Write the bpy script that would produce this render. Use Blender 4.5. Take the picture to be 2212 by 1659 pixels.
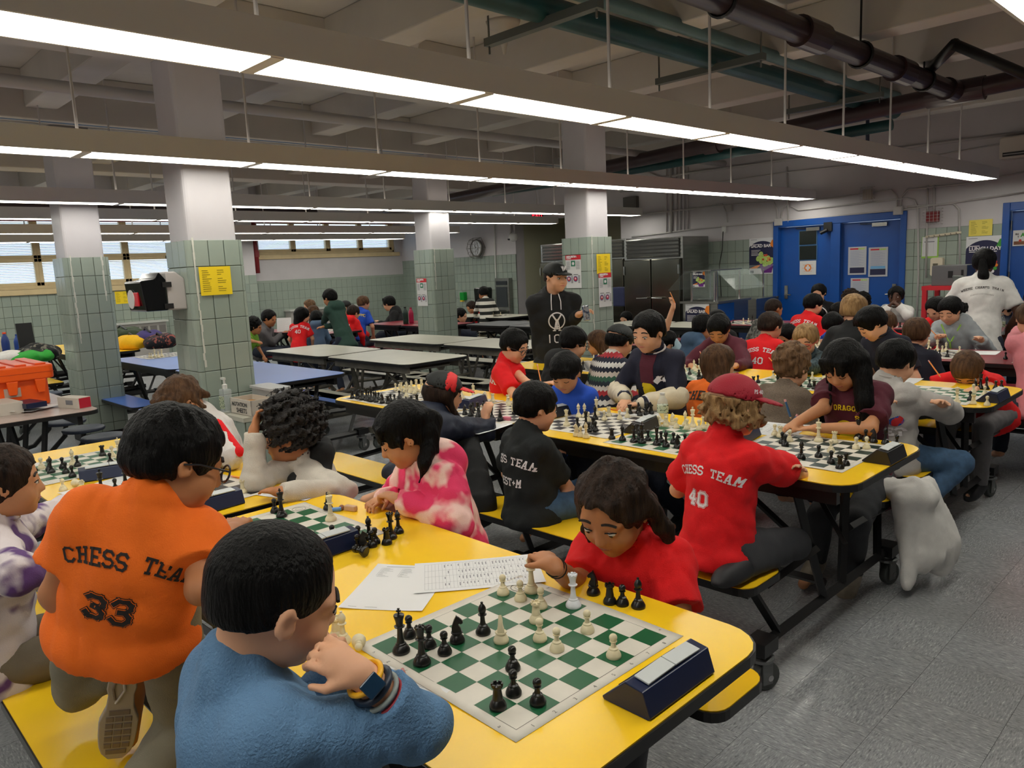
import bpy, bmesh, math, random
import numpy as np
from mathutils import Vector, Matrix
from mathutils.bvhtree import BVHTree

# ------------------------------------------------------------------ clear
for o in list(bpy.data.objects):
    bpy.data.objects.remove(o, do_unlink=True)
sc = bpy.context.scene
COL = sc.collection
random.seed(7)
RNG = np.random.default_rng(11)

# ------------------------------------------------------------------ camera
CF = 1649.08                                   # focal length in pixels of the 2212 px wide frame
CPOS = np.array([0.0, 0.0, 1.5513])
_y, _p, _r = math.radians(45.9908), math.radians(8.7064), math.radians(-2.6194)
_f = np.array([-math.sin(_y)*math.cos(_p), math.cos(_y)*math.cos(_p), -math.sin(_p)])
_rt = np.cross(_f, [0, 0, 1.0]); _rt /= np.linalg.norm(_rt)
_u = np.cross(_rt, _f)
CR = np.array([math.cos(_r)*_rt + math.sin(_r)*_u, -math.sin(_r)*_rt + math.cos(_r)*_u, _f])
cam_d = bpy.data.cameras.new('camera'); cam = bpy.data.objects.new('camera', cam_d); COL.objects.link(cam)
cam_d.sensor_width = 36.0; cam_d.lens = CF/2212*36.0; cam_d.clip_start = 0.05; cam_d.clip_end = 200
M = Matrix.Identity(4)
for i in range(3):
    M[i][0] = CR[0][i]; M[i][1] = CR[1][i]; M[i][2] = -CR[2][i]; M[i][3] = CPOS[i]
cam.matrix_world = M
sc.camera = cam

def at(px, py, x=None, y=None, z=None, dep=None):
    """point of the room seen at photo pixel (px,py) on a real plane x=, y= or z= (or at a depth)"""
    d = np.array([(px-1106)/CF, -(py-829.5)/CF, 1.0]) @ CR
    if z is not None: t = (z-CPOS[2])/d[2]
    elif x is not None: t = (x-CPOS[0])/d[0]
    elif y is not None: t = (y-CPOS[1])/d[1]
    else: t = dep
    return CPOS + t*d

# ------------------------------------------------------------------ world, exposure
sc.view_settings.view_transform = 'Standard'
sc.view_settings.look = 'None'
sc.view_settings.exposure = 0.0
sc.view_settings.gamma = 1.0
sc.view_settings.use_curve_mapping = False
LAMP = 9.5                                     # radiance of the fluorescent lenses
world = bpy.data.worlds.new('world'); sc.world = world
world.use_nodes = True
wn = world.node_tree.nodes; wl = world.node_tree.links
wn['Background'].inputs[0].default_value = (0.62, 0.80, 1.0, 1)
wn['Background'].inputs[1].default_value = 2.2
try:
    sc.cycles.max_bounces = 6; sc.cycles.diffuse_bounces = 4; sc.cycles.glossy_bounces = 3
    sc.cycles.transmission_bounces = 6; sc.cycles.transparent_max_bounces = 8
except Exception:
    pass

# ------------------------------------------------------------------ helpers
def lin(c):
    c = [v/255.0 for v in c]
    return tuple((v/12.92 if v <= 0.04045 else ((v+0.055)/1.055)**2.4) for v in c) + (1.0,)

MATS = {}
def mat(name, rgb, rough=0.6, metal=0.0, noise=0.0, scale=20.0, bump=0.0, bscale=60.0, spec=0.5,
        emit=0.0, alpha=None, trans=0.0, sss=0.0, stretch=None, rgb2=None, coat=0.0, detail=3.0, sharp=None, sheen=0.0):
    if name in MATS: return MATS[name]
    m = bpy.data.materials.new(name); m.use_nodes = True
    nt = m.node_tree; b = nt.nodes['Principled BSDF']
    b.inputs['Base Color'].default_value = lin(rgb)
    b.inputs['Roughness'].default_value = rough
    b.inputs['Metallic'].default_value = metal
    b.inputs['Specular IOR Level'].default_value = spec
    b.inputs['Coat Weight'].default_value = coat
    if sheen: b.inputs['Sheen Weight'].default_value = sheen
    if trans:
        b.inputs['Transmission Weight'].default_value = trans
    if alpha is not None:
        b.inputs['Alpha'].default_value = alpha
    if sss:
        b.inputs['Subsurface Weight'].default_value = sss
        b.inputs['Subsurface Radius'].default_value = (0.012, 0.005, 0.003)
        b.inputs['Subsurface Scale'].default_value = 0.6
    if emit:
        b.inputs['Emission Color'].default_value = lin(rgb)
        b.inputs['Emission Strength'].default_value = emit
    if noise or bump or rgb2:
        tc = nt.nodes.new('ShaderNodeTexCoord'); mp = nt.nodes.new('ShaderNodeMapping')
        nt.links.new(tc.outputs['Object'], mp.inputs['Vector'])
        if stretch: mp.inputs['Scale'].default_value = stretch
    if noise or rgb2:
        n = nt.nodes.new('ShaderNodeTexNoise'); n.inputs['Scale'].default_value = scale
        n.inputs['Detail'].default_value = detail
        nt.links.new(mp.outputs['Vector'], n.inputs['Vector'])
        r = nt.nodes.new('ShaderNodeValToRGB')
        lo, hi = sharp if sharp else (0.3, 0.7)
        r.color_ramp.elements[0].position = lo; r.color_ramp.elements[1].position = hi
        if rgb2:
            r.color_ramp.elements[0].color = lin(rgb); r.color_ramp.elements[1].color = lin(rgb2)
        else:
            c = lin(rgb)
            r.color_ramp.elements[0].color = tuple(v*(1-noise) for v in c[:3])+(1,)
            r.color_ramp.elements[1].color = tuple(min(1, v*(1+noise)) for v in c[:3])+(1,)
        nt.links.new(n.outputs['Fac'], r.inputs['Fac'])
        nt.links.new(r.outputs['Color'], b.inputs['Base Color'])
    if bump:
        n2 = nt.nodes.new('ShaderNodeTexNoise'); n2.inputs['Scale'].default_value = bscale
        n2.inputs['Detail'].default_value = 4
        nt.links.new(mp.outputs['Vector'], n2.inputs['Vector'])
        bp = nt.nodes.new('ShaderNodeBump'); bp.inputs['Strength'].default_value = bump; bp.inputs['Distance'].default_value = 0.01
        nt.links.new(n2.outputs['Fac'], bp.inputs['Height']); nt.links.new(bp.outputs['Normal'], b.inputs['Normal'])
    MATS[name] = m
    return m

class MB:
    """collects simple solids and links them as ONE mesh object"""
    def __init__(s): s.v = []; s.f = []; s.mi = []
    def add(s, vs, fs, mi=0):
        n = len(s.v); s.v += [tuple(map(float, v)) for v in vs]
        s.f += [tuple(i+n for i in f) for f in fs]; s.mi += [mi]*len(fs)
        return s
    def box(s, c, d, rz=0.0, mi=0, rx=0.0, ry=0.0):
        x, y, z = d[0]/2, d[1]/2, d[2]/2
        R = Matrix.Rotation(rz, 3, 'Z') @ Matrix.Rotation(ry, 3, 'Y') @ Matrix.Rotation(rx, 3, 'X')
        vs = [R @ Vector(p) + Vector(c) for p in [(-x,-y,-z),(x,-y,-z),(x,y,-z),(-x,y,-z),(-x,-y,z),(x,-y,z),(x,y,z),(-x,y,z)]]
        return s.add(vs, [(0,3,2,1),(4,5,6,7),(0,1,5,4),(1,2,6,5),(2,3,7,6),(3,0,4,7)], mi)
    def bb(s, a, b, mi=0):
        return s.box([(a[i]+b[i])/2 for i in range(3)], [abs(b[i]-a[i]) for i in range(3)], 0, mi)
    def tube(s, pts, r, n=10, mi=0, closed=False, r2=None):
        pts = [Vector(p) for p in pts]; m = len(pts); rings = []
        prev = None
        for i, p in enumerate(pts):
            if closed: t = pts[(i+1) % m]-pts[i-1]
            elif i == 0: t = pts[1]-p
            elif i == m-1: t = p-pts[i-1]
            else: t = (pts[i+1]-p).normalized()+(p-pts[i-1]).normalized()
            t.normalize()
            if prev is None:
                a = Vector((0,0,1)) if abs(t.z) < .9 else Vector((1,0,0))
                u = t.cross(a).normalized()
            else:
                u = (prev-t*prev.dot(t)).normalized()
            prev = u; w = t.cross(u)
            rr = r if r2 is None else r+(r2-r)*i/(m-1)
            rings.append([p+(u*math.cos(2*math.pi*k/n)+w*math.sin(2*math.pi*k/n))*rr for k in range(n)])
        vs = [v for rg in rings for v in rg]; fs = []
        last = m if closed else m-1
        for i in range(last):
            a, b = i*n, ((i+1) % m)*n
            for k in range(n):
                fs.append((a+k, a+(k+1) % n, b+(k+1) % n, b+k))
        if not closed:
            fs.append(tuple(range(n-1, -1, -1))); fs.append(tuple((m-1)*n+k for k in range(n)))
        return s.add(vs, fs, mi)
    def lathe(s, prof, c=(0,0,0), n=24, mi=0):
        vs = []; fs = []
        for r, z in prof:
            for k in range(n):
                a = 2*math.pi*k/n
                vs.append((c[0]+r*math.cos(a), c[1]+r*math.sin(a), c[2]+z))
        m = len(prof)
        for i in range(m-1):
            for k in range(n):
                fs.append((i*n+k, i*n+(k+1) % n, (i+1)*n+(k+1) % n, (i+1)*n+k))
        fs.append(tuple(range(n-1, -1, -1))); fs.append(tuple((m-1)*n+k for k in range(n)))
        return s.add(vs, fs, mi)
    def prism(s, poly, z0, z1, mi=0, F=None):
        """polygon (x,y) extruded z0..z1; F maps (x,y,z) into place"""
        F = F or (lambda p: p)
        n = len(poly)
        vs = [F((p[0], p[1], z0)) for p in poly]+[F((p[0], p[1], z1)) for p in poly]
        fs = [tuple(range(n-1, -1, -1)), tuple(range(n, 2*n))]+[(k, (k+1) % n, n+(k+1) % n, n+k) for k in range(n)]
        return s.add(vs, fs, mi)
    def build(s, name, m, parent=None, loc=(0,0,0), rz=0.0, bevel=0.0, smooth=False, seg=2):
        me = bpy.data.meshes.new(name); me.from_pydata(s.v, [], s.f)
        ms = m if isinstance(m, (list, tuple)) else [m]
        for x in ms: me.materials.append(x)
        if len(ms) > 1: me.polygons.foreach_set('material_index', s.mi)
        if smooth: me.polygons.foreach_set('use_smooth', [True]*len(me.polygons))
        me.update()
        o = bpy.data.objects.new(name, me); COL.objects.link(o)
        o.location = loc; o.rotation_euler = (0, 0, rz)
        if parent: o.parent = parent
        if bevel:
            b = o.modifiers.new('bevel', 'BEVEL'); b.width = bevel; b.segments = seg; b.limit_method = 'ANGLE'; b.angle_limit = math.radians(40)
        return o

def tag(o, label=None, cat=None, group=None, kind=None):
    if label: o['label'] = label
    if cat: o['category'] = cat
    if group: o['group'] = group
    if kind: o['kind'] = kind
    return o
def empty(name, loc=(0,0,0), rz=0.0):
    o = bpy.data.objects.new(name, None); COL.objects.link(o); o.location = loc; o.rotation_euler = (0,0,rz)
    o.empty_display_size = 0.05
    return o
def thing(name, loc, label, cat, group=None, rz=0.0):
    return tag(empty(name, loc, rz), label, cat, group)
def dup(o, parent=None):
    c = o.copy(); COL.objects.link(c)
    c.parent = parent
    for ch in o.children: dup(ch, c)
    return c
def link_dup(o, parent, loc, rot=None):
    c = o.copy(); COL.objects.link(c); c.parent = parent; c.location = loc
    if rot: c.rotation_euler = rot
    return c
def struct(o, label=None): return tag(o, label, None, None, 'structure')

def text_mesh(s, size, name='lettering', offset=0.0, align='LEFT'):
    """flat mesh data of a line of type, in the XY plane"""
    cu = bpy.data.curves.new(name, 'FONT'); cu.body = s; cu.size = size; cu.offset = offset
    cu.align_x = align; cu.resolution_u = 2
    o = bpy.data.objects.new(name, cu); COL.objects.link(o)
    dg = bpy.context.evaluated_depsgraph_get()
    me = bpy.data.meshes.new_from_object(o.evaluated_get(dg))
    bpy.data.objects.remove(o, do_unlink=True)
    return me

def rrect(x0, y0, x1, y1, r, n=5):
    out = []
    for cx, cy, a0 in ((x1-r, y1-r, 0), (x0+r, y1-r, 90), (x0+r, y0+r, 180), (x1-r, y0+r, 270)):
        for k in range(n+1):
            a = math.radians(a0+90*k/n); out.append((cx+r*math.cos(a), cy+r*math.sin(a)))
    return out

# ------------------------------------------------------------------ materials of the room
def tile_mat(name, c1, c2, rough=0.22, bumpy=True):
    m = bpy.data.materials.new(name); m.use_nodes = True; nt = m.node_tree; b = nt.nodes['Principled BSDF']
    oi = nt.nodes.new('ShaderNodeObjectInfo'); r = nt.nodes.new('ShaderNodeValToRGB')
    r.color_ramp.elements[0].color = lin(c1); r.color_ramp.elements[1].color = lin(c2)
    tc = nt.nodes.new('ShaderNodeTexCoord'); n = nt.nodes.new('ShaderNodeTexNoise'); n.inputs['Scale'].default_value = 9
    nt.links.new(tc.outputs['Object'], n.inputs['Vector'])
    mx = nt.nodes.new('ShaderNodeMath'); mx.operation = 'MULTIPLY_ADD'; mx.inputs[1].default_value = 0.5
    nt.links.new(n.outputs['Fac'], mx.inputs[0])
    m2 = nt.nodes.new('ShaderNodeMath'); m2.operation = 'MULTIPLY'; m2.inputs[1].default_value = 0.6
    nt.links.new(oi.outputs['Random'], m2.inputs[0]); nt.links.new(m2.outputs[0], mx.inputs[2])
    nt.links.new(mx.outputs[0], r.inputs['Fac']); nt.links.new(r.outputs['Color'], b.inputs['Base Color'])
    b.inputs['Roughness'].default_value = rough
    bp = nt.nodes.new('ShaderNodeBump'); bp.inputs['Strength'].default_value = 0.06; bp.inputs['Distance'].default_value = 0.02
    nt.links.new(n.outputs['Fac'], bp.inputs['Height']); nt.links.new(bp.outputs['Normal'], b.inputs['Normal'])
    MATS[name] = m
    return m
M_TILE = tile_mat('glazed_green_tile', (140, 154, 145), (160, 170, 158))
M_GROUT = mat('grout', (88, 92, 78), 0.9, noise=0.3, scale=6)
M_GROUTW = mat('grout_patch', (205, 205, 195), 0.9)
M_WALL = mat('painted_wall', (196, 192, 194), 0.45, noise=0.04, scale=3, bump=0.05, bscale=8)
M_CEIL = mat('painted_ceiling', (190, 185, 178), 0.8, noise=0.05, scale=3, bump=0.04, bscale=14)
M_COLP = mat('column_paint', (192, 188, 192), 0.38, noise=0.03, scale=4, bump=0.06, bscale=9)
M_CREAM = mat('cream_wall', (190, 188, 160), 0.6)
M_CONDUIT = mat('painted_conduit', (186, 182, 180), 0.5)
M_BLACK = mat('black_metal', (14, 14, 16), 0.42, noise=0.2, scale=8)
M_STEEL = mat('brushed_steel', (150, 150, 146), 0.27, 0.95, noise=0.12, scale=3, stretch=(1, 1, 12))
M_CHROME = mat('chrome', (190, 190, 188), 0.15, 1.0)
M_LENS = mat('lamp_lens', (255, 252, 240), 0.5, emit=LAMP)
M_UPL = mat('added_uplight_glow', (255, 244, 226), 0.5, emit=LAMP*.17)  # weak glow for the strip added above the housings to brighten the ceiling
M_HOUS = mat('lamp_housing', (232, 228, 222), 0.5)
M_BLUE = mat('blue_door_paint', (4, 76, 158), 0.38, noise=0.06, scale=5)
M_BROWN = mat('brown_pipe_paint', (58, 42, 44), 0.35, noise=0.2, scale=5)
M_TEAL = mat('teal_pipe_paint', (26, 70, 72), 0.45, noise=0.2, scale=5)
M_TEALL = mat('teal_pipe_light', (84, 112, 112), 0.5, noise=0.15, scale=5)
M_RED = mat('red_pipe_paint', (130, 24, 32), 0.4)
M_WOODW = mat('cream_window_wood', (212, 190, 146), 0.5, noise=0.06, scale=6)
M_PAPER = mat('paper', (226, 226, 226), 0.75)
M_INK = mat('ink', (40, 40, 46), 0.8)
M_INKG = mat('ink_grey', (120, 122, 128), 0.8)
M_YEL = mat('yellow_paper', (246, 214, 20), 0.6)
M_YELP = mat('pale_yellow_paper', (232, 214, 96), 0.6)
M_WHITE = mat('white_plastic', (214, 214, 210), 0.4)
M_PRED = mat('poster_red', (200, 30, 44), 0.6)
M_NAVY = mat('poster_navy', (28, 30, 68), 0.6)
M_ORG = mat('poster_orange', (232, 130, 36), 0.6)
M_GRN = mat('poster_green', (60, 150, 50), 0.6)
M_PUR = mat('poster_purple', (104, 32, 128), 0.6)
M_LEAF = mat('poster_leaf', (150, 196, 84), 0.6, rgb2=(206, 220, 130), scale=60)
M_TOM = mat('poster_tomato', (196, 56, 44), 0.6)

def floor_material(name, glob=False):
    m = bpy.data.materials.new(name); m.use_nodes = True; nt = m.node_tree; b = nt.nodes['Principled BSDF']
    tc = nt.nodes.new('ShaderNodeTexCoord'); mp = nt.nodes.new('ShaderNodeMapping'); mp.inputs['Scale'].default_value = (1, 4.5, 1)
    if glob:
        nt.links.new(tc.outputs['Object'], mp.inputs['Vector'])
    else:
        oi = nt.nodes.new('ShaderNodeObjectInfo'); ad = nt.nodes.new('ShaderNodeVectorMath'); ad.operation = 'ADD'
        ml = nt.nodes.new('ShaderNodeVectorMath'); ml.operation = 'SCALE'; ml.inputs['Scale'].default_value = 40
        cb = nt.nodes.new('ShaderNodeCombineXYZ'); nt.links.new(oi.outputs['Random'], cb.inputs[0]); nt.links.new(oi.outputs['Random'], cb.inputs[2])
        nt.links.new(cb.outputs[0], ml.inputs[0]); nt.links.new(tc.outputs['Object'], ad.inputs[0]); nt.links.new(ml.outputs[0], ad.inputs[1])
        nt.links.new(ad.outputs[0], mp.inputs['Vector'])
    n = nt.nodes.new('ShaderNodeTexNoise'); n.inputs['Scale'].default_value = 42; n.inputs['Detail'].default_value = 5; n.inputs['Roughness'].default_value = 0.7
    nt.links.new(mp.outputs[0], n.inputs['Vector'])
    r = nt.nodes.new('ShaderNodeValToRGB'); e = r.color_ramp.elements
    e[0].position = 0.30; e[0].color = lin((98, 100, 103)); e[1].position = 0.70; e[1].color = lin((222, 224, 226))
    a = e.new(0.42); a.color = lin((148, 151, 155)); a = e.new(0.58); a.color = lin((168, 171, 175))
    nt.links.new(n.outputs['Fac'], r.inputs['Fac'])
    big = nt.nodes.new('ShaderNodeTexNoise'); big.inputs['Scale'].default_value = 1.2
    g = nt.nodes.new('ShaderNodeNewGeometry'); nt.links.new(g.outputs['Position'], big.inputs['Vector'])
    mul = nt.nodes.new('ShaderNodeMix'); mul.data_type = 'RGBA'; mul.blend_type = 'MULTIPLY'; mul.inputs[0].default_value = 1.0
    r2 = nt.nodes.new('ShaderNodeValToRGB'); r2.color_ramp.elements[0].position = .3; r2.color_ramp.elements[0].color = (.72, .70, .68, 1); r2.color_ramp.elements[1].position = .7; r2.color_ramp.elements[1].color = (1, 1, 1, 1)
    nt.links.new(big.outputs['Fac'], r2.inputs['Fac'])
    nt.links.new(r.outputs['Color'], mul.inputs[6]); nt.links.new(r2.outputs['Color'], mul.inputs[7]); nt.links.new(mul.outputs[2], b.inputs['Base Color'])
    b.inputs['Roughness'].default_value = 0.24
    bp = nt.nodes.new('ShaderNodeBump'); bp.inputs['Strength'].default_value = 0.10; bp.inputs['Distance'].default_value = 0.004
    n3 = nt.nodes.new('ShaderNodeTexNoise'); n3.inputs['Scale'].default_value = 30; nt.links.new(g.outputs['Position'], n3.inputs['Vector'])
    nt.links.new(n3.outputs['Fac'], bp.inputs['Height']); nt.links.new(bp.outputs['Normal'], b.inputs['Normal'])
    return m
M_FLOOR = floor_material('floor_tile_vinyl'); M_FLOORG = floor_material('floor_tile_far', True)
M_FBASE = mat('floor_joint', (52, 52, 54), 0.8)

# ------------------------------------------------------------------ room shell
XL, XR, YB, YF, ZC = -15.2, 3.2, -4.0, 11.2, 3.50
fl = struct(MB().bb((XL-.2, YB-.2, -.2), (XR+.2, YF+2.2, -0.0025)).build('floor', M_FBASE), 'grey speckled vinyl tile floor')
TS = 0.305
tile_me = MB().bb((-TS/2+.0006, -TS/2+.0006, -.0025), (TS/2-.0006, TS/2-.0006, 0)).build('tile', M_FLOOR, fl)
cells = []
for i in range(int((XR-XL)/TS)+1):
    for j in range(int((YF+2-YB)/TS)+1):
        x, y = XL+TS*(i+.5), YB+TS*(j+.5)
        q = CR @ (np.array([x, y, 0])-CPOS)
        vis = q[2] > .3 and -80 < 1106+CF*q[0]/q[2] < 2292 and 829.5-CF*q[1]/q[2] < 1740
        cells.append((0 if vis else 1, q[2] if vis else 99, x, y, (i+j) % 2))
cells.sort()
for k, (_, _, x, y, par) in enumerate(cells[:298]):
    o = tile_me if k == 0 else link_dup(tile_me, fl, (0, 0, 0))
    o.location = (x, y, 0); o.rotation_euler = (0, 0, math.pi/2*par)
st = MB()
for _, _, x, y, par in cells[298:]:
    h = TS/2-.0006
    st.add([(x-h, y-h, 0), (x+h, y-h, 0), (x+h, y+h, 0), (x-h, y+h, 0)], [(0, 1, 2, 3)])
tag(st.build('far_tiles', M_FLOORG, fl), None, None, None, 'stuff')

ceil = struct(MB().bb((XL-.2, YB-.2, ZC), (XR+.2, YF+2.2, ZC+.2)).build('ceiling', M_CEIL), 'painted concrete ceiling with deep beams')
JZ = 3.17
for j, y in enumerate([-3.6, -2.2, -.8, .6, 2.06, 3.5, 4.95, 6.38, 7.72, 9.15, 10.5]):
    MB().bb((XL, y-.13, JZ), (XR, y+.13, ZC)).build('ceiling_joist', M_CEIL, ceil, bevel=.01)
for x in (-5.57, -8.33, -11.6):
    MB().bb((x-.2, YB, JZ-.10), (x+.2, YF, ZC)).build('ceiling_beam', M_CEIL, ceil, bevel=.01)

# tile facing: tiles laid on a plane p = o + u*s + z ; n is the outward normal (axis aligned)
TW, THH = 0.135, 0.181
def tile_proto(w, h, name='tile'):
    o = MB().bb((-w/2+.0022, -.006, -h/2+.0022), (w/2-.0022, .004, h/2-.0022)).build(name, M_TILE, bevel=.0022, seg=1)
    return o
_pt = {}
def lay_tiles(parent, origin, ax, sign, u0, u1, z0, rows, skip=None, limit=300, toprow=None, tw=TW, th=THH):
    """ax 'x': surface runs along x with normal sign*y; ax 'y': runs along y with normal sign*x"""
    spots = []
    n = max(1, round((u1-u0)/tw)); w = (u1-u0)/n
    for r in range(rows):
        off = 0.0
        for k in range(n):
            u = u0+w*(k+.5)+off; z = z0+th*(r+.5)
            if skip and skip(u, z): continue
            p = (u, origin, z) if ax == 'x' else (origin, u, z)
            q = CR @ (np.array(p)-CPOS); X = 1106+CF*q[0]/max(q[2], .1); Y = 829.5-CF*q[1]/max(q[2], .1)
            vis = q[2] > .3 and -60 < X < 2272 and -60 < Y < 1700
            spots.append((0 if vis else 1, q[2], p))
    spots.sort()
    key = (round(w, 4), th)
    rz = (0 if sign < 0 else math.pi) if ax == 'x' else (math.pi/2 if sign > 0 else -math.pi/2)
    first = True
    for vis, _, p in spots[:limit]:
        if key not in _pt:
            o = tile_proto(w, th); _pt[key] = o; o.parent = parent; o.location = p; o.rotation_euler = (0, 0, rz)
        else:
            o = _pt[key].copy(); COL.objects.link(o); o.parent = parent; o.location = p; o.rotation_euler = (0, 0, rz)
    if len(spots) > limit:
        st = MB()
        for _, _, p in spots[limit:]:
            if ax == 'x': st.bb((p[0]-w/2+.002, p[1]-.004, p[2]-th/2+.002), (p[0]+w/2-.002, p[1]+.004, p[2]+th/2-.002))
            else: st.bb((p[0]-.004, p[1]-w/2+.002, p[2]-th/2+.002), (p[0]+.004, p[1]+w/2-.002, p[2]+th/2-.002))
        tag(st.build('more_tiles', M_TILE, parent), None, None, None, 'stuff')

# windows in the left wall: openings (y0,y1,z0,z1)
W1 = (2.0, 6.45, 1.54, 2.82); W2 = (7.45, 11.0, 2.03, 2.80)
W0 = (-3.2, 1.2, 1.54, 2.82)
T = .35
wl_ = MB()
def wall_open_y(mb, x0, x1, ya, yb, z0, z1, holes):
    ys = sorted({ya, yb, *[h[0] for h in holes], *[h[1] for h in holes]})
    for a, b in zip(ys, ys[1:]):
        hs = [h for h in holes if h[0] <= a+1e-6 and h[1] >= b-1e-6]
        if hs:
            h = hs[0]; mb.bb((x0, a, z0), (x1, b, h[2])); mb.bb((x0, a, h[3]), (x1, b, z1))
        else: mb.bb((x0, a, z0), (x1, b, z1))
TTOP = 1.63
wl_low = MB().bb((XL-T, YB, -.0), (XL-.012, YF, TTOP)) 
wall_open_y(wl_, XL-T, XL, YB, YF, 1.50, ZC, [W0, W1, W2])
left = struct(wl_.build('wall_left', M_WALL), 'white window wall above green tiles')
MB().bb((XL-T, YB, 0), (XL-.006, YF, 1.50)).build('grout_bed', M_GROUT, left)
lay_tiles(left, XL, 'y', 1, 1.4, YF, 0.0, 8, limit=298)
MB().bb((XL-.02, YB, 1.448), (XL+.006, YF, 1.50)).build('tile_cap', M_TILE, left)
MB().bb((XL, YB, 0), (XL+.02, YF, .10)).build('cove_base', M_BLACK, left)

# door wall (front), with a kitchen recess at its left
DX = [(-5.65, -3.80), (-2.62, -0.75)]
DZ = 2.03
RX0, RX1 = -11.3, -8.6                # opening to the kitchen recess
def front_parts():
    mb = MB()
    xs = [XL, RX0, RX1, DX[0][0], DX[0][1], DX[1][0], DX[1][1], XR]
    for a, b in zip(xs, xs[1:]):
        if (a, b) == (RX0, RX1): mb.bb((a, YF, 2.45), (b, YF+.25, ZC))
        elif (a, b) in [tuple(d) for d in DX]: mb.bb((a, YF, DZ), (b, YF+.25, ZC))
        else: mb.bb((a, YF, 0), (b, YF+.25, ZC))
    return mb
front = struct(front_parts().build('wall_front', M_WALL), 'white painted wall above green tiles with conduits')
def skipf(u, z):
    return (RX0 < u < RX1) or any(a-.03 < u < b+.03 for a, b in DX)
for (a, b, n) in ((-7.0, DX[0][0], 90), (DX[0][1], DX[1][0], 90), (-15.2, RX0, 200)):
    MB().bb((a, YF-.006, 0), (b, YF+.01, 1.81)).build('grout_bed', M_GROUT, front)
    lay_tiles(front, YF-.006, 'x', -1, a, b, 0.0, 10, limit=n)
MB().bb((XL, YF-.025, 0), (RX0, YF, .1)).build('cove_base', M_BLACK, front)
# recess
rec = MB().bb((RX0-.2, YF+2.0, 0), (RX1+1.2, YF+2.2, ZC)).bb((RX0-.2, YF+.25, 0), (RX0, YF+2.0, ZC)).bb((RX1+1.0, YF+.25, 0), (RX1+1.2, YF+2, ZC))
struct(rec.build('wall_kitchen', M_CREAM), 'cream kitchen wall with green tiles behind the refrigerator')
wk = bpy.data.objects['wall_kitchen']
lay_tiles(wk, YF+2.0-.006, 'x', -1, RX0, RX1, 0.0, 10, limit=150)
# back and right walls (behind the camera)
struct(MB().bb((XR, YB, 0), (XR+.25, YF, ZC)).build('wall_right', M_WALL), 'plain white wall')
struct(MB().bb((XL, YB-.25, 0), (XR, YB, ZC)).build('wall_back', M_WALL), 'plain white wall')

# ------------------------------------------------------------------ windows
M_PANE = mat('window_glass', (235, 245, 255), 0.03, alpha=0.12, spec=0.6)
M_BLIND = mat('blind_slat', (236, 242, 250), 0.5)
def window(nm, W, cols, rows, label, sill=True):
    """nested timber frame in the left wall: cols x rows of lights, each with pane and blind"""
    y0, y1, z0, z1 = W
    fr = MB(); x0, x1 = XL-.16, XL-.04
    fw = .06
    fr.bb((x0, y0, z0), (x1, y1, z0+fw)); fr.bb((x0, y0, z1-fw), (x1, y1, z1))
    fr.bb((x0, y0, z0), (x1, y0+fw, z1)); fr.bb((x0, y1-fw, z0), (x1, y1, z1))
    if sill: fr.bb((XL-.05, y0-.1, z0-.09), (XL+.05, y1+.1, z0))
    root = struct(fr.build(nm, M_WOODW, bevel=.008), label)
    cw = (y1-y0-2*fw)/cols; zs = [z0+fw, z0+fw+(z1-z0-2*fw)*.40, z1-fw] if rows == 2 else [z0+fw, z1-fw]
    for c in range(cols):
        for r in range(rows):
            a = y0+fw+cw*c; b = a+cw; lo = zs[r]; hi = zs[r+1]; s = .06
            sash = MB()
            sash.bb((x0+.01, a, lo), (x1-.02, b, lo+s)); sash.bb((x0+.01, a, hi-s), (x1-.02, b, hi))
            sash.bb((x0+.01, a, lo), (x1-.02, a+s, hi)); sash.bb((x0+.01, b-s, lo), (x1-.02, b, hi))
            so = sash.build('window_sash', M_WOODW, root, bevel=.005)
            MB().bb((XL-.13, a+s, lo+s), (XL-.124, b-s, hi-s)).build('pane', M_PANE, so)
            bl = MB(); n = int((hi-lo-2*s)/.028)
            for k in range(n):
                zc = lo+s+.014+k*.028
                bl.box((XL-.105, (a+b)/2, zc), (.024, b-a-2*s-.01, .0015), ry=math.radians(38))
            tag(bl.build('blind_slats', M_BLIND, so), 'white slatted blind', None, None, 'stuff')
            MB().box((XL-.05, (a+b)/2, hi-s*.4), (.03, .03, .05)).build('latch', M_BLACK, so)
window('window_1', W1, 3, 2, 'cream timber window bank of six lights with white blinds')
window('window_2', W2, 4, 1, 'low cream timber window band above white wall')
window('window_3', W0, 3, 2, 'cream timber window bank beyond the left edge')

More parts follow.
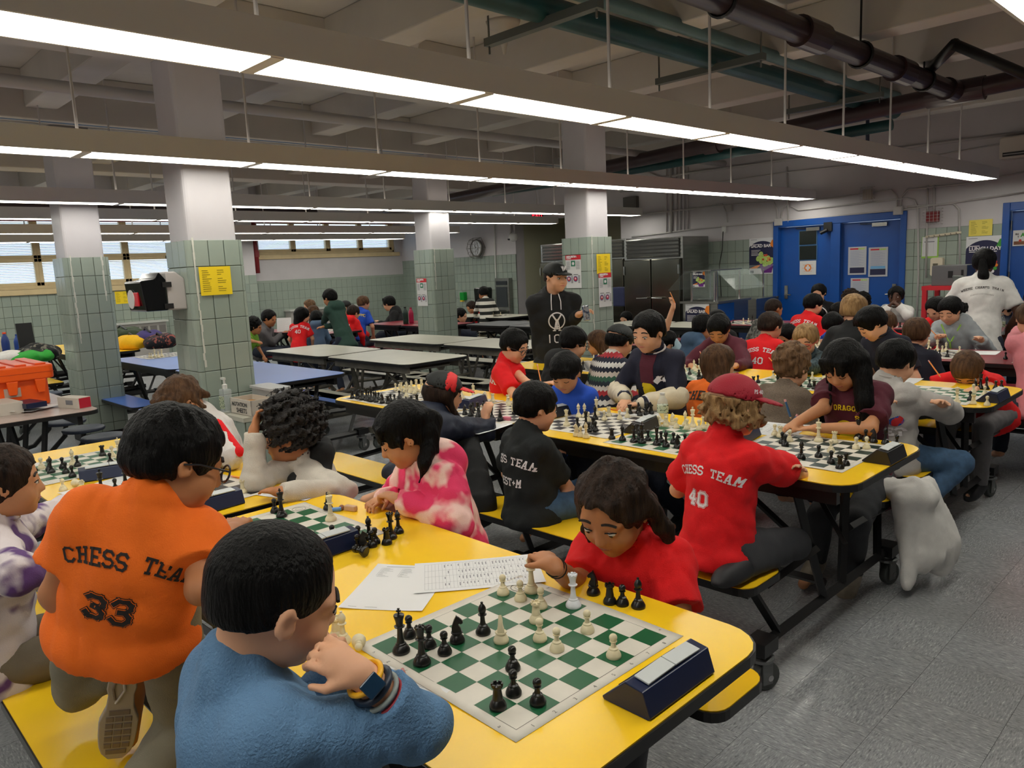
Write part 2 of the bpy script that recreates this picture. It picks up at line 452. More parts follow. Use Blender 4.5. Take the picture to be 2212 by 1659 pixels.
# ------------------------------------------------------------------ columns
CW = .41
def column(x2, y0, label, ztop=1.835):
    cx, cy = x2-CW/2, y0+CW/2
    core = struct(MB().prism(rrect(cx-CW/2+.03, cy-CW/2+.03, cx+CW/2-.03, cy+CW/2-.03, .03, 3), 1.80, JZ-.1).build('column', M_COLP, smooth=False), label)
    MB().prism(rrect(cx-CW/2+.008, cy-CW/2+.008, cx+CW/2-.008, cy+CW/2-.008, .03, 3), 0, ztop-.004).build('grout_bed', M_GROUT, core)
    rows = 10; th = ztop/rows; r = .035
    lay_tiles(core, cy-CW/2+.004, 'x', -1, cx-CW/2+r, cx+CW/2-r, 0, rows, tw=.115, th=th)
    lay_tiles(core, cx+CW/2-.004, 'y', 1, cy-CW/2+r, cy+CW/2-r, 0, rows, tw=.115, th=th)
    lay_tiles(core, cy+CW/2-.004, 'x', 1, cx-CW/2+r, cx+CW/2-r, 0, rows, tw=.115, th=th)
    lay_tiles(core, cx-CW/2+.004, 'y', -1, cy-CW/2+r, cy+CW/2-r, 0, rows, tw=.115, th=th)
    # rounded corner tiles
    def corner(): 
        n = 5; out = [(r*math.cos(math.radians(90*k/n)), r*math.sin(math.radians(90*k/n))) for k in range(n+1)]
        inn = [((r-.01)*math.cos(math.radians(90*k/n)), (r-.01)*math.sin(math.radians(90*k/n))) for k in range(n, -1, -1)]
        return out+inn
    key = ('corner', round(th, 4))
    if key not in _pt:
        o = MB().prism(corner(), -th/2+.002, th/2-.002).build('corner_tile', M_TILE, smooth=False)
        _pt[key] = o; o.parent = core; o.hide_render = False; fresh = True
    else: fresh = False
    for k in range(rows):
        for (sx, sy, a) in ((1, 1, 0), (-1, 1, 90), (-1, -1, 180), (1, -1, 270)):
            if fresh: o = _pt[key]; fresh = False
            else: o = _pt[key].copy(); COL.objects.link(o)
            o.parent = core; o.location = (cx+sx*(CW/2-r), cy+sy*(CW/2-r), th*(k+.5)); o.rotation_euler = (0, 0, math.radians(a))
    MB().bb((cx-CW/2-.004, cy-CW/2-.004, 0), (cx+CW/2+.004, cy+CW/2+.004, .1)).build('cove_base', M_BLACK, core)
    return core
cA = column(-5.35, 2.13, 'tiled column with the black and grey dispenser and a yellow notice')
cB = column(-8.30, 2.12, 'tiled column left of the dispenser column, with white grout patches')
cC = column(-8.12, 6.46, 'tiled column with one red and white notice, beyond the white tables')
cD = column(-5.35, 6.41, 'tiled column with two red and white notices behind the man in the hoodie')
def grout_patch(col, x, y, ax, z0, z1):
    mb = MB(); z = z0; rr = random.Random(int(z0*100+y*10))
    while z < z1:
        h = .05; w = .006+rr.random()*.012; o = rr.uniform(-.004, .004)
        if ax == 'y': mb.bb((x, y-w/2+o, z), (x+.002, y+w/2+o, z+h))
        else: mb.bb((x-w/2+o, y-.002, z), (x+w/2+o, y, z+h))
        z += h
    mb.build('grout_patch', M_GROUTW, col)
grout_patch(cA, -5.3495, 2.13+.035+.01, 'y', .95, 1.83)
grout_patch(cD, -5.3495, 6.41+.035+.01, 'y', .8, 1.83)
grout_patch(cB, -8.2995, 2.12+.06, 'y', 1.0, 1.83); grout_patch(cB, -8.2995, 2.12+.34, 'y', 1.4, 1.83)
grout_patch(cC, -8.1195, 6.46+.05, 'y', 1.3, 1.83)

# ------------------------------------------------------------------ pendant fluorescent rows
SEG = 1.04
def lamp_row(x, z, y_end, n, wid, label, SEG=1.04):
    rods = True
    root = thing('pendant_lamp_row', (x, y_end, z), label, 'ceiling lamp', 'long fluorescent lamp rows hung from the ceiling')
    L = n*SEG; h = .125; w = wid/2
    # housing of sloped sheet: wider at the bottom
    prof = [(-w-.03, 0.0), (-w-.03, .012), (-w*.72-.012, h), (w*.72+.012, h), (w+.03, .012), (w+.03, 0.0), (w, 0.004), (-w, 0.004)]
    prof = [(-w-.012, -.0), (-w-.012, h), (w+.012, h), (w+.012, 0), (w, 0.0), (w, .02), (-w, .02), (-w, 0)]
    mb = MB(); mb.prism(prof, 0, L, F=lambda p: (p[0], -p[2], p[1]))
    mb.build('housing', M_HOUS, root)
    MB().bb((-w-.012, 0, 0), (w+.012, .012, h)).build('end_plate', M_HOUS, root)
    up_ = MB(); up_.bb((-w*.55, -L+.05, h+.001), (w*.55, -.05, h+.004)); up_.build('added_uplight', M_UPL, root)  # added glowing strip on the housing top, put in to lift the dark ceiling
    lens = None
    for k in range(n):
        if lens is None:
            lens = MB().bb((-w+.003, -SEG+.02, .001), (w-.003, -.02, .012)).build('lens', M_LENS, root); o = lens
        else: o = link_dup(lens, root, (0, 0, 0))
        o.location = (0, -SEG*k, 0)
        if k: 
            MB().bb((-w, -SEG*k-.026, -.004), (w, -SEG*k+.026, .016)).build('divider', M_HOUS, root)
    if rods:
        rod = None; y = -SEG*1.0
        while y > -L:
            if rod is None:
                rod = MB().tube([(0, 0, h), (0, 0, ZC-z)], .009, 6).build('hanger_rod', M_CONDUIT, root)
                rod.location = (0, y, 0)
            else: link_dup(rod, root, (0, y, 0))
            y -= SEG*1.0 if SEG else 1
    return root
ROWZ = 2.32
lamp_row(-2.71, ROWZ, 10.60, 14, .25, 'nearest pendant lamp row, running over the front tables', 1.02)
lamp_row(-5.08, ROWZ, 11.0, 14, .24, 'second pendant lamp row, passing before the dispenser column', 1.06)
lamp_row(-8.02, ROWZ, 10.9, 14, .2, 'third pendant lamp row, behind the dispenser column')
lamp_row(-9.95, ROWZ, 10.9, 14, .2, 'fourth pendant lamp row from the camera')
lamp_row(-12.1, 2.29, 10.3, 13, .2, 'fifth pendant lamp row, the one ending left of the wire caged clock')
lamp_row(-14.1, 2.28, 10.4, 13, .2, 'pendant lamp row closest to the window wall')
pr = at(2185, 18, z=ROWZ)
lamp_row(pr[0]+.1, ROWZ, 9.0, 13, .225, 'pendant lamp row at the upper right corner over the aisle')
# ------------------------------------------------------------------ cafeteria tables
M_TYEL = mat('yellow_laminate', (254, 204, 34), 0.27, noise=0.05, scale=4, spec=0.5, bump=0.02, bscale=120)
M_TWHT = mat('grey_white_laminate', (188, 186, 172), 0.35, noise=0.05, scale=4)
M_TBLU = mat('blue_laminate', (66, 108, 190), 0.28, noise=0.05, scale=3)
M_TRED = mat('red_laminate', (138, 28, 44), 0.3, noise=0.05, scale=4)
M_TPNK = mat('stone_laminate', (176, 158, 150), 0.32, noise=0.1, scale=30)
M_TGRY = mat('dark_grey_laminate', (86, 88, 92), 0.35)
M_EDGE = mat('black_edge', (18, 18, 20), 0.4)
M_FRGR = mat('grey_frame_metal', (112, 108, 98), 0.5, noise=0.2, scale=10)
M_CAST = mat('caster_steel', (120, 122, 122), 0.4, 0.6)
M_RUBB = mat('caster_rubber', (78, 82, 80), 0.6)
M_STOOL = mat('navy_stool', (52, 60, 78), 0.5, noise=0.15, scale=10)
TH_ = .74
def slab(name, x0, y0, x1, y1, z, r, mtop, medge, parent, t=.028):
    top = MB().prism(rrect(x0+.004, y0+.004, x1-.004, y1-.004, r), z-.004, z).build(name, mtop, parent)
    e = MB().prism(rrect(x0, y0, x1, y1, r), z-t, z-.003).build('edge_band', medge, top)
    return top
def caster(parent, x, y, big=True):
    rt = MB().lathe([(.045, .118), (.047, .13), (.03, .136), (.03, .15), (.012, .15), (.012, .175)], n=16)
    rt.bb((-.028, -.012, .03), (-.022, .03, .12)).bb((.022, -.012, .03), (.028, .03, .12))
    o = rt.build('caster', M_CAST, parent, (x, y, 0), rz=random.uniform(-.5, .5))
    w = MB().tube([(-.018, .02, .052), (.018, .02, .052)], .052, 20).build('wheel', M_RUBB, o, bevel=.006)
    MB().tube([(-.03, .02, .052), (.03, .02, .052)], .012, 10).build('axle', M_CHROME, o)
def bench_table(x0, x1, yc, joint, label, mtop, mfr=None, group='folding lunch tables with attached benches', cast=True, w=.77, gap=.05, bdx=.19, fx=.22):
    mfr = mfr or M_BLACK
    root = thing('cafeteria_table', ((x0+x1)/2, yc, 0), label, 'table', group)
    lx0, lx1, lj = x0-(x0+x1)/2, x1-(x0+x1)/2, joint-(x0+x1)/2
    for a, b, ea, eb in ((lx0, lj-gap/2, 1, 0), (lj+gap/2, lx1, 0, 1)):
        if b-a < .3: continue
        slab('tabletop', a, -w/2, b, w/2, TH_, .10, mtop, M_EDGE, root)
        ba, bb_ = (a+bdx if ea else a+.02), (b-bdx if eb else b-.02)
        for s in (-1, 1):
            slab('bench_seat', ba, s*.61-.135, bb_, s*.61+.135, .43, .06, mtop, M_EDGE, root, .03)
            MB().bb((ba+.05, s*.61-.05, .36), (bb_-.05, s*.61+.05, .40)).build('bench_rail', mfr, root)
            MB().bb((a+.08, s*.30-.015, .645), (b-.08, s*.30+.015, .712)).build('table_rail', mfr, root)
        for xe, s_ in ((a+.30 if ea else a+.22, 1), (b-fx if eb else b-.22, -1)):
            fr = MB()
            fr.tube([(xe, -.60, .17), (xe, .60, .17)], .024, 4)
            fr.tube([(xe, -.30, .66), (xe, .30, .66)], .02, 4)
            for s in (-1, 1):
                fr.tube([(xe, s*.09, .18), (xe+.05*s_, s*.24, .66)], .02, 4)
                fr.tube([(xe, s*.48, .18), (xe+.05*s_, s*.60, .385)], .018, 4)
                fr.tube([(xe, s*.16, .40), (xe, s*.55, .385)], .018, 4)
                fr.tube([(xe+.30*s_, s*.27, .66), (xe, s*.12, .34)], .014, 4)
            fr.build('leg_frame', mfr, root)
            if cast:
                for s in (-1, 1):
                    MB().bb((xe-.04, s*.60-.05, .15), (xe+.04, s*.60+.05, .20)).build('caster_plate', mfr, root)
                    caster(root, xe, s*.60)
        MB().tube([(a+.25, 0, .20), (b-.25, 0, .20)], .018, 4).build('floor_rail', mfr, root)
    return root
T1 = bench_table(-4.35, -.73, 1.065, -2.545, 'nearest yellow table, with the large green chess mat and navy clock at its end', M_TYEL, fx=.60)
T2 = bench_table(-4.45, -1.03, 2.99, -2.78, 'yellow table behind the girl in the plain red shirt', M_TYEL, gap=.10)
T3 = bench_table(-4.6, -1.04, 4.70, -2.84, 'yellow table where the boy in the red shirt bows his head to write', M_TYEL)
T4 = bench_table(-4.6, -.55, 6.42, -2.7, 'red table in front of the boy in the grey zip jacket', M_TRED, group='red lunch tables')
T5 = bench_table(-5.1, -1.0, 8.68, -3.2, 'red table closest to the blue doors', M_TRED, group='red lunch tables')
bench_table(-8.15, -5.45, 4.36, -6.85, 'empty grey-white table behind the blue table', M_TWHT, M_FRGR, 'empty grey-white lunch tables')
bench_table(-8.05, -5.30, 5.68, -6.62, 'empty grey-white table just before the two farther columns', M_TWHT, M_FRGR, 'empty grey-white lunch tables', gap=.03)
bench_table(-9.2, -5.50, 3.04, -7.35, 'empty blue table right behind the dispenser column', M_TBLU, group='blue lunch tables')
a_ = at(575, 727, z=.74); b_ = at(742, 712, z=.74)
bench_table(-11.4, -9.5, 5.85, -10.45, 'red table with the man in the grey hood reading a sheet', M_TRED, group='red lunch tables', gap=.02)
bench_table(-10.6, -8.75, 7.35, -9.68, 'red table where the man in black glasses sits', M_TRED, group='red lunch tables', gap=.02)
bench_table(-8.6, -6.75, 7.75, -7.7, 'dark table with a full row of chess pieces, left of the man in the cap', M_TGRY, group='grey lunch tables', gap=.02)
bench_table(-10.6, -9.0, 8.95, -9.8, 'pale table where the child in stripes stands', M_TWHT, M_BLACK, 'grey lunch tables', gap=.02)
bench_table(-6.5, -4.9, 8.25, -5.7, 'pale table between the column and the salad counter', M_TWHT, M_BLACK, 'grey lunch tables', gap=.02)
bench_table(-12.4, -10.1, 2.95, -11.2, 'yellow table loaded with backpacks by the radiator', M_TYEL, group='yellow bag tables', gap=.02)
# stool table at the left
def stool_table(x0, x1, yc, label, w=.76):
    root = thing('stool_table', ((x0+x1)/2, yc, 0), label, 'table')
    h = (x1-x0)/2
    slab('tabletop', -h, -w/2, h, w/2, TH_, .09, M_TPNK, M_EDGE, root)
    for s in (-1, 1): MB().bb((-h+.08, s*.27-.015, .64), (h-.1, s*.27+.015, .712)).build('table_rail', M_BLACK, root)
    st = None
    n = 6
    for k in range(n):
        x = -h+.3+(2*h-.55)*k/(n-1)
        fr = MB().tube([(x, -.33, .14), (x, .33, .14)], .02, 4).tube([(x, -.02, .15), (x, -.1, .68)], .018, 4).tube([(x, .02, .15), (x, .1, .68)], .018, 4)
        fr.build('leg_frame', M_BLACK, root)
        for s in (-1, 1):
            MB().tube([(x, s*.3, .14), (x+.02, s*.42, .17), (x+.03, s*.55, .30), (x+.03, s*.57, .405)], .02, 8).build('stool_arm', M_BLACK, root)
            if st is None:
                st = MB().lathe([(.06, -.03), (.15, -.02), (.158, -.005), (.15, .006), (.05, .008)], n=28).build('stool_seat', M_STOOL, root, smooth=True); o = st
            else: o = link_dup(st, root, (0, 0, 0))
            o.location = (x+.03, s*.57, .425)
    for s in (-1, 1): MB().tube([(-h+.2, s*.3, .13), (h-.2, s*.3, .13)], .02, 4).build('floor_rail', M_BLACK, root)
    for x in (-h+.2, h-.2):
        for s in (-1, 1): caster(root, x, s*.3)
    return root
ST1 = stool_table(-8.6, -5.52, 1.14, 'stone topped table with navy stools, holding the orange crate')
ST2 = stool_table(-12.3, -9.2, 1.5, 'stone topped stool table against the window wall, with bottles')

# ------------------------------------------------------------------ chess mats
M_MATW = mat('mat_vinyl', (216, 210, 198), 0.5, noise=0.05, scale=16)
M_GSQ = mat('mat_green', (22, 92, 56), 0.42, noise=0.05, scale=14)
M_DSQ = mat('mat_dark_green', (24, 50, 46), 0.42)
M_KSQ = mat('mat_black', (42, 40, 42), 0.45)
M_LINE = mat('mat_print', (110, 106, 100), 0.6)
SQ = .05715
_matc = {}
def chess_mat(x0, y0, rz, msq, label, key, detail=False, zt=TH_, wavy=.0012):
    root = thing('chess_mat', (x0, y0, zt+.0006), label, 'chess board', 'roll-up vinyl chess mats', rz)
    b = .0254; n = 24; L = 8*SQ+2*b
    rr = random.Random(int(abs(x0)*1000))
    ph = [rr.uniform(0, 6) for _ in range(4)]
    def hz(x, y):
        e = max(abs(x-4*SQ), abs(y-4*SQ))/(L/2)
        return (wavy+.0*e)*(1+math.sin(x*17+ph[0]))*.5*max(0, e-.86)*12 + .0006
    vs = []; fs = []
    for j in range(n+1):
        for i in range(n+1):
            x, y = -b+L*i/n, -b+L*j/n
            vs.append((x, y, hz(x, y)))
    for j in range(n):
        for i in range(n):
            a = j*(n+1)+i; fs.append((a, a+1, a+n+2, a+n+1))
    mb = MB().add(vs, fs); 
    sheet = mb.build('sheet', M_MATW, root, smooth=True)
    so = sheet.modifiers.new('t', 'SOLIDIFY'); so.thickness = .0008; so.offset = -1
    sq = None
    for i in range(8):
        for j in range(8):
            if (i+j) % 2 == 0:
                if sq is None:
                    k = (msq.name)
                    if k in _matc: sq = _matc[k].copy(); COL.objects.link(sq); sq.parent = root
                    else:
                        sq = MB().bb((0, 0, 0), (SQ, SQ, .00025)).build('dark_square', msq, root); _matc[k] = sq
                    o = sq
                else: o = link_dup(sq, root, (0, 0, 0))
                o.location = (i*SQ, j*SQ, .0009)
    ln = MB(); t = .0004
    for a, c in (((0, 0), (8*SQ, 0)), ((8*SQ, 0), (8*SQ, 8*SQ)), ((8*SQ, 8*SQ), (0, 8*SQ)), ((0, 8*SQ), (0, 0))):
        ln.bb((min(a[0], c[0])-t, min(a[1], c[1])-t, .0009), (max(a[0], c[0])+t, max(a[1], c[1])+t, .0011))
    if detail:
        for r_ in (.024, .0225, .013):
            ln.tube([(.5*SQ+r_*math.cos(q*math.pi/16), 7.5*SQ+r_*math.sin(q*math.pi/16), .001) for q in range(32)], .0004, 4, closed=True)
    lo = ln.build('border_line', M_LINE, root)
    if detail:
        bm = bmesh.new()
        for k in range(8):
            for (s, x, y, a) in (('hgfedcba'[k], SQ*(k+.5), -.013, 0), ('hgfedcba'[k], SQ*(k+.5), 8*SQ+.013, math.pi),
                                 (str(k+1), -.013, SQ*(k+.5), -math.pi/2), (str(8-k), 8*SQ+.013, SQ*(7.5-k), math.pi/2)):
                me = text_mesh(s, .013, align='CENTER')
                me.transform(Matrix.Translation((x, y, .0011)) @ Matrix.Rotation(a, 4, 'Z') @ Matrix.Translation((0, -.0045, 0)))
                bm.from_mesh(me); bpy.data.meshes.remove(me)
        me = bpy.data.meshes.new('coordinates'); bm.to_mesh(me); bm.free(); me.materials.append(M_LINE)
        o = bpy.data.objects.new('coordinates', me); COL.objects.link(o); o.parent = root
    return root
FB = (-1.3664, .8546, math.radians(-.6))
BOARDS = {}
def board(key, x0, y0, msq, phrase, rz=0.0, detail=False, zt=TH_, lab=None):
    BOARDS[key] = (x0+.0254*(0 if key == 'front' else 1), y0+.0254*(0 if key == 'front' else 1), rz, phrase, zt)
    b = BOARDS[key]
    chess_mat(b[0], b[1], rz, msq, lab or ('chess mat '+phrase), key, detail, zt)
board('front', FB[0], FB[1], M_GSQ, 'on the front green mat', FB[2], True, lab='green and white chess mat beside the girl in the plain red shirt')
board('second', -2.463, .800, M_GSQ, 'on the green mat before the girl in pink', 0.0, True, lab='green and white chess mat in front of the girl in the pink hoodie')
board('cornerL', -4.09, .70, M_GSQ, 'on the far left yellow end', .06, lab='green and white chess mat at the left end of the nearest table')
board('black1', -3.19, .78, M_KSQ, 'on the mat before the curly haired boy', .05, lab='black and white chess mat before the curly haired boy')
board('t2a', -4.38, 2.65, M_KSQ, 'on the left end of the second yellow table', lab='chess mat at the left end of the second yellow table')
board('t2b', -3.86, 2.66, M_KSQ, 'beside the girl in the black and red cap', lab='chess mat left of the girl in the black and red cap')
board('t2c', -3.34, 2.68, M_KSQ, 'by the sleeve of the navy coat', lab='black and white chess mat under the arm of the navy coat')
board('t2d', -2.71, 2.72, M_KSQ, 'on the mat by the black shirt', lab='black and white chess mat right of the boy in the black shirt')
board('t2e', -2.17, 2.655, M_GSQ, 'on the green mat by the water bottle', lab='green and white chess mat with the game still in its opening')
board('t2f', -1.64, 2.775, M_DSQ, 'on the dark green mat by the girl in maroon', lab='dark green chess mat between the boy in the red cap and the girl in maroon')
board('t3a', -1.66, 4.36, M_GSQ, 'by the boy writing with bowed head', lab='green chess mat at the right end of the third yellow table')
board('t3b', -2.45, 4.40, M_GSQ, 'before the boy in red glasses', lab='chess mat between the brown sweater and the red glasses')
board('t3c', -3.25, 4.40, M_GSQ, 'before the child in the maroon sleeves', lab='chess mat right of the varsity jacket on the third table')
board('t3d', -4.15, 4.40, M_KSQ, 'before the girl in the blue shirt', lab='chess mat at the left end of the third yellow table')
board('t4a', -1.35, 6.10, M_KSQ, 'on the red table at the right edge', lab='chess mat at the right end of the nearer red table')
board('t4b', -2.25, 6.15, M_KSQ, 'before the boy in the grey zip jacket', lab='chess mat before the boy in the grey zip jacket')
board('t4c', -3.15, 6.15, M_KSQ, 'behind the boy in red glasses', lab='chess mat on the red table behind the boy in red glasses')
board('t4d', -4.1, 6.10, M_KSQ, 'behind the long brown hair on the red table', lab='chess mat at the left end of the nearer red table')
board('t5a', -1.95, 8.45, M_KSQ, 'by the woman in the white shirt', lab='chess mat with a water bottle on the red table by the woman')
board('t5b', -2.95, 8.45, M_KSQ, 'before the girl in the white sweatshirt', lab='chess mat before the girl in the white sweatshirt')
board('t5c', -4.1, 8.45, M_KSQ, 'behind the child with the cropped hair', lab='chess mat on the far red table before the doors')
board('t5d', -5.0, 8.40, M_KSQ, 'on the left end of the far red table', lab='chess mat at the left end of the far red table')
board('dk', -7.45, 7.50, M_KSQ, 'on the dark table behind the man in the cap', lab='chess mat on the dark table behind the man in the cap')
board('rd1', -10.35, 5.6, M_KSQ, 'before the man in the grey hood', lab='chess mat on the red table before the man in the grey hood')
board('rd2', -9.5, 7.1, M_KSQ, 'before the man in black glasses', lab='chess mat before the man in black glasses')
board('st', -9.9, 8.7, M_KSQ, 'before the child in stripes', lab='chess mat before the child in stripes')
board('bl', -9.15, 2.9, M_KSQ, 'on the blue table left of the column', lab='chess mat at the left end of the blue table')
board('pl', -6.1, 8.0, M_KSQ, 'on the pale table by the steel refrigerator', lab='chess mat on the pale table by the steel refrigerator')

# ------------------------------------------------------------------ chess pieces
def pc_mat(n, c, r): return mat(n, c, r, spec=.5, noise=.05, scale=60, sss=0.0)
M_PW = pc_mat('ivory_plastic', (226, 214, 178), .38); M_PB = pc_mat('black_plastic', (20, 20, 19), .30)
M_PWW = pc_mat('bright_white_plastic', (228, 232, 238), .3)
def prof(kind):
    b = {'pawn': (.0158, .0), 'rook': (.0165, 0), 'bishop': (.0172, 0), 'knight': (.0170, 0), 'queen': (.0188, 0), 'king': (.0192, 0)}[kind][0]
    base = [(b*.96, 0), (b, .002), (b, .006), (b*.93, .0085), (b*.90, .010), (b*.82, .0125), (b*.66, .0165), (b*.60, .0175), (b*.62, .0185), (b*.60, .020)]
    if kind == 'pawn':
        return base+[(.0062, .0225), (.0050, .028), (.0047, .033), (.0078, .0345), (.0080, .0358), (.0055, .0368)]+[(.0086*math.sin(a), .0430-.0086*math.cos(a)) for a in np.linspace(.7, math.pi-.05, 8)]
    if kind == 'rook':
        return base+[(.0100, .022), (.0086, .030), (.0080, .038), (.0082, .040), (.0112, .0425), (.0116, .0445), (.0112, .0465), (.0085, .0465), (.0080, .0445)]
    if kind == 'bishop':
        return base+[(.0070, .0225), (.0056, .030), (.0050, .041), (.0050, .043), (.0098, .0445), (.0100, .0458), (.0066, .047), (.0062, .0485), (.0082, .052), (.0092, .056), (.0086, .061), (.0060, .0665), (.0028, .0700), (.0022, .0708), (.0032, .0720), (.0030, .0742), (.0008, .0752)]
    if kind == 'queen':
        return base+[(.0085, .022), (.0066, .032), (.0056, .046), (.0056, .052), (.0108, .0540), (.0112, .0555), (.0080, .057), (.0070, .059), (.0078, .067), (.0108, .0775), (.0112, .0795), (.0085, .0800), (.0060, .0815), (.0030, .0825), (.0034, .0845), (.0020, .0865), (.0005, .087)]
    if kind == 'king':
        return base+[(.0090, .022), (.0070, .034), (.0058, .050), (.0058, .056), (.0114, .0580), (.0118, .0596), (.0084, .061), (.0074, .063), (.0086, .072), (.0118, .0830), (.0112, .0850), (.0050, .0868), (.0020, .0872)]
    return base+[(.0130, .0215), (.0125, .0240), (.0100, .0250)]
def make_piece(kind, lod):
    n = (28, 16, 10)[lod]
    mb = MB(); pr = prof(kind)
    if lod == 2: pr = pr[::2]+[pr[-1]]
    mb.lathe(pr, n=n)
    if kind == 'rook':
        for k in range(6):
            a = math.pi/3*k; mb.box((.0098*math.cos(a), .0098*math.sin(a), .0480), (.0032, .0062, .0038), rz=a)
    if kind == 'king':
        mb.box((0, 0, .0925), (.0036, .0032, .0120)); mb.box((0, 0, .0935), (.0100, .0032, .0036))
        mb.box((0, 0, .0985), (.0052, .0032, .0022))
    if kind == 'queen':
        for k in range(8):
            a = math.pi/4*k; mb.box((.0102*math.cos(a), .0102*math.sin(a), .0805), (.0030, .0044, .0036), rz=a)
    if kind == 'knight':
        out = [(-.0105, .024), (-.0110, .030), (-.0098, .038), (-.0070, .046), (-.0040, .053), (-.0010, .0580), (.0004, .0620), (.0020, .0585), (.0060, .0560),
               (.0120, .0500), (.0142, .0465), (.0135, .0430), (.0110, .0425), (.0090, .0440), (.0060, .0440), (.0045, .0415), (.0052, .0380), (.0085, .0330), (.0100, .0280), (.0100, .024)]
        vs = []; m = len(out)
        cx, cz = 0.0, .04
        for y, sc_ in ((-.0062, .80), (-.0042, 1.0), (.0042, 1.0), (.0062, .80)):
            yy = y
            for (a, b) in out:
                tz = 1.0 if b > .03 else 1.25
                vs.append((cx+(a-cx)*sc_, yy*tz*(1-.35*(b-.024)/.038), cz+(b-cz)*(sc_ if b > .03 else 1)))
        fs = [tuple(range(m-1, -1, -1)), tuple(3*m+k for k in range(m))]
        for r_ in range(3):
            for k in range(m): fs.append((r_*m+k, r_*m+(k+1) % m, (r_+1)*m+(k+1) % m, (r_+1)*m+k))
        mb.add(vs, fs)
    me = bpy.data.meshes.new('chess_'+kind); me.from_pydata(mb.v, [], mb.f)
    me.polygons.foreach_set('use_smooth', [True]*len(me.polygons)); me.update()
    bm = bmesh.new(); bm.from_mesh(me)
    for e in bm.edges:
        if len(e.link_faces) == 2 and e.calc_face_angle(0) > math.radians(38): e.smooth = False
    bm.to_mesh(me); bm.free()
    return me
_pm = {}
PIECES = []
def piece(kind, col, p, key, rz=None, lying=None, lod=None, label=None, z=None):
    m = {'white': M_PW, 'black': M_PB, 'bright white': M_PWW}[col]
    d = float(np.linalg.norm(np.array([p[0], p[1], .8])-CPOS))
    if lod is None: lod = 0 if d < 2.6 else (1 if d < 4.2 else 2)
    k = (kind, col, lod)
    if k not in _pm:
        me = make_piece(kind, lod); me.materials.append(m); _pm[k] = me
    o = bpy.data.objects.new('chess_'+kind, _pm[k]); COL.objects.link(o)
    zt = (BOARDS[key][4] if key in BOARDS else TH_)+.002 if z is None else z
    o.location = (p[0], p[1], zt); o.rotation_euler = (0, 0, rz if rz is not None else random.uniform(0, 6.28))
    if lying is not None:
        rr = {'pawn': .0150, 'knight': .017}.get(kind, .0185)
        o.rotation_euler = (math.radians(90-8), 0, lying); o.location[2] = zt+rr*.92
    q = CR @ (np.array([p[0], p[1], .78])-CPOS)
    PIECES.append([o, kind, col, key, 1106+CF*q[0]/q[2], label])
    return o
K = dict(K='king', Q='queen', R='rook', B='bishop', N='knight', P='pawn')
for c, kk, px, py in [('black','K',867,1408),('black','P',885,1375.5),('black','Q',912,1433),('black','P',928,1397),('black','P',961,1411.6),('black','N',988,1386),('black','B',1044,1368),
        ('white','N',1083,1386),('white','P',1087,1283),('white','P',1124.6,1296),('white','K',1148.5,1278),('white','P',1169,1312),('white','R',1158.6,1343),('white','P',1166.5,1382.7),
        ('white','P',1203.4,1404.4),('bright white','Q',1239,1310),('white','P',1269,1364.6),('white','P',1325.7,1419),('black','P',1108,1446),('black','P',1109.8,1500),('black','R',1076,1529),('black','P',1162,1520)]:
    p = at(px, py, z=TH_+.002); rz = {'N': 2.4 if c == 'white' else .9, 'K': .7}.get(kk, None)
    piece(K[kk], c, p, 'front', rz)
for c, kk, px, py in [('black','P',1232,1263),('black','N',1282,1283),('black','R',1317.7,1303),('black','P',1345,1306.7),('black','B',1379,1312)]:
    piece(K[kk], c, at(px, py, z=TH_), 'beside the girl in the plain red shirt', 3.4 if kk == 'N' else None, z=TH_)
for c, kk, px, py in [('white','R',727,1377),('white','B',742,1388)]:
    piece(K[kk], c, at(px, py, z=TH_), 'by the hand of the boy in blue', z=TH_)
piece('pawn', 'white', at(776, 1396, z=TH_), 'by the hand of the boy in blue', lying=1.0, z=TH_)
# second mat
for c, kk, px, py in [('black','K',609,1117),('black','P',594,1108),('white','K',715,1125)]:
    piece(K[kk], c, at(px, py, z=TH_), 'second', .8)
for c, kk, px, py in [('black','P',719,1168),('black','P',748,1178),('black','P',775,1170),('black','P',773,1190),('black','B',798,1165),('black','P',811,1174),('black','R',836,1175),('black','Q',845,1163),('black','B',861,1151),('black','N',706,1098),('black','P',804,1181)]:
    if (px, py) in ((706, 1098),): continue
    piece(K[kk], c, at(px, py, z=TH_), 'in the heap of taken pieces', z=TH_)
piece('pawn', 'black', at(792, 1203, z=TH_), 'in the heap of taken pieces', lying=-1.2, z=TH_)
piece('knight', 'black', at(786, 1189, z=TH_), 'in the heap of taken pieces', z=TH_, rz=1.1)
piece('knight', 'black', at(709, 1101, z=TH_), 'second', 2.6)
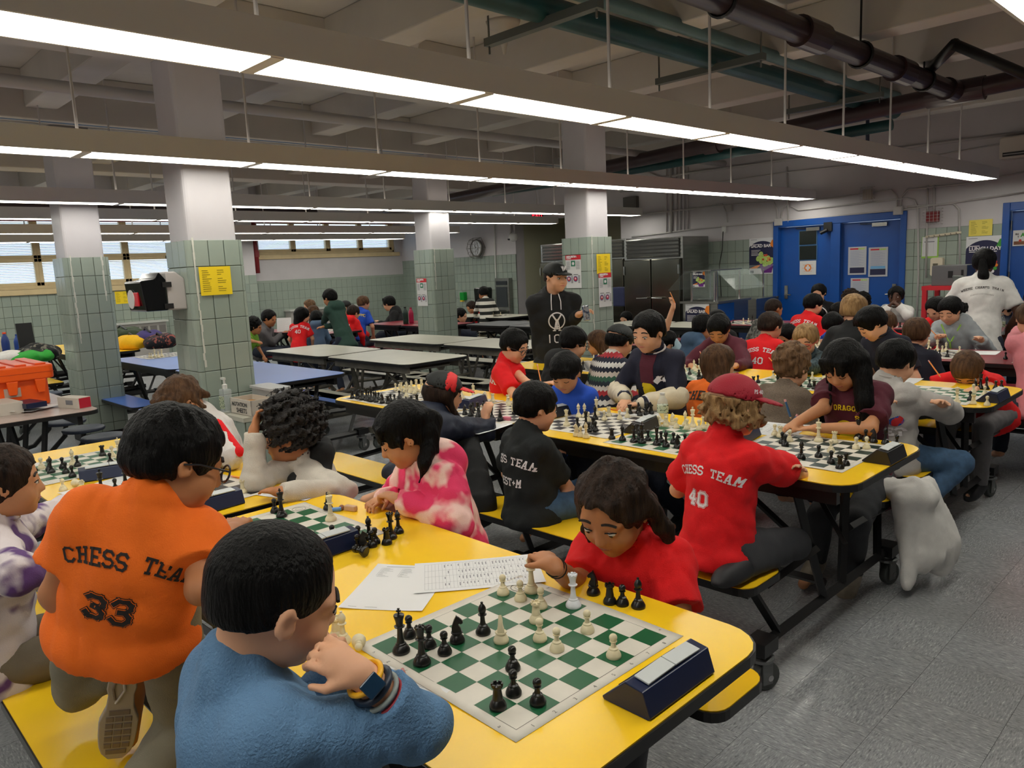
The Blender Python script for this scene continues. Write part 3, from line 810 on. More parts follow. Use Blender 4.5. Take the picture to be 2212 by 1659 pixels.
# far left mat
for c, kk, px, py in [('white','P',90,1013),('black','P',107,1016),('black','B',111,1022),('black','P',136,1012),('black','P',143,1023),('white','B',158,1005),('black','P',168,1008),('black','P',157,1031),
        ('black','R',222,985),('white','P',243,987),('white','K',258,990),('black','P',239,1002)]:
    piece(K[kk], c, at(px, py, z=TH_), 'cornerL')
piece('pawn', 'white', at(137, 1060, z=TH_), 'beside the girl in purple tie-dye', z=TH_)
piece('rook', 'white', at(162, 1052, z=TH_), 'beside the girl in purple tie-dye', lying=1.9, z=TH_)
for c, kk, px, py in [('black','K',220,1066),('black','Q',272,1050),('black','P',250,1060)]:
    piece(K[kk], c, at(px, py, z=TH_), 'left of the head of the boy in orange', z=TH_)
for c, kk, px, py in [('white','P',421,1070),('white','P',434,1074),('white','B',455,1058),('white','K',462,1051),('white','P',448,1026),('black','Q',470,1028),('black','N',460,1020),('white','R',526,1065),('black','P',471,1015)]:
    piece(K[kk], c, at(px, py, z=TH_), 'black1')
# black mat of the second table
def crop(pl, key, ox, oy, s):
    for c, kk, px, py in pl: piece(K[kk], 'white' if c == 'w' else 'black', at(ox+px/s, oy+py/s, z=TH_+.001), key)
crop([('w','P',330,265),('w','B',430,315),('w','B',510,315),('w','P',560,372),('w','K',668,285),('w','R',832,300),('w','P',772,355),('w','P',975,345),('w','P',1078,320),('w','Q',272,430),('b','B',650,345),('b','P',415,450),('b','Q',530,455),('b','P',565,515),('b','R',630,460),('b','P',655,505)], 't2d', 1180, 850, 6.144)
crop([('w','N',400,565),('w','P',458,575),('w','B',530,590)], 'taken, beside the black shirt', 1180, 850, 6.144)
crop([('b','R',1108,270),('b','N',1225,268),('b','P',1243,298),('b','B',1330,285),('b','R',1392,272)], 'by the hands of the varsity jacket', 1180, 850, 6.144)
crop([('b','R',872,605),('b','B',1012,625),('b','Q',1165,648),('b','K',1273,660),('b','P',1352,628),('b','Q',1468,685),('b','P',1525,648),('b','B',1590,708),('b','P',1690,665),('b','N',1742,725),('b','P',1842,685),('b','R',1962,738),('b','P',1990,700),('b','N',1240,605),
      ('w','P',1487,430),('w','R',1590,405),('w','N',1675,418),('w','P',1590,438),('w','P',1728,460),('w','B',1845,430),('w','P',1868,475),('w','K',1945,445),('w','P',2028,490),('w','Q',2085,470),('w','P',2140,470)], 't2e', 1180, 850, 6.144)
crop([('w','R',500+0,0)][:0], 't2e', 0, 0, 1)
crop([('w','B',200,560),('w','P',268,570)], 't2e', 1500, 800, 4.424)
crop([('w','R',820,640),('w','P',768,620),('w','P',910,680),('w','K',1185,680),('w','R',1338,695),('w','P',1305,780),('w','P',1545,752),('w','P',1645,750),('b','B',1022,845),('b','P',840,700),('b','P',868,725),('b','P',1187,832),('b','P',1307,890),('b','P',1447,910),('b','R',1390,940)], 't2f', 1500, 800, 4.424)
crop([('b','Q',1565,655),('b','P',1637,675),('b','N',1712,690),('b','B',1825,705),('b','P',1933,732)], 'taken, by the girl in maroon', 1500, 800, 4.424)
def opening(key, rnd, flip=False, full=True, far=True):
    """a game under way: both armies near their own sides, along y (players sit at -y and +y)"""
    b = BOARDS[key]; rr = random.Random(rnd); back = 'RNBQKBNR'
    ca, cb = ('black', 'white') if not flip else ('white', 'black')
    for side, c in ((0, ca), (1, cb)):
        for f in range(8):
            for row in (0, 1):
                if not full and rr.random() < .38: continue
                kk = back[f] if row == 0 else 'P'
                r_ = row if row == 0 else row+(rr.choice([0, 0, 1, 2]) if not full or rr.random() < .4 else 0)
                if side: r_ = 7-r_
                x = (f+.5)*SQ+rr.uniform(-.006, .006); y = (r_+.5)*SQ+rr.uniform(-.006, .006)
                ca_, sa = math.cos(b[2]), math.sin(b[2])
                piece(K[kk], c, (b[0]+x*ca_-y*sa, b[1]+x*sa+y*ca_), key)
opening('t2a', 1); opening('t2b', 2, full=False); opening('t2c', 3, full=False)
opening('t3b', 5, full=False); opening('t3c', 6, full=False); opening('t3d', 7, full=False)
opening('t4c', 8, full=False); opening('t4d', 9, full=False); opening('t5c', 10); opening('dk', 12)
opening('t5a', 14, full=False); opening('t5b', 15, full=False); opening('t4b', 16, full=False)
crop([('w','Q',1570,1375),('w','P',1727,1280),('w','P',1835,1300),('b','P',1697,1350),('w','R',1727,1385),('w','P',1858,1400)], 't3a', 1712, 560, 4.424)
crop([('b','N',1745,1240),('b','K',1795,1240),('b','B',1852,1245),('b','P',1940,1245),('b','P',1995,1240)], 'taken, before the bowed head', 1712, 560, 4.424)
crop([('b','P',2035,955),('b','R',2130,958),('w','R',2160,925),('w','K',2195,950)], 't4a', 1712, 560, 4.424)
for key, spots in dict(rd1=[(1,2,'P','black'),(3,3,'Q','black'),(5,5,'P','white'),(6,3,'K','white'),(2,6,'R','white')], rd2=[(1,2,'P','black'),(4,5,'K','white'),(5,3,'B','white'),(2,5,'K','black')],
                       st=[(2,2,'P','black'),(4,4,'R','black'),(5,6,'P','white'),(3,5,'K','black'),(6,2,'Q','white')], bl=[(5,1,'P','white'),(5,2,'K','white'),(6,3,'Q','white'),(6,1,'P','white'),(7,2,'B','white'),(4,3,'R','white'),(3,4,'P','white')],
                       pl=[(2,2,'P','white'),(6,6,'P','white')], t5d=[(1,1,'P','black'),(2,2,'P','black'),(4,5,'P','white'),(6,3,'K','black'),(6,6,'R','white'),(5,1,'B','white')]).items():
    b = BOARDS[key]
    for i, j, kk, c in spots: piece(K[kk], c, (b[0]+i*SQ, b[1]+j*SQ), key)
# labels: each piece by what it is, and its order from the left among its like
grp = {}
for rec_ in PIECES: grp.setdefault((rec_[1], rec_[2], rec_[3]), []).append(rec_)
ORD = ['leftmost', 'second from left', 'third from left', 'fourth from left', 'fifth from left', 'sixth from left', 'seventh from left', 'eighth from left', 'ninth from left']
for (kind, c, key), l in grp.items():
    l.sort(key=lambda r: r[4])
    where = BOARDS[key][3] if key in BOARDS else key
    for i, r in enumerate(l):
        lab = f'{c} chess {kind} {where}'
        if len(l) > 1: lab += ', '+(ORD[i] if i < len(l)-1 else 'rightmost')
        tag(r[0], r[5] or lab, 'chess piece', ('pieces '+where))

# ------------------------------------------------------------------ clocks
M_CNAVY = mat('clock_navy', (12, 26, 62), .32); M_CLEV = mat('clock_lever', (196, 200, 200), .45); M_CDIS = mat('clock_display', (30, 34, 50), .2)
M_CGRY = mat('clock_black', (28, 28, 30), .3)
def wedge_clock(c, rz, label, L=.215, body=None):
    root = thing('chess_clock', (c[0], c[1], TH_), label, 'chess clock', 'digital chess clocks', rz)
    P = [(-.056, .006), (-.050, .002), (.050, .0), (.056, .004), (.040, .050), (.000, .056)]
    n = 9; vs = []; m = len(P)
    for k in range(n):
        t = k/(n-1); yy = (t-.5)*L
        for (x, z) in P:
            bulge = -.012*(1-((x)/.056)**2)*(1 if k == 0 else (-1 if k == n-1 else 0))
            vs.append((x, yy+bulge*(1-z/.07), z))
    fs = [tuple(range(m)), tuple((n-1)*m+k for k in range(m-1, -1, -1))]
    for r_ in range(n-1):
        for k in range(m): fs.append((r_*m+k, (r_+1)*m+k, (r_+1)*m+(k+1) % m, r_*m+(k+1) % m))
    MB().add(vs, fs).build('body', body or M_CNAVY, root, bevel=.002)
    s = math.atan2(-.006, .040)
    lv = MB(); lv.box((0, -L*.2, 0), (.033, L*.39, .004), rx=.03); lv.box((0, L*.2, 0), (.033, L*.39, .004), rx=-.03)
    o = lv.build('rocker_lever', M_CLEV, root, bevel=.001); o.location = (.020, 0, .0575); o.rotation_euler = (0, -s, 0)
    d = MB().box((0, 0, 0), (.030, L*.72, .0015)).build('display', M_CDIS, root); d.location = (-.028, 0, .0320); d.rotation_euler = (0, -math.atan2(.050, .056), 0)
    return root
wedge_clock((-.803, 1.135), math.radians(0), 'navy digital chess clock at the rounded corner of the nearest table')
wedge_clock((-1.965, 1.08), math.radians(2), 'navy chess clock behind the head of the boy in blue')
wedge_clock((-3.52, .97), math.radians(-14), 'navy chess clock left of the head of the boy in orange', L=.23)
wedge_clock((-2.68, 1.05), math.radians(6), 'navy chess clock right of the neck of the boy in orange')
wedge_clock((-3.42, 2.96), math.radians(20), 'navy chess clock before the girl in the black and red cap')
wedge_clock((-1.70, 3.06), math.radians(10), 'navy chess clock at the neck of the boy in the red cap')
wedge_clock((-1.09, 4.60), math.radians(0), 'navy chess clock at the right end of the third yellow table')
wedge_clock((-2.32, 3.03)if 0 else (-2.19, 2.98), math.radians(12), 'black chess clock between the two mats right of the black shirt', body=M_CGRY)
cl = wedge_clock((-1.085, 3.06), math.radians(0), 'black flat digital clock at the right end of the second yellow table', L=.17, body=M_CGRY)
wedge_clock((-2.78, 3.0), math.radians(0), 'black upright clock by the cheek of the boy in the black shirt', L=.15, body=M_CGRY)

# ------------------------------------------------------------------ papers and small things on the tables
def sheet(cx, cy, rz, label, w=.216, h=.279, z=TH_, rule='table', curl=.004, mat_=None, cat='paper'):
    root = thing('score_sheet', (cx, cy, z+.0005), label, cat, 'sheets of paper on the tables', rz)
    n = 6; vs = []; fs = []
    def zz(x, y): return .0006+curl*max(0, (abs(x/w)+abs(y/h)-.55))**2*3
    for j in range(n+1):
        for i in range(n+1):
            x, y = (i/n-.5)*w, (j/n-.5)*h; vs.append((x, y, zz(x, y)))
    for j in range(n):
        for i in range(n): a = j*(n+1)+i; fs.append((a, a+1, a+n+2, a+n+1))
    MB().add(vs, fs).build('page', mat_ or M_PAPER, root, smooth=True)
    pr = MB(); rr = random.Random(int(abs(cx*999)))
    def rect(x0, y0, x1, y1):
        pr.add([(x0, y0, zz(x0, y0)+.0004), (x1, y0, zz(x1, y0)+.0004), (x1, y1, zz(x1, y1)+.0004), (x0, y1, zz(x0, y1)+.0004)], [(0, 1, 2, 3)])
    if rule == 'grid':
        for k in range(30): y = -h*.42+k*h*.84/30; rect(-w*.42, y, w*.42, y+.0004)
        for x in (-.42, -.2, .0, .21, .42): rect(x*w, -h*.42, x*w+.0007, h*.42)
        for k in range(24):
            for x in (-.38, -.16, .04, .25):
                if rr.random() < .7: y = -h*.42+(k+.25)*h*.84/30+h*.15; rect(x*w, y, x*w+rr.uniform(.008, .022), y+.0022)
    elif rule == 'table':
        for x in (-.38, -.1, .2):
            for k in range(10):
                y = h*.40-k*.006; rect(x*w, y, x*w+rr.uniform(.01, .035), y+.0012)
            rect(x*w-.003, h*.22, x*w-.0025, h*.41)
        rect(-w*.35, h*.44, w*.05, h*.44+.002); rect(-w*.40, -h*.46, -w*.3, -h*.46+.0015); rect(-w*.2, -h*.46, -w*.05, -h*.46+.0015)
    else:
        for k in range(12): y = -h*.40+k*h*.8/12; rect(-w*.42, y, w*rr.uniform(.0, .42), y+.0008)
    pr.build('print', M_INKG, root)
    return root
sheet(-1.585, 1.085, math.radians(35), 'white sheet with a small table, left of the big mat on yellow')
sheet(-1.485, 1.275, math.radians(-38), 'filled-in score sheet lying over another, behind the big mat', rule='grid', z=TH_+.0012, w=.20, h=.34)
sheet(-1.185, .775, math.radians(8), 'lined score sheet under the elbow of the boy in blue', rule='lines', z=TH_-.0004, w=.20, h=.13)
sheet(-3.33, .90, math.radians(15), 'white sheet behind the shoulder of the boy in orange', rule='none2')
sheet(-2.62, 1.36, math.radians(-70), 'score sheet under the elbow of the curly haired boy', rule='grid', w=.18, h=.24)
sheet(-1.66, 3.33, math.radians(10), 'score sheet by the writing hand of the girl in maroon', rule='grid')
sheet(-2.42, 3.27, math.radians(40), 'white sheet under the tall white king of the second table', rule='lines')
sheet(-2.90, 2.56, math.radians(8), 'score sheet hanging over the edge by the navy coat', rule='lines')
sheet(-1.7, 5.0, math.radians(5), 'score sheet under the writing boy with bowed head', rule='lines')
sheet(-1.75, 6.6, math.radians(5), 'open booklet before the boy in the grey zip jacket', w=.4, h=.25, rule='lines')
def pencil(a, b, label, m=None, r=.0036, name='pencil', cat='pencil'):
    m = m or mat('pencil_orange', (232, 132, 40), .4)
    a, b = Vector(a), Vector(b); d = (b-a)
    root = thing(name, a, label, cat, 'pencils and pens')
    MB().tube([(0, 0, 0), tuple(d*.88)], r, 6).build('shaft', m, root)
    MB().tube([tuple(d*.88), tuple(d)], r, 6, r2=.0006).build('tip', mat('bare_wood', (214, 180, 130), .6), root)
    MB().tube([tuple(-d.normalized()*.012), (0, 0, 0)], r*1.02, 8).build('eraser', mat('eraser_pink', (214, 150, 150), .6), root)
    return root
def P3(px, py, z): return tuple(at(px, py, z=z))
pencil(P3(503, 1029, .748), P3(550, 1037, .745), 'orange pencil at the elbow of the curly haired boy')
pencil(P3(872, 1453, .80), P3(886, 1490, .745), 'orange pencil behind the forearm of the boy in blue')
pencil(P3(455, 1248, .744), P3(492, 1247, .744), 'orange pen between the boy in orange and the boy in blue')
pencil(P3(1320, 884, .744), P3(1350, 889, .744), 'orange pencil under the hands of the varsity jacket')
pencil(P3(915, 838, .744), P3(932, 836, .744), 'orange pencil near the brim of the black and red cap')
e = thing('eraser_block', at(758, 1103, z=TH_), 'beige eraser lying near the pink hoodie', 'eraser', None, .3)
MB().bb((-.024, -.010, 0), (.024, .010, .019)).build('block', mat('eraser_beige', (196, 160, 128), .7), e, bevel=.004)
e = thing('toy_charm', at(725, 1105, z=TH_), 'pale blue charm behind the tall white king', 'toy', None, .9)
MB().tube([(-.025, 0, .008), (.02, 0, .008)], .007, 10).build('barrel', mat('charm_blue', (96, 148, 214), .35), e, bevel=.002)
MB().lathe([(.004, 0), (.010, .004), (.010, .012), (.004, .018)], (.02, .014, 0), 12).build('bead', mat('charm_brown', (150, 96, 70), .5), e)
e = thing('eraser_block', at(1095, 1058-150, z=TH_), 'pink eraser by the sleeve of the navy coat', 'eraser', None, .2)
MB().bb((-.024, -.011, 0), (.024, .011, .02)).build('block', mat('eraser_pink2', (214, 120, 140), .6), e, bevel=.004)
M_PET = mat('clear_bottle', (225, 232, 236), .06, alpha=.28, spec=.7)
M_LABEL = mat('bottle_label', (196, 206, 176), .5, rgb2=(60, 80, 60), scale=90, sharp=(.52, .6))
def bottle(p, label, h=.20, z=TH_, m=None, cap=None, r=.032, lab=True, body_label='water bottle'):
    root = thing('water_bottle', (p[0], p[1], z), label, 'bottle', 'bottles')
    pr = [(r*.9, 0), (r, .006), (r, h*.25), (r*.96, h*.30), (r, h*.35), (r, h*.62), (r*.85, h*.75), (r*.45, h*.88), (r*.40, h*.93)]
    MB().lathe(pr, n=24).build('bottle_body', m or M_PET, root, smooth=True)
    MB().lathe([(r*.46, h*.93), (r*.46, h*1.0), (r*.2, h*1.005)], n=20).build('cap', cap or M_WHITE, root)
    if lab: MB().lathe([(r*1.01, h*.36), (r*1.015, h*.37), (r*1.015, h*.60), (r*1.01, h*.61)], n=24).build('label_band', M_LABEL, root)
    return root
bottle(at(1432, 914, z=TH_), 'clear water bottle by the cream sleeve of the varsity jacket', .155, r=.028)
bottle(at(2162, 723, z=TH_), 'clear water bottle on the far red table by the woman')
# ------------------------------------------------------------------ implicit-surface modelling (bodies, hair, clothes)
def V(*a): return np.array(a, dtype=np.float64)
def nrm(v): v = np.asarray(v, float); return v/(np.linalg.norm(v)+1e-9)
class SDF:
    def __init__(s): s.p = []
    def cone(s, a, b, ra, rb, k=.012, op='u', flat=1.0, side=None):
        """tapered capsule; flat<1 squeezes it along side"""
        s.p.append(('cone', np.array(a, float), np.array(b, float), ra, rb, k, op, flat, None if side is None else nrm(side))); return s
    def ell(s, c, r, R=None, k=.012, op='u'):
        s.p.append(('ell', np.array(c, float), np.array(r, float), np.eye(3) if R is None else np.array(R, float), k, op)); return s
    def cut(s, c, n, k=.004):
        """remove the half space beyond plane (c,n)"""
        s.p.append(('cut', np.array(c, float), nrm(n), k)); return s
    def tubecut(s, a, b, ra, n, k=.004):
        """remove what lies past plane through b (normal n) near the axis a-b"""
        s.p.append(('tcut', np.array(a, float), np.array(b, float), ra, nrm(n), k)); return s
    def noise(s, amp, freq, seed=0, stretch=(1, 1, 1), box=None):
        s.p.append(('noise', amp, freq, seed, stretch, box)); return s
    def stripes(s, c, axis, n, amp, seed=0):
        s.p.append(('stripes', np.array(c, float), nrm(axis), n, amp, seed)); return s
    def begin(s): s.p.append(('begin',)); return s
    def end(s, k=.03): s.p.append(('end', k)); return s
    def bounds(s):
        lo = V(9, 9, 9)*1e3; hi = -lo
        for q in s.p:
            if q[0] == 'cone' and q[6] == 'u':
                r = max(q[3], q[4]); lo = np.minimum(lo, np.minimum(q[1], q[2])-r); hi = np.maximum(hi, np.maximum(q[1], q[2])+r)
            elif q[0] == 'ell' and q[5] == 'u':
                e = np.sqrt(((q[3].T*q[2])**2).sum(1)); lo = np.minimum(lo, q[1]-e); hi = np.maximum(hi, q[1]+e)
        return lo, hi
    def mesh(s, res):
        lo, hi = s.bounds(); lo = lo-res*4-.012; hi = hi+res*4+.012
        n = np.ceil((hi-lo)/res).astype(int)+1
        F = np.full(n, .3, np.float32)
        ax = [(lo[i]+res*np.arange(n[i])).astype(np.float32) for i in range(3)]
        def sub(a, b):
            i0 = np.clip(np.floor((a-lo)/res).astype(int), 0, n-1); i1 = np.clip(np.ceil((b-lo)/res).astype(int)+1, 1, n)
            sl = tuple(slice(i0[i], i1[i]) for i in range(3))
            return sl, ax[0][sl[0]][:, None, None], ax[1][sl[1]][None, :, None], ax[2][sl[2]][None, None, :]
        stack = []
        for q in s.p:
            if q[0] == 'begin': stack.append(F); F = np.full(n, .3, np.float32); continue
            if q[0] == 'end':
                D = F; F = stack.pop(); m = D < .29
                A_ = F[m]; B_ = D[m]; h = np.clip(q[1]-abs(A_-B_), 0, None)/q[1]; F[m] = np.minimum(A_, B_)-h*h*q[1]*.25; continue
            if q[0] == 'cone':
                _, a, b, ra, rb, k, op, flat, side = q
                r = max(ra, rb)+k+res*2
                sl, X, Y, Z = sub(np.minimum(a, b)-r, np.maximum(a, b)+r)
                d = b-a; L2 = max(d@d, 1e-9)
                px, py, pz = X-a[0], Y-a[1], Z-a[2]
                t = np.clip((px*d[0]+py*d[1]+pz*d[2])/L2, 0, 1)
                qx, qy, qz = px-t*d[0], py-t*d[1], pz-t*d[2]
                if side is not None:
                    sd = qx*side[0]+qy*side[1]+qz*side[2]; f = (1/flat-1)*sd
                    qx, qy, qz = qx+f*side[0], qy+f*side[1], qz+f*side[2]
                D = np.sqrt(qx*qx+qy*qy+qz*qz)-(ra+(rb-ra)*t)
                if side is not None: D = D*np.float32(min(1, flat*1.15))
            elif q[0] == 'ell':
                _, c, r3, R, k, op = q
                e = np.sqrt(((R.T*r3)**2).sum(1))+k+res*2
                sl, X, Y, Z = sub(c-e, c+e)
                px, py, pz = X-c[0], Y-c[1], Z-c[2]
                l = [R[i][0]*px+R[i][1]*py+R[i][2]*pz for i in range(3)]
                k0 = np.sqrt((l[0]/r3[0])**2+(l[1]/r3[1])**2+(l[2]/r3[2])**2)
                k1 = np.sqrt((l[0]/r3[0]**2)**2+(l[1]/r3[1]**2)**2+(l[2]/r3[2]**2)**2)+1e-6
                D = k0*(k0-1)/k1
            elif q[0] == 'cut':
                _, c, nn, k = q
                D = -((ax[0][:, None, None]-c[0])*nn[0]+(ax[1][None, :, None]-c[1])*nn[1]+(ax[2][None, None, :]-c[2])*nn[2])
                np.maximum(F, -D, out=F); continue
            elif q[0] == 'tcut':
                _, a, b, ra, nn, k = q
                pl = (ax[0][:, None, None]-b[0])*nn[0]+(ax[1][None, :, None]-b[1])*nn[1]+(ax[2][None, None, :]-b[2])*nn[2]
                np.maximum(F, pl.astype(np.float32), out=F); continue
            elif q[0] == 'noise':
                _, amp, fr, seed, stc, box = q
                rr = np.random.default_rng(abs(seed))
                if box is None: sl, X, Y, Z = sub(lo, hi)
                else: sl, X, Y, Z = sub(np.array(box[0]), np.array(box[1]))
                N = 0
                for o_ in range(3):
                    v = rr.normal(size=3); v = v/np.linalg.norm(v)*fr*(1.0+.6*o_)*np.array(stc); v2 = rr.normal(size=3)*fr*.5
                    N = N+np.sin(X*v[0]+Y*v[1]+Z*v[2]+rr.uniform(0, 6)+1.3*np.sin(X*v2[0]+Y*v2[1]+Z*v2[2]))/(1+.5*o_)
                if seed < 0: N = .45-abs(N)
                if box is None: F[sl] += np.float32(amp)*N.astype(np.float32)
                else:
                    c = (np.array(box[0])+np.array(box[1]))/2; hh = (np.array(box[1])-np.array(box[0]))/2
                    w = np.clip(1-np.maximum(np.maximum(abs(X-c[0])/hh[0], abs(Y-c[1])/hh[1]), abs(Z-c[2])/hh[2]), 0, .3)/.3
                    F[sl] += (np.float32(amp)*N*w).astype(np.float32)
                continue
            elif q[0] == 'stripes':
                _, c, a, nst, amp, seed = q
                X, Y, Z = ax[0][:, None, None]-c[0], ax[1][None, :, None]-c[1], ax[2][None, None, :]-c[2]
                u = nrm(np.cross(a, [.3, .2, .9])); w = np.cross(a, u)
                th = np.arctan2(X*w[0]+Y*w[1]+Z*w[2], X*u[0]+Y*u[1]+Z*u[2])
                h = X*a[0]+Y*a[1]+Z*a[2]
                F += (amp*(np.sin(th*nst+h*25+seed)+.6*np.sin(th*nst*2.3-h*18+2*seed))).astype(np.float32); continue
            G = F[sl]
            if op == 'u':
                h = np.clip(k-abs(G-D), 0, None)/k; F[sl] = np.minimum(G, D)-h*h*k*.25
            else:
                D = -D; h = np.clip(k-abs(G-D), 0, None)/k; F[sl] = np.maximum(G, D)+h*h*k*.25
        return surface_nets(F, lo, res)
def surface_nets(F, lo, res):
    S = F < 0
    n = F.shape
    c = np.zeros(tuple(d-1 for d in n), np.int8)
    for dx in (0, 1):
        for dy in (0, 1):
            for dz in (0, 1): c += S[dx:n[0]-1+dx, dy:n[1]-1+dy, dz:n[2]-1+dz]
    act = np.argwhere((c > 0) & (c < 8))
    if len(act) == 0: return np.zeros((0, 3)), np.zeros((0, 4), int)
    idx = np.full(c.shape, -1, np.int32); idx[tuple(act.T)] = np.arange(len(act))
    acc = np.zeros((len(act), 3)); cnt = np.zeros(len(act))
    cor = [(0,0,0),(1,0,0),(0,1,0),(1,1,0),(0,0,1),(1,0,1),(0,1,1),(1,1,1)]
    val = [F[act[:, 0]+a, act[:, 1]+b, act[:, 2]+d] for a, b, d in cor]
    for i, j in ((0,1),(2,3),(4,5),(6,7),(0,2),(1,3),(4,6),(5,7),(0,4),(1,5),(2,6),(3,7)):
        m = (val[i] < 0) != (val[j] < 0)
        t = np.where(m, val[i]/(val[i]-val[j]+1e-12), 0)
        for k in range(3): acc[:, k] += np.where(m, cor[i][k]+(cor[j][k]-cor[i][k])*t, 0)
        cnt += m
    P = (act+acc/cnt[:, None])*res+lo
    fs = []
    for a in range(3):
        b, d = (a+1) % 3, (a+2) % 3
        sl0 = [slice(1, -1)]*3; sl0[a] = slice(0, -1); sl1 = list(sl0); sl1[a] = slice(1, None)
        A = S[tuple(sl0)]; B = S[tuple(sl1)]
        E_ = np.argwhere(A != B)
        if len(E_) == 0: continue
        off = np.array([1, 1, 1]); off[a] = 0; E0 = E_+off
        e1 = E0.copy(); e1[:, b] -= 1; e2 = E0.copy(); e2[:, b] -= 1; e2[:, d] -= 1; e3 = E0.copy(); e3[:, d] -= 1
        q = np.stack([idx[tuple(E0.T)], idx[tuple(e1.T)], idx[tuple(e2.T)], idx[tuple(e3.T)]], 1)
        fl = ~A[tuple(E_.T)]
        q[fl] = q[fl][:, ::-1]
        fs.append(q[(q >= 0).all(1)])
    return P, np.concatenate(fs)
def sdf_obj(name, s, res, m, parent, org, extra=None):
    res = res*(1.18 if res < .0062 else 1.38)
    P, Fq = s.mesh(res)
    me = bpy.data.meshes.new(name)
    P = P-np.array(org)
    me.vertices.add(len(P)); me.vertices.foreach_set('co', P.astype(np.float32).ravel())
    me.loops.add(len(Fq)*4); me.loops.foreach_set('vertex_index', Fq.astype(np.int32).ravel())
    me.polygons.add(len(Fq)); me.polygons.foreach_set('loop_start', np.arange(0, len(Fq)*4, 4, dtype=np.int32))
    me.polygons.foreach_set('loop_total', np.full(len(Fq), 4, np.int32))
    me.polygons.foreach_set('use_smooth', np.ones(len(Fq), bool))
    me.update(calc_edges=True); me.materials.append(m)
    o = bpy.data.objects.new(name, me); COL.objects.link(o); o.parent = parent
    return o

# ------------------------------------------------------------------ people
def skin(n, rgb, lip): 
    return mat('skin_'+n, rgb, .52, noise=.05, scale=22, sss=.08, spec=.35), mat('lips_'+n, lip, .45)
SK = dict(light=skin('light', (222, 168, 134), (196, 112, 104)), tan=skin('tan', (200, 142, 102), (172, 96, 86)),
          olive=skin('olive', (182, 122, 82), (160, 88, 76)), brown=skin('brown', (150, 96, 60), (128, 70, 58)), dark=skin('dark', (84, 54, 40), (92, 52, 46)))
def hairmat(n, c1, c2, rough=.46):
    return mat('hair_'+n, c1, rough, rgb2=c2, scale=60, stretch=(1, 1, .18), bump=.9, bscale=150, spec=.13, detail=6)
HM = dict(black=hairmat('black', (3, 3, 3), (16, 15, 15)), dark=hairmat('dark', (24, 17, 14), (58, 44, 36)), brown=hairmat('brown', (58, 40, 28), (104, 76, 54)),
          blond=hairmat('blond', (112, 84, 54), (176, 142, 98)), lbrown=hairmat('lbrown', (84, 62, 44), (134, 104, 76)), curly=mat('hair_curly', (12, 10, 10), .6, rgb2=(38, 32, 30), scale=90, bump=1.0, bscale=140))
M_EYEW = mat('eye_white', (214, 208, 202), .25); M_IRIS = mat('iris', (34, 22, 16), .15); M_BROW = mat('eyebrow', (34, 26, 22), .8)
def cloth(n, rgb, **k):
    k.setdefault('rough', .85); k.setdefault('noise', .05); k.setdefault('scale', 30); k.setdefault('bump', .25); k.setdefault('bscale', 350)
    return mat('cloth_'+n, rgb, **k)
FACE = {}
def dirv(deg): a = math.radians(deg); return V(math.sin(a), math.cos(a), 0)   # 0 = +Y, 90 = +X
def ik(a, c, l1, l2, hint):
    a, c = np.array(a, float), np.array(c, float); d = c-a; L = np.linalg.norm(d)
    if L > (l1+l2)*.995: c = a+d/L*(l1+l2)*.995; d = c-a; L = np.linalg.norm(d)
    L = max(L, abs(l1-l2)*1.1+.01)
    x = (l1*l1-l2*l2+L*L)/(2*L); h = math.sqrt(max(l1*l1-x*x, 0)); u = d/np.linalg.norm(d)
    hh = np.array(hint, float); hh = hh-u*(hh@u); hh = nrm(hh)
    return a+u*x+hh*h, c
def hand(S, wrist, d, n, sc_=1.0, curl=.5, lefty=1, spread=1.0, res=.006):
    """palm + four fingers + thumb; d towards the fingers, n out of the back of the hand"""
    d = nrm(d); n = nrm(n-d*(n@d)); s = np.cross(d, n)*lefty
    pl = .062*sc_; w = .054*sc_
    R = np.array([s, d, n])
    S.ell(wrist+d*pl*.55, (w*.52, pl*.66, .0135*sc_), R, k=.010)
    S.cone(wrist-d*.02, wrist+d*.012, .0175*sc_, .019*sc_, k=.012, flat=.8, side=n)
    rf = max(.0066*sc_, res*.95)
    for i, (o, L) in enumerate(((-.36, .050), (-.12, .058), (.12, .055), (.36, .044))):
        b = wrist+d*pl*(.98-.12*abs(o))+s*w*o*1.25; L = L*sc_; c_ = curl*(1+.15*i)
        a1 = .35*c_; a2 = 1.15*c_; a3 = 1.75*c_
        p1 = b+(d*math.cos(a1)-n*math.sin(a1)+s*o*.25*spread)*L*.45
        p2 = p1+(d*math.cos(a2)-n*math.sin(a2))*L*.33
        p3 = p2+(d*math.cos(a3)-n*math.sin(a3))*L*.26
        S.cone(b-d*.012, p1, rf*1.18, rf*1.08, k=.004).cone(p1, p2, rf*1.06, rf, k=.003).cone(p2, p3, rf, rf*.84, k=.003)
    t0 = wrist+d*pl*.22-s*w*.42; t1 = t0+nrm(d*.7-s*.75-n*.3)*.032*sc_; t2 = t1+nrm(d*.95-s*.15-n*.35*(.5+curl))*.028*sc_
    S.cone(t0, t1, rf*1.6, rf*1.25, k=.010).cone(t1, t2, rf*1.22, rf*.98, k=.004)
def hframe(yaw, pitch=0, roll=0):
    f = dirv(yaw); r = np.cross(f, [0, 0, 1.0]); r = nrm(r)
    p = math.radians(pitch); f2 = f*math.cos(p)-V(0, 0, 1)*math.sin(p); u = np.cross(r, f2)
    ro = math.radians(roll); r2 = r*math.cos(ro)+u*math.sin(ro); u2 = np.cross(r2, f2)
    return r2, f2, u2
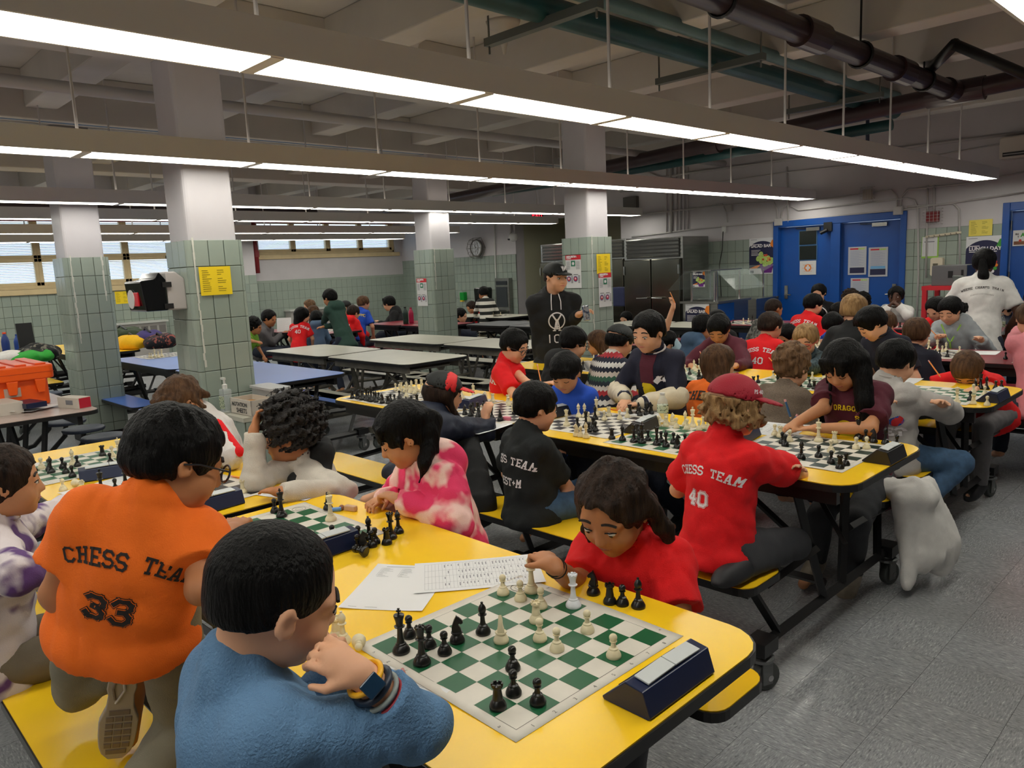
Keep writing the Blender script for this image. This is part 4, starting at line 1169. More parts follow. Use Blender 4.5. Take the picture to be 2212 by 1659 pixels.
class Head:
    def __init__(s, c, yaw, pitch, roll, hh):
        s.c = np.array(c, float); s.r, s.f, s.u = hframe(yaw, pitch, roll); s.hh = hh; s.R = np.array([s.r, s.f, s.u])
    def p(s, x, y, z): return s.c+(s.r*x+s.f*y+s.u*z)*s.hh
def head_sdf(S, H, adult=False, lod=0):
    h = H.hh
    def E(x, y, z, a, b, c, k=.03, op='u'): S.ell(H.p(x, y, z), (a*h, b*h, c*h), H.R, k=k*h, op=op)
    E(0, -.07, .13, .365, .43, .365)
    E(0, .10, -.10, .305, .30, .35, .08)
    E(0, .13, -.30, .215, .20, .17, .10)
    E(0, .27, -.405, .085, .07, .06, .10)
    for s in (-1, 1):
        E(s*.17, .235, -.17, .115, .11, .12, .09)
        E(s*.15, .27, .075, .12, .09, .06, .06)
        E(s*.375, -.02, -.03, .030, .075, .115, .02)
        if lod < 2: E(s*.402, .005, -.02, .022, .045, .075, .015, 's')
    if lod < 2:
        for s in (-1, 1):
            E(s*.155, .435, -.005, .085, .075, .05, .05, 's')
            E(s*.152, .315, -.005, .075, .065, .058, .012)
    S.cone(H.p(0, .36, .02), H.p(0, .425, -.125), .028*h, .050*h, k=.05*h)
    if lod < 2:
        for s in (-1, 1): E(s*.045, .405, -.14, .032, .036, .028, .02)
        S.cone(H.p(-.06, .375, -.235), H.p(.06, .375, -.235), .026*h, .026*h, k=.02*h)
        S.cone(H.p(-.05, .365, -.272), H.p(.05, .365, -.272), .030*h, .030*h, k=.02*h)
        E(0, .40, -.252, .10, .035, .006, .012, 's')
    else: E(0, .35, -.25, .09, .05, .04, .04)
def face_parts(H, root, org, skinl, look=(0, 0), closed=False, lod=0, brow=M_BROW, smile=0):
    h = H.hh
    def rel(p): return tuple(np.array(p)-org)
    eyes_open = not closed
    for s in (-1, 1):
        if eyes_open:
            c = H.p(s*.150, .338, -.002); mb = MB()
            n1, n2 = 12, 8; vs = []
            for i in range(n2+1):
                a = math.pi*i/n2
                for j in range(n1):
                    b = 2*math.pi*j/n1
                    q = H.r*math.cos(b)*math.sin(a)*.058+H.u*math.sin(b)*math.sin(a)*.034+H.f*math.cos(a)*.052
                    vs.append(rel(c+q*h))
            fs = [(i*n1+j, i*n1+(j+1) % n1, (i+1)*n1+(j+1) % n1, (i+1)*n1+j) for i in range(n2) for j in range(n1)]
            mb.add(vs, fs); mb.build('eye', M_EYEW if lod < 2 else M_IRIS, root, smooth=True)
            if lod < 2:
                ic = c+(H.f*.0505+H.r*look[0]*.02+H.u*(look[1]*.015-.002))*h; k = MB()
                vs = [rel(ic+H.f*.004*h)]+[rel(ic+(H.r*math.cos(t)*.025+H.u*math.sin(t)*.025)*h-H.f*.0035*h) for t in np.linspace(0, 2*math.pi, 13)[:-1]]
                k.add(vs, [(0, i+1, (i+1) % 12+1) for i in range(12)]); k.build('iris', M_IRIS, root)
        # lash line / upper lid
        pts = [rel(H.p(s*.150+t*.066, .385-abs(t)*.022-.018*t*s, (-.004-.022*(1-t*t)) if closed else (.024-.016*t*t))) for t in (-1, -.5, 0, .5, 1)]
        MB().tube(pts, .0085*h if not closed else .008*h, 5).build('eyelashes', M_BROW, root)
        if lod < 2:
            pts = [rel(H.p(s*.155+t*.085, .368-.012*(t*s+1), .112+.018*(1-t*t)-.010*t*s)) for t in (-1, -.5, 0, .5, 1)]
            MB().tube(pts, .016*h, 5).build('eyebrow', brow, root)
    pts = [rel(H.p(t*.085, .392-.03*t*t, -.250-.004*(1-t*t)+smile*.02*t*t)) for t in (-1, -.6, -.2, .2, .6, 1)]
    m = MB().tube(pts, .017*h, 6); m.build('lips', skinl, root)
def hair_sdf(H, style, t=.055, seed=1, extra=None):
    """style: short, crop, bowl, bob, long, curly, afro"""
    h = H.hh; S = SDF()
    def E(x, y, z, a, b, c, k=.04, op='u'): S.ell(H.p(x, y, z), (a*h, b*h, c*h), H.R, k=k*h, op=op)
    if style == 'crop': t = .018
    E(0, -.075, .14, .365+t, .425+t, .365+t*1.15)
    E(0, -.16, -.05, .335+t, .30+t, .26, .06)
    if style in ('afro', 'curly'):
        E(0, -.12, .24, (.40 if style == 'curly' else .50)+t, (.44 if style == 'curly' else .50)+t, (.40 if style == 'curly' else .48)+t)
        if style == 'afro':
            rr = np.random.default_rng(seed)
            for _ in range(90):
                v = nrm(rr.normal(size=3)); 
                if v[1] > .12 and v[2] < .50: continue
                if v[2] < -.45: continue
                E(v[0]*.53, -.12+v[1]*.53, .26+v[2]*.50, .11, .11, .11, .03)
    # open the face
    fz = dict(short=.20, crop=.30, bowl=.14, bob=.13, long=.20, curly=.16, afro=.20, swept=.16, part=.33)[style]
    E(0, .50, fz-.37, .33, .34, .37, .03, 's')
    if style != 'bowl': E(0, .42, fz-.08, .25, .20, .14, .05, 's')
    if style in ('short', 'crop', 'bowl', 'swept', 'afro'):
        for s in (-1, 1): E(s*.44, .03, -.16, .17, .13, .20, .03, 's')
        n = nrm(-H.u+H.f*.25)
        S.cut(H.p(0, -.2, -.20 if style != 'crop' else -.12), n)
    elif style == 'curly':
        S.cut(H.p(0, 0, -.28), -H.u)
    if style == 'bowl':
        for x in (-.24, -.12, 0, .12, .24): S.cone(H.p(x, .30, .30), H.p(x*1.05, .385, .10), .07*h, .028*h, k=.02*h)
    if style == 'swept':
        for x in (-.22, -.1, .02, .14): S.cone(H.p(x, .22, .42), H.p(x+.10, .375, .20), .08*h, .03*h, k=.02*h)
    if extra: extra(S, H)
    if style == 'part':
        S.cone(H.p(0, .40, .36), H.p(0, -.10, .62), .012*h, .012*h, k=.03*h, op='s')
    if style == 'afro': S.noise(.011, 150, seed).noise(.008, 260, seed+3)
    elif style == 'curly': S.noise(.006, 120, seed).noise(.004, 210, seed+5)
    elif style != 'crop': S.stripes(H.p(0, -.12, .2), H.u+H.f*-.3, 15, .0014, seed).noise(.0016, 70, seed)
    return S
def bounding(pts, pad): a = np.array(pts); return a.min(0)-pad, a.max(0)+pad

def person(label, head, face, seat='sit', yaw=0, hh=.212, sc_=1.0, top=None, bottom=None, skn='tan', hair=('short', 'black'), hands=(None, None), elbows=(None, None), res=.012, sleeve='short',
           lean=None, pelvis=None, curl=(.5, .5), handn=(None, None), closed=False, look=(0, 0), hood=False, prints=(), cap=None, glasses=None, extra_hair=None, feet=None, smile=0,
           shoes=None, neck=.0, group='children playing chess', cat='person', loose=1.0, tt='t_shirt', handdir=(None, None), cuffs=None, adult=False, extra=None, kneel_back=True, under=None, bare=False, shw=1.0, sleeve_end=.96, nocut=False, nbo=(0, 0, 0), sf=.76):
    """one continuous body plus hair and clothing; every point in room coordinates"""
    head = np.array(head, float); hy, hp, hr = face
    H = Head(head, hy, hp, hr, hh)
    bf = dirv(yaw); br = nrm(np.cross(bf, [0, 0, 1.0])); up = V(0, 0, 1)
    s = sc_
    nb = H.p(0, -.15, -.37)-up*.034*s-bf*.008+V(*nbo)          # base of the neck
    if pelvis is None:
        ln = lean if lean is not None else .18
        zb = {'sit': .515, 'stand': nb[2]-.44*s, 'kneel': .60, 'kneelsit': .55}[seat]
        pelvis = V(nb[0], nb[1], 0)-bf*ln; pelvis[2] = zb
    pelvis = np.array(pelvis, float)
    org = np.array([pelvis[0], pelvis[1], 0.43 if seat != 'stand' else 0.0])
    root = thing('person', org, label, cat, group)
    ax_ = nrm(nb-pelvis); cf = nrm(bf-ax_*(bf@ax_)); cr = nrm(np.cross(cf, ax_))
    Rt = np.array([cr, cf, ax_])
    L = np.linalg.norm(nb-pelvis)
    lod = 0 if res < .0065 else (1 if res < .0105 else 2)
    shw_ = .108*s*shw
    sh = [nb-ax_*.058*s-cr*shw_, nb-ax_*.058*s+cr*shw_]      # left, right shoulder (person's own)
    B = SDF()
    head_sdf(B, H, adult, lod)
    B.cone(H.p(0, -.10, -.22), nb-ax_*.01, .044*s+.006, .040*s+.004, k=.02)
    B.cone(nb-ax_*.09*s, pelvis+ax_*.05, .060*s, .072*s, k=.02, flat=.72, side=cf)
    B.cone(sh[0]+cr*.03-ax_*.01, sh[1]-cr*.03-ax_*.01, .030*s, .030*s, k=.02)
    for i in (0, 1): B.cone(nb-ax_*.022, sh[i]-ax_*.004, .024*s, .030*s, k=.02)
    B.ell(pelvis, (.115*s, .085*s, .09*s), Rt, k=.03)
    la, lf = .225*s, .205*s
    arms = []
    for i in (0, 1):
        sgn = -1 if i == 0 else 1
        hp_ = hands[i]
        if hp_ is None:
            hp_ = sh[i]+cr*sgn*.03-up*.36*s+bf*.10
        hp_ = np.array(hp_, float)
        hint = (cr*sgn*.55-up*.8-bf*.25) if elbows[i] is None else (np.array(elbows[i], float)-(sh[i]+hp_)/2)
        el, wr = ik(sh[i], hp_, la, lf, hint)
        if elbows[i] is not None:
            e_ = np.array(elbows[i], float); dl = e_-sh[i]; n_ = np.linalg.norm(dl)
            el = sh[i]+dl*min(1, la*1.32/n_)
            dl = hp_-el; n_ = np.linalg.norm(dl); wr = el+dl*min(1, lf*1.25/n_)
        B.cone(sh[i], el, .035*s, .030*s, k=.02); B.cone(el, wr, .031*s, .021*s, k=.012)
        hd = nrm(wr-el) if handdir[i] is None else nrm(handdir[i])
        hn = up*.9-hd*0 if handn[i] is None else np.array(handn[i], float)
        hand(B, wr, hd, hn, s*(.88 if not adult else 1.0), curl[i], lefty=(1 if i == 1 else -1)*1, res=res)
        arms.append((el, wr, hd))
    # legs
    hips = [pelvis-cr*.075*s-ax_*.02, pelvis+cr*.075*s-ax_*.02]
    legs = []
    lt, ls = .36*s, .36*s
    for i in (0, 1):
        sgn = -1 if i == 0 else 1
        hx = V(hips[i][0], hips[i][1], hips[i][2])
        if seat == 'sit':
            kn = hx+bf*.34*s+br*sgn*.03; kn[2] = hx[2]-.02; an = kn+bf*.02; an[2] = max(.08, kn[2]-ls); toe = an+bf*.11*s; toe[2] = an[2]-.04
        elif seat == 'stand':
            an = V(hx[0], hx[1], .085)+br*sgn*.04
            kn, an = ik(hx, an, max(lt, (hx[2]-.08)*.51), max(ls, (hx[2]-.08)*.51), bf); toe = an+bf*.12*s; toe[2] = .035
        else:
            kn = hx+bf*.20*s+br*sgn*.04; kn[2] = .475
            if seat == 'kneelsit': kn = hx+bf*.30*s+br*sgn*.05; kn[2] = .48
            an = kn-bf*.33*s; an[2] = .480; toe = an-bf*.10*s; toe[2] = .475
        if feet and feet[i] is not None:
            kn, an, toe = [np.array(q, float) for q in feet[i]]
        legs.append((hx, kn, an, toe))
        B.cone(hx, kn, .062*s, .042*s, k=.03); B.cone(kn, an, .040*s, .028*s, k=.02); B.cone(an, toe, .028*s, .024*s, k=.02)
    body = sdf_obj('body', B, res, SK[skn][0], root, org)
    hy_ = None
    # hair
    if hair:
        ex = extra_hair
        hm = HM[hair[1]]
        S = hair_sdf(H, hair[0], seed=int(abs(head[0])*100) % 9+1, extra=ex)
        if cap: S.cut(H.p(0, 0, .17), H.u)
        sdf_obj('hair', S, min(res, .009) if hair[0] not in ('afro',) else min(res, .0065), hm, root, org)
    fdir = H.f; view = nrm(CPOS-H.c)
    if fdir@view > -.55: face_parts(H, root, org, SK[skn][1], look, closed, lod, smile=smile)
    if cap: make_cap(H, root, org, cap, min(res, .007))
    if glasses: make_glasses(H, root, org, glasses)
    # top garment
    if top:
        ease = .012*loose
        S = SDF()
        ch = nb-ax_*.15*s; wst = pelvis+ax_*.08*s; hem = pelvis-ax_*.06*s
        if seat == 'stand': hem = pelvis-ax_*.12*s
        S.ell(ch, ((.108+ease)*s*shw, (.086+ease)*s, .135*s), Rt, k=.05)
        S.ell(nb-ax_*.07*s, (.108*s*shw+ease, .068*s+ease, .055*s), Rt, k=.04)
        S.cone(ch, wst, (.102+ease)*s, (.104+ease)*s, k=.04, flat=.80, side=cf)
        S.cone(wst, hem, (.104+ease)*s, (.122+ease*1.6)*s, k=.04, flat=.86, side=cf)
        for i in (0, 1):
            S.cone(nb-ax_*.014, sh[i], .040*s, .049*s, k=.035)
            el, wr, hd = arms[i]
            S.begin()
            if sleeve == 'short':
                e2 = sh[i]+(el-sh[i])*(sf+.04)
                S.cone(sh[i], e2, .047*s+ease*.35, .050*s+ease*.7, k=.03)
                S.tubecut(sh[i], sh[i]+(el-sh[i])*sf, 0, nrm(el-sh[i]))
            else:
                sr = .042*s+ease*.5; se = sleeve_end if i == 1 else .96
                S.cone(el, wr, sr*.92, (.031 if se > .9 else .038)*s+ease*.3, k=.025)
                S.tubecut(el, el+(wr-el)*se, 0, nrm(wr-el))
                S.cone(sh[i], el, sr+.006, sr*.94, k=.02)
            S.end(.03)
        S.ell(hem-ax_*.0, ((.122+ease)*s, (.108+ease)*s, .07*s), Rt, k=.04)
        nd = nrm(H.p(0, -.12, -.22)-nb)
        S.cone(nb-ax_*.03, nb+nd*.010, .062*s, .052*s+.004, k=.025)
        S.noise(.0036*loose, 24, -3-int(abs(head[1]*31)) % 7, (1, 1, .9))
        S.noise(.0024*loose, 52, -8-int(abs(head[0]*17)) % 5, (1, 1, .6))
        S.cut(hem-ax_*.035, -ax_)
        if hood:
            S.cone(nb-cf*.055+ax_*.0-cr*.05, nb-cf*.055+cr*.05, .044, .044, k=.04); S.ell(nb-cf*.085-ax_*.035, (.105*s, .050, .065*s), Rt, k=.03)
            S.cone(nb-cr*.06+cf*.02+ax_*.01, nb-cf*.03-cr*.055+ax_*.03, .022, .03, k=.02).cone(nb+cr*.06+cf*.02+ax_*.01, nb-cf*.03+cr*.055+ax_*.03, .022, .03, k=.02)
            S.cone(nb-cr*.05+cf*.045-ax_*.01, nb+cr*.05+cf*.045-ax_*.01, .018, .018, k=.02)
        # neck opening
        nd = nrm(H.p(0, -.12, -.22)-nb)
        if not nocut: S.cone(nb+nd*.030+cf*.016, nb+nd*.2+cf*.03, .043*s+.005, .060*s+.008, k=.006, op='s')
        g = sdf_obj(tt, S, res, top, root, org)
        if lod < 2 and not hood and not nocut:
            ring = MB(); c0 = nb+nd*.020+cf*.004; r0 = .049*s+.006
            u1 = nrm(np.cross(nd, cr)); v1 = np.cross(nd, u1)
            ring.tube([tuple(c0+(u1*math.cos(a)+v1*math.sin(a))*r0-org) for a in np.linspace(0, 2*math.pi, 25)[:-1]], .0065, 6, closed=True)
            ring.build('collar', under or top, root, smooth=True)
        if prints:
            me = g.data; n = len(me.vertices); co = np.zeros(n*3); me.vertices.foreach_get('co', co); co = co.reshape(-1, 3)+org
            bv = BVHTree.FromPolygons([Vector(c) for c in co], [tuple(p.vertices) for p in me.polygons])
            for pr in prints: pr(bv, nb, ax_, cf, cr, s, root, org, L, arms, sh)
    if bottom:
        S = SDF()
        S.ell(pelvis-ax_*.03, (.106*s, .088*s, .072*s), Rt, k=.02)
        for (hx, kn, an, toe) in legs:
            S.begin(); S.cone(kn, an, .056*s, .046*s, k=.03); S.tubecut(kn, an-(an-kn)*.03, 0, nrm(an-kn)); S.cone(hx, kn, .070*s, .056*s, k=.02); S.end(.02)
        S.noise(.0036, 34, -5)
        sdf_obj('trousers', S, max(res, .010), bottom, root, org)
    if shoes:
        for (hx, kn, an, toe) in legs:
            S = SDF(); d = nrm(toe-an); sn = nrm(kn-an) if seat in ('kneel', 'kneelsit') or feet else up
            sole_n = nrm(sn-d*(sn@d)) if abs(sn@d) < .95 else up
            m_ = an+d*.06*s
            S.cone(an-d*.012, an+d*.10*s, .040*s, .034*s, k=.02, flat=1, side=None)
            S.ell(an+d*.045*s-sole_n*.015*s, (.046*s, .115*s, .026*s), np.array([np.cross(d, sole_n), d, sole_n]), k=.02)
            sdf_obj('shoe', S, max(res, .008), shoes, root, org)
    if extra: extra(dict(root=root, org=org, H=H, nb=nb, ax=ax_, cf=cf, cr=cr, arms=arms, sh=sh, legs=legs, pelvis=pelvis, s=s, up=up, bf=bf, res=res))
    return root
def make_cap(H, root, org, spec, res):
    m, mbill, bdir, back, band = spec.get('m'), spec.get('bill'), spec.get('dir', 0), spec.get('back', False), spec.get('band')
    h = H.hh; S = SDF()
    S.ell(H.p(0, -.07, .16), (.425*h, .485*h, .40*h), H.R, k=.02)
    S.ell(H.p(0, -.07, .10), (.385*h, .445*h, .36*h), H.R, k=.004, op='s')
    S.cut(H.p(0, 0, .13), -H.u-H.f*.12*(1 if not back else -1))
    a = math.radians(bdir); bd = H.f*math.cos(a)+H.r*math.sin(a); bs = np.cross(bd, H.u)
    od = -bd
    if spec.get('hole', True):
        S.ell(H.c+H.u*.17*h+od*.46*h, (.19*h, .16*h, .13*h), np.array([np.cross(od, H.u), od, H.u]), k=.004, op='s')
    sdf_obj('cap_crown', S, res, m, root, org)
    if spec.get('hole', True):
        pts = [tuple(H.c+H.u*.145*h-H.f*.07*h+(od*math.cos(t)+bs*math.sin(t))*(.43*h if abs(od@H.f) < .7 else .455*h)-org) for t in np.linspace(-.6, .6, 7)]
        mb = MB().tube(pts, .016*h, 6); mb.build('cap_strap', m, root, smooth=True)
    S = SDF()
    c = H.c+H.u*.16*h+bd*.50*h-H.f*.05*h
    nb_ = nrm(H.u+bd*.15)
    S.ell(c, (.30*h, .30*h, .05*h), np.array([bs, nrm(bd-H.u*.3), nb_]), k=.01)
    S.ell(c-nb_*.055*h, (.32*h, .32*h, .055*h), np.array([bs, nrm(bd-H.u*.3), nb_]), k=.01, op='s')
    S.ell(H.p(0, -.07, .12), (.40*h, .46*h, .37*h), H.R, k=.003, op='s')
    sdf_obj('cap_bill', S, min(res, .006), mbill or m, root, org)
    if band:
        S = SDF(); S.ell(H.p(0, -.07, .16), (.437*h, .498*h, .412*h), H.R, k=.02); S.ell(H.p(0, -.07, .10), (.40*h, .46*h, .37*h), H.R, k=.004, op='s')
        S.cut(H.p(0, 0, .12), -H.u-H.f*.12); S.cut(H.p(0, .02, .3), -H.f-H.r*.25); S.cut(H.p(0, .26, .3), H.f+H.r*.1)
        sdf_obj('cap_panel', S, res, band, root, org)
    MB().lathe([(.02*h, 0), (.025*h, .008*h), (.0, .02*h)], tuple(H.p(0, -.07, .555)-org), 10).build('cap_button', m, root)
def make_glasses(H, root, org, m):
    h = H.hh; mb = MB()
    for s in (-1, 1):
        c = H.p(s*.165, .43, -.01)
        pts = [tuple(c+(H.r*math.cos(t)*.115+H.u*math.sin(t)*.085)*h-org) for t in np.linspace(0, 2*math.pi, 17)[:-1]]
        mb.tube(pts, .011*h, 5, closed=True)
        mb.tube([tuple(H.p(s*.275, .42, .02)-org), tuple(H.p(s*.40, .10, .03)-org), tuple(H.p(s*.40, -.05, .0)-org)], .010*h, 5)
    mb.tube([tuple(H.p(-.05, .44, 0)-org), tuple(H.p(.05, .44, 0)-org)], .011*h, 5)
    mb.build('glasses', m, root)

# ------------------------------------------------------------------ lettering on clothes (block athletic type drawn as strokes)
GL = {'C': [[(4,5),(3,6),(1,6),(0,5),(0,1),(1,0),(3,0),(4,1)]], 'H': [[(0.5,0),(0.5,6)],[(3.5,0),(3.5,6)],[(0.5,3),(3.5,3)],[(-.1,0),(1.1,0)],[(2.9,0),(4.1,0)],[(-.1,6),(1.1,6)],[(2.9,6),(4.1,6)]],
 'E': [[(4,5),(4,6),(0,6)],[(.7,6),(.7,0)],[(0,0),(4,0),(4,1)],[(.7,3),(3,3)]], 'S': [[(4,5),(3,6),(1,6),(0,5),(0,4),(1,3.1),(3,2.9),(4,2),(4,1),(3,0),(1,0),(0,1)]],
 'T': [[(0,5),(0,6),(4,6),(4,5)],[(2,6),(2,0)],[(1.2,0),(2.8,0)]], 'A': [[(.6,0),(1.7,6),(2.5,6),(3.6,0)],[(1,2),(3.2,2)],[(0,0),(1.2,0)],[(3,0),(4.2,0)]],
 'M': [[(.5,0),(.5,6),(2,2.6),(3.5,6),(3.5,0)],[(-.1,0),(1.1,0)],[(2.9,0),(4.1,0)]], '3': [[(0,5),(1,6),(3,6),(4,5),(4,4),(3,3.1),(1.6,3.1)],[(3,3),(4,2),(4,1),(3,0),(1,0),(0,1)]],
 '4': [[(3,0),(3,6),(0,2),(4,2)],[(2.2,0),(3.8,0)]], '0': [[(1,0),(0,1),(0,5),(1,6),(3,6),(4,5),(4,1),(3,0),(1,0)]], '+': [[(0.5,3),(3.5,3)],[(2,1.5),(2,4.5)]],
 '1': [[(1,5),(2,6),(2,0)],[(1,0),(3,0)]], '2': [[(0,5),(1,6),(3,6),(4,5),(4,4),(0,1),(0,0),(4,0),(4,.8)]], 'N': [[(.5,0),(.5,6),(3.5,0),(3.5,6)]], 'Y': [[(0,6),(2,3),(4,6)],[(2,3),(2,0)]],
 'P': [[(.5,0),(.5,6),(3,6),(4,5),(4,4),(3,3),(.5,3)]], 'R': [[(.5,0),(.5,6),(3,6),(4,5),(4,4),(3,3),(.5,3)],[(2.5,3),(4,0)]], 'L': [[(.5,6),(.5,0),(4,0)]], 'I': [[(2,0),(2,6)]], 'U': [[(0,6),(0,1),(1,0),(3,0),(4,1),(4,6)]],
 'D': [[(.5,0),(.5,6),(2.8,6),(4,5),(4,1),(2.8,0),(.5,0)]], 'G': [[(4,5),(3,6),(1,6),(0,5),(0,1),(1,0),(3,0),(4,1),(4,2.8),(2.5,2.8)]], 'O': [[(1,0),(0,1),(0,5),(1,6),(3,6),(4,5),(4,1),(3,0),(1,0)]],
 'V': [[(0,6),(2,0),(4,6)]], "'": [[(1.5,6),(1.5,4.5)]], '?': [[(0,5),(1,6),(3,6),(4,5),(4,4),(2,2.6),(2,1.8)],[(2,.6),(2,0)]], 'W': [[(0,6),(1,0),(2,4),(3,0),(4,6)]], 'K': [[(.5,0),(.5,6)],[(4,6),(.5,2.6)],[(1.6,3.6),(4,0)]], ' ': []}
def letters_flat(txt, size, arc=0.0, th=1.15, gap=1.9):
    """quads (u,v) of stroke lettering centred on u; arc = rise of the middle over the ends"""
    k = size/6.0; adv = (4+gap)*k; W = adv*len(txt); out = []
    for i, ch in enumerate(txt):
        u0 = -W/2+adv*(i+.5)-2*k; t = (u0+2*k)/(W/2); v0 = arc*(1-t*t); sl = -arc*2*t/(W/2)*1.0
        ca, sa = math.cos(math.atan(sl)), math.sin(math.atan(sl))
        for st in GL.get(ch, []):
            for a, b in zip(st, st[1:]):
                a, b = np.array(a, float), np.array(b, float); d = (b-a); Ld = np.linalg.norm(d); d /= Ld
                a = a-d*th*.42; b = b+d*th*.42; Ld = np.linalg.norm(b-a); nn = np.array([-d[1], d[0]])*th/2
                m = max(1, int(Ld*k/.012))
                for j in range(m):
                    p, q = a+(b-a)*j/m, a+(b-a)*(j+1)/m; quad = []
                    for w in (p-nn, q-nn, q+nn, p+nn):
                        x, y = (w[0]-2)*k, (w[1]-0)*k; quad.append((u0+2*k+x*ca-y*sa, v0+x*sa+y*ca))
                    out.append(quad)
    return out
def project(quads, O, R_, U_, N_, bv, m, root, org, lift=.0022, name='lettering', far=.35):
    vs = []; fs = []
    for qd in quads:
        idx_ = []
        for (u, v) in qd:
            p = O+R_*u+U_*v+N_*far
            hit, nn, _, dist = bv.ray_cast(Vector(p), Vector(-N_), far*1.9)
            if hit is None: idx_ = None; break
            if nn.dot(Vector(N_)) < .12: idx_ = None; break
            idx_.append(np.array(hit)+np.array(nn)*lift)
        if idx_ is None or max(np.linalg.norm(idx_[a]-idx_[a-1]) for a in range(4)) > .034: continue
        n = len(vs); vs += [tuple(p-org) for p in idx_]; fs.append(tuple(range(n, n+len(idx_))))
    if vs: tag(MB().add(vs, fs).build(name, m, root), kind='stuff')
M_LWHT = mat('print_white', (226, 222, 224), .7); M_LBLK = mat('print_black', (34, 26, 24), .7); M_LYEL = mat('print_yellow', (236, 206, 20), .7)
def back_print(txt, size, drop, arc=0.0, m=None, front=False, th=1.15, shift=0.0, outline=None, gap=1.9):
    def f(bv, nb, ax_, cf, cr, s, root, org, L, arms, sh):
        N_ = cf if front else -cf
        R_ = np.cross(-N_, ax_); R_ = nrm(R_)
        O = nb-ax_*drop+R_*shift
        O = O-ax_*0
        if outline:
            project(letters_flat(txt, size, arc, th+.75, gap), O, R_, ax_, N_, bv, m or M_LWHT, root, org, .0012)
            project(letters_flat(txt, size, arc, th+.35, gap), O, R_, ax_, N_, bv, outline, root, org, .0018)
        project(letters_flat(txt, size, arc, th, gap), O, R_, ax_, N_, bv, m or M_LWHT, root, org, .0026)
    return f
def disc_print(r, drop, m, front=True, shift=0.0, n=8, ring=0, name='emblem'):
    def f(bv, nb, ax_, cf, cr, s, root, org, L, arms, sh):
        N_ = cf if front else -cf; R_ = nrm(np.cross(-N_, ax_)); O = nb-ax_*drop+R_*shift; q = []
        for i in range(n):
            r0, r1 = r*i/n, r*(i+1)/n
            if ring and r0 < r*ring: continue
            for j in range(28):
                a, b = 2*math.pi*j/28, 2*math.pi*(j+1)/28
                q.append([(r0*math.cos(a), r0*math.sin(a)), (r1*math.cos(a), r1*math.sin(a)), (r1*math.cos(b), r1*math.sin(b)), (r0*math.cos(b), r0*math.sin(b))])
        project(q, O, R_, ax_, N_, bv, m, root, org, .0014, name)
    return f
# ------------------------------------------------------------------ clothes fabrics
def tie_dye(n, a, b, sc_=9, lo=.44, hi=.54, c=None):
    return mat('cloth_'+n, a, .85, rgb2=b, scale=sc_, sharp=(lo, hi), detail=2.5, bump=.25, bscale=300)
C_FLEECE = cloth('blue_fleece', (92, 130, 168), bump=.5, bscale=220)
C_ORANGE = cloth('orange', (255, 116, 22)); C_KHAKI = cloth('grey_khaki', (122, 116, 98)); C_REDT = cloth('red', (224, 6, 14)); C_REDT2 = cloth('red_bright', (228, 12, 22))
C_PINK = tie_dye('pink_tie_dye', (232, 56, 104), (246, 206, 196)); C_PURP = tie_dye('purple_tie_dye', (214, 204, 206), (92, 58, 116), 8, .52, .60)
C_CREAM = cloth('cream_fleece', (204, 196, 184), bump=.5); C_NAVYC = cloth('navy_coat', (16, 26, 48), rough=.6); C_BLACK = cloth('black', (16, 18, 20)); C_BLKG = cloth('black_green', (18, 24, 26))
C_ROYAL = cloth('royal_blue', (26, 76, 186)); C_VARS = cloth('varsity_navy', (20, 22, 44)); C_CRS = cloth('cream_leather', (214, 202, 176), rough=.5)
C_MAROON = cloth('maroon', (84, 24, 42)); C_GREY = cloth('grey_sweatshirt', (178, 174, 170)); C_KNIT = mat('cloth_brown_knit', (136, 120, 104), .9, rgb2=(104, 90, 78), scale=260, stretch=(.5, .5, 2), bump=.8, bscale=260)
C_JEANS = cloth('jeans', (62, 92, 124), noise=.2); C_JEAND = cloth('dark_jeans', (26, 34, 52)); C_GPANT = cloth('dark_grey', (52, 54, 58)); C_DBLUE = cloth('denim_hoodie', (58, 84, 112))
C_CAMO = tie_dye('grey_camo', (120, 118, 110), (66, 66, 62), 30); C_HGREY = cloth('mid_grey', (104, 102, 104)); C_GREENH = cloth('green_fleece', (38, 68, 58)); C_LIME = cloth('lime', (116, 168, 48))
C_WHT = cloth('white', (216, 214, 210)); C_SILV = cloth('silver_grey', (152, 158, 162)); C_PLAID = tie_dye('teal_plaid', (34, 54, 64), (70, 90, 96), 40); C_STEAL = cloth('light_jeans', (86, 110, 140))
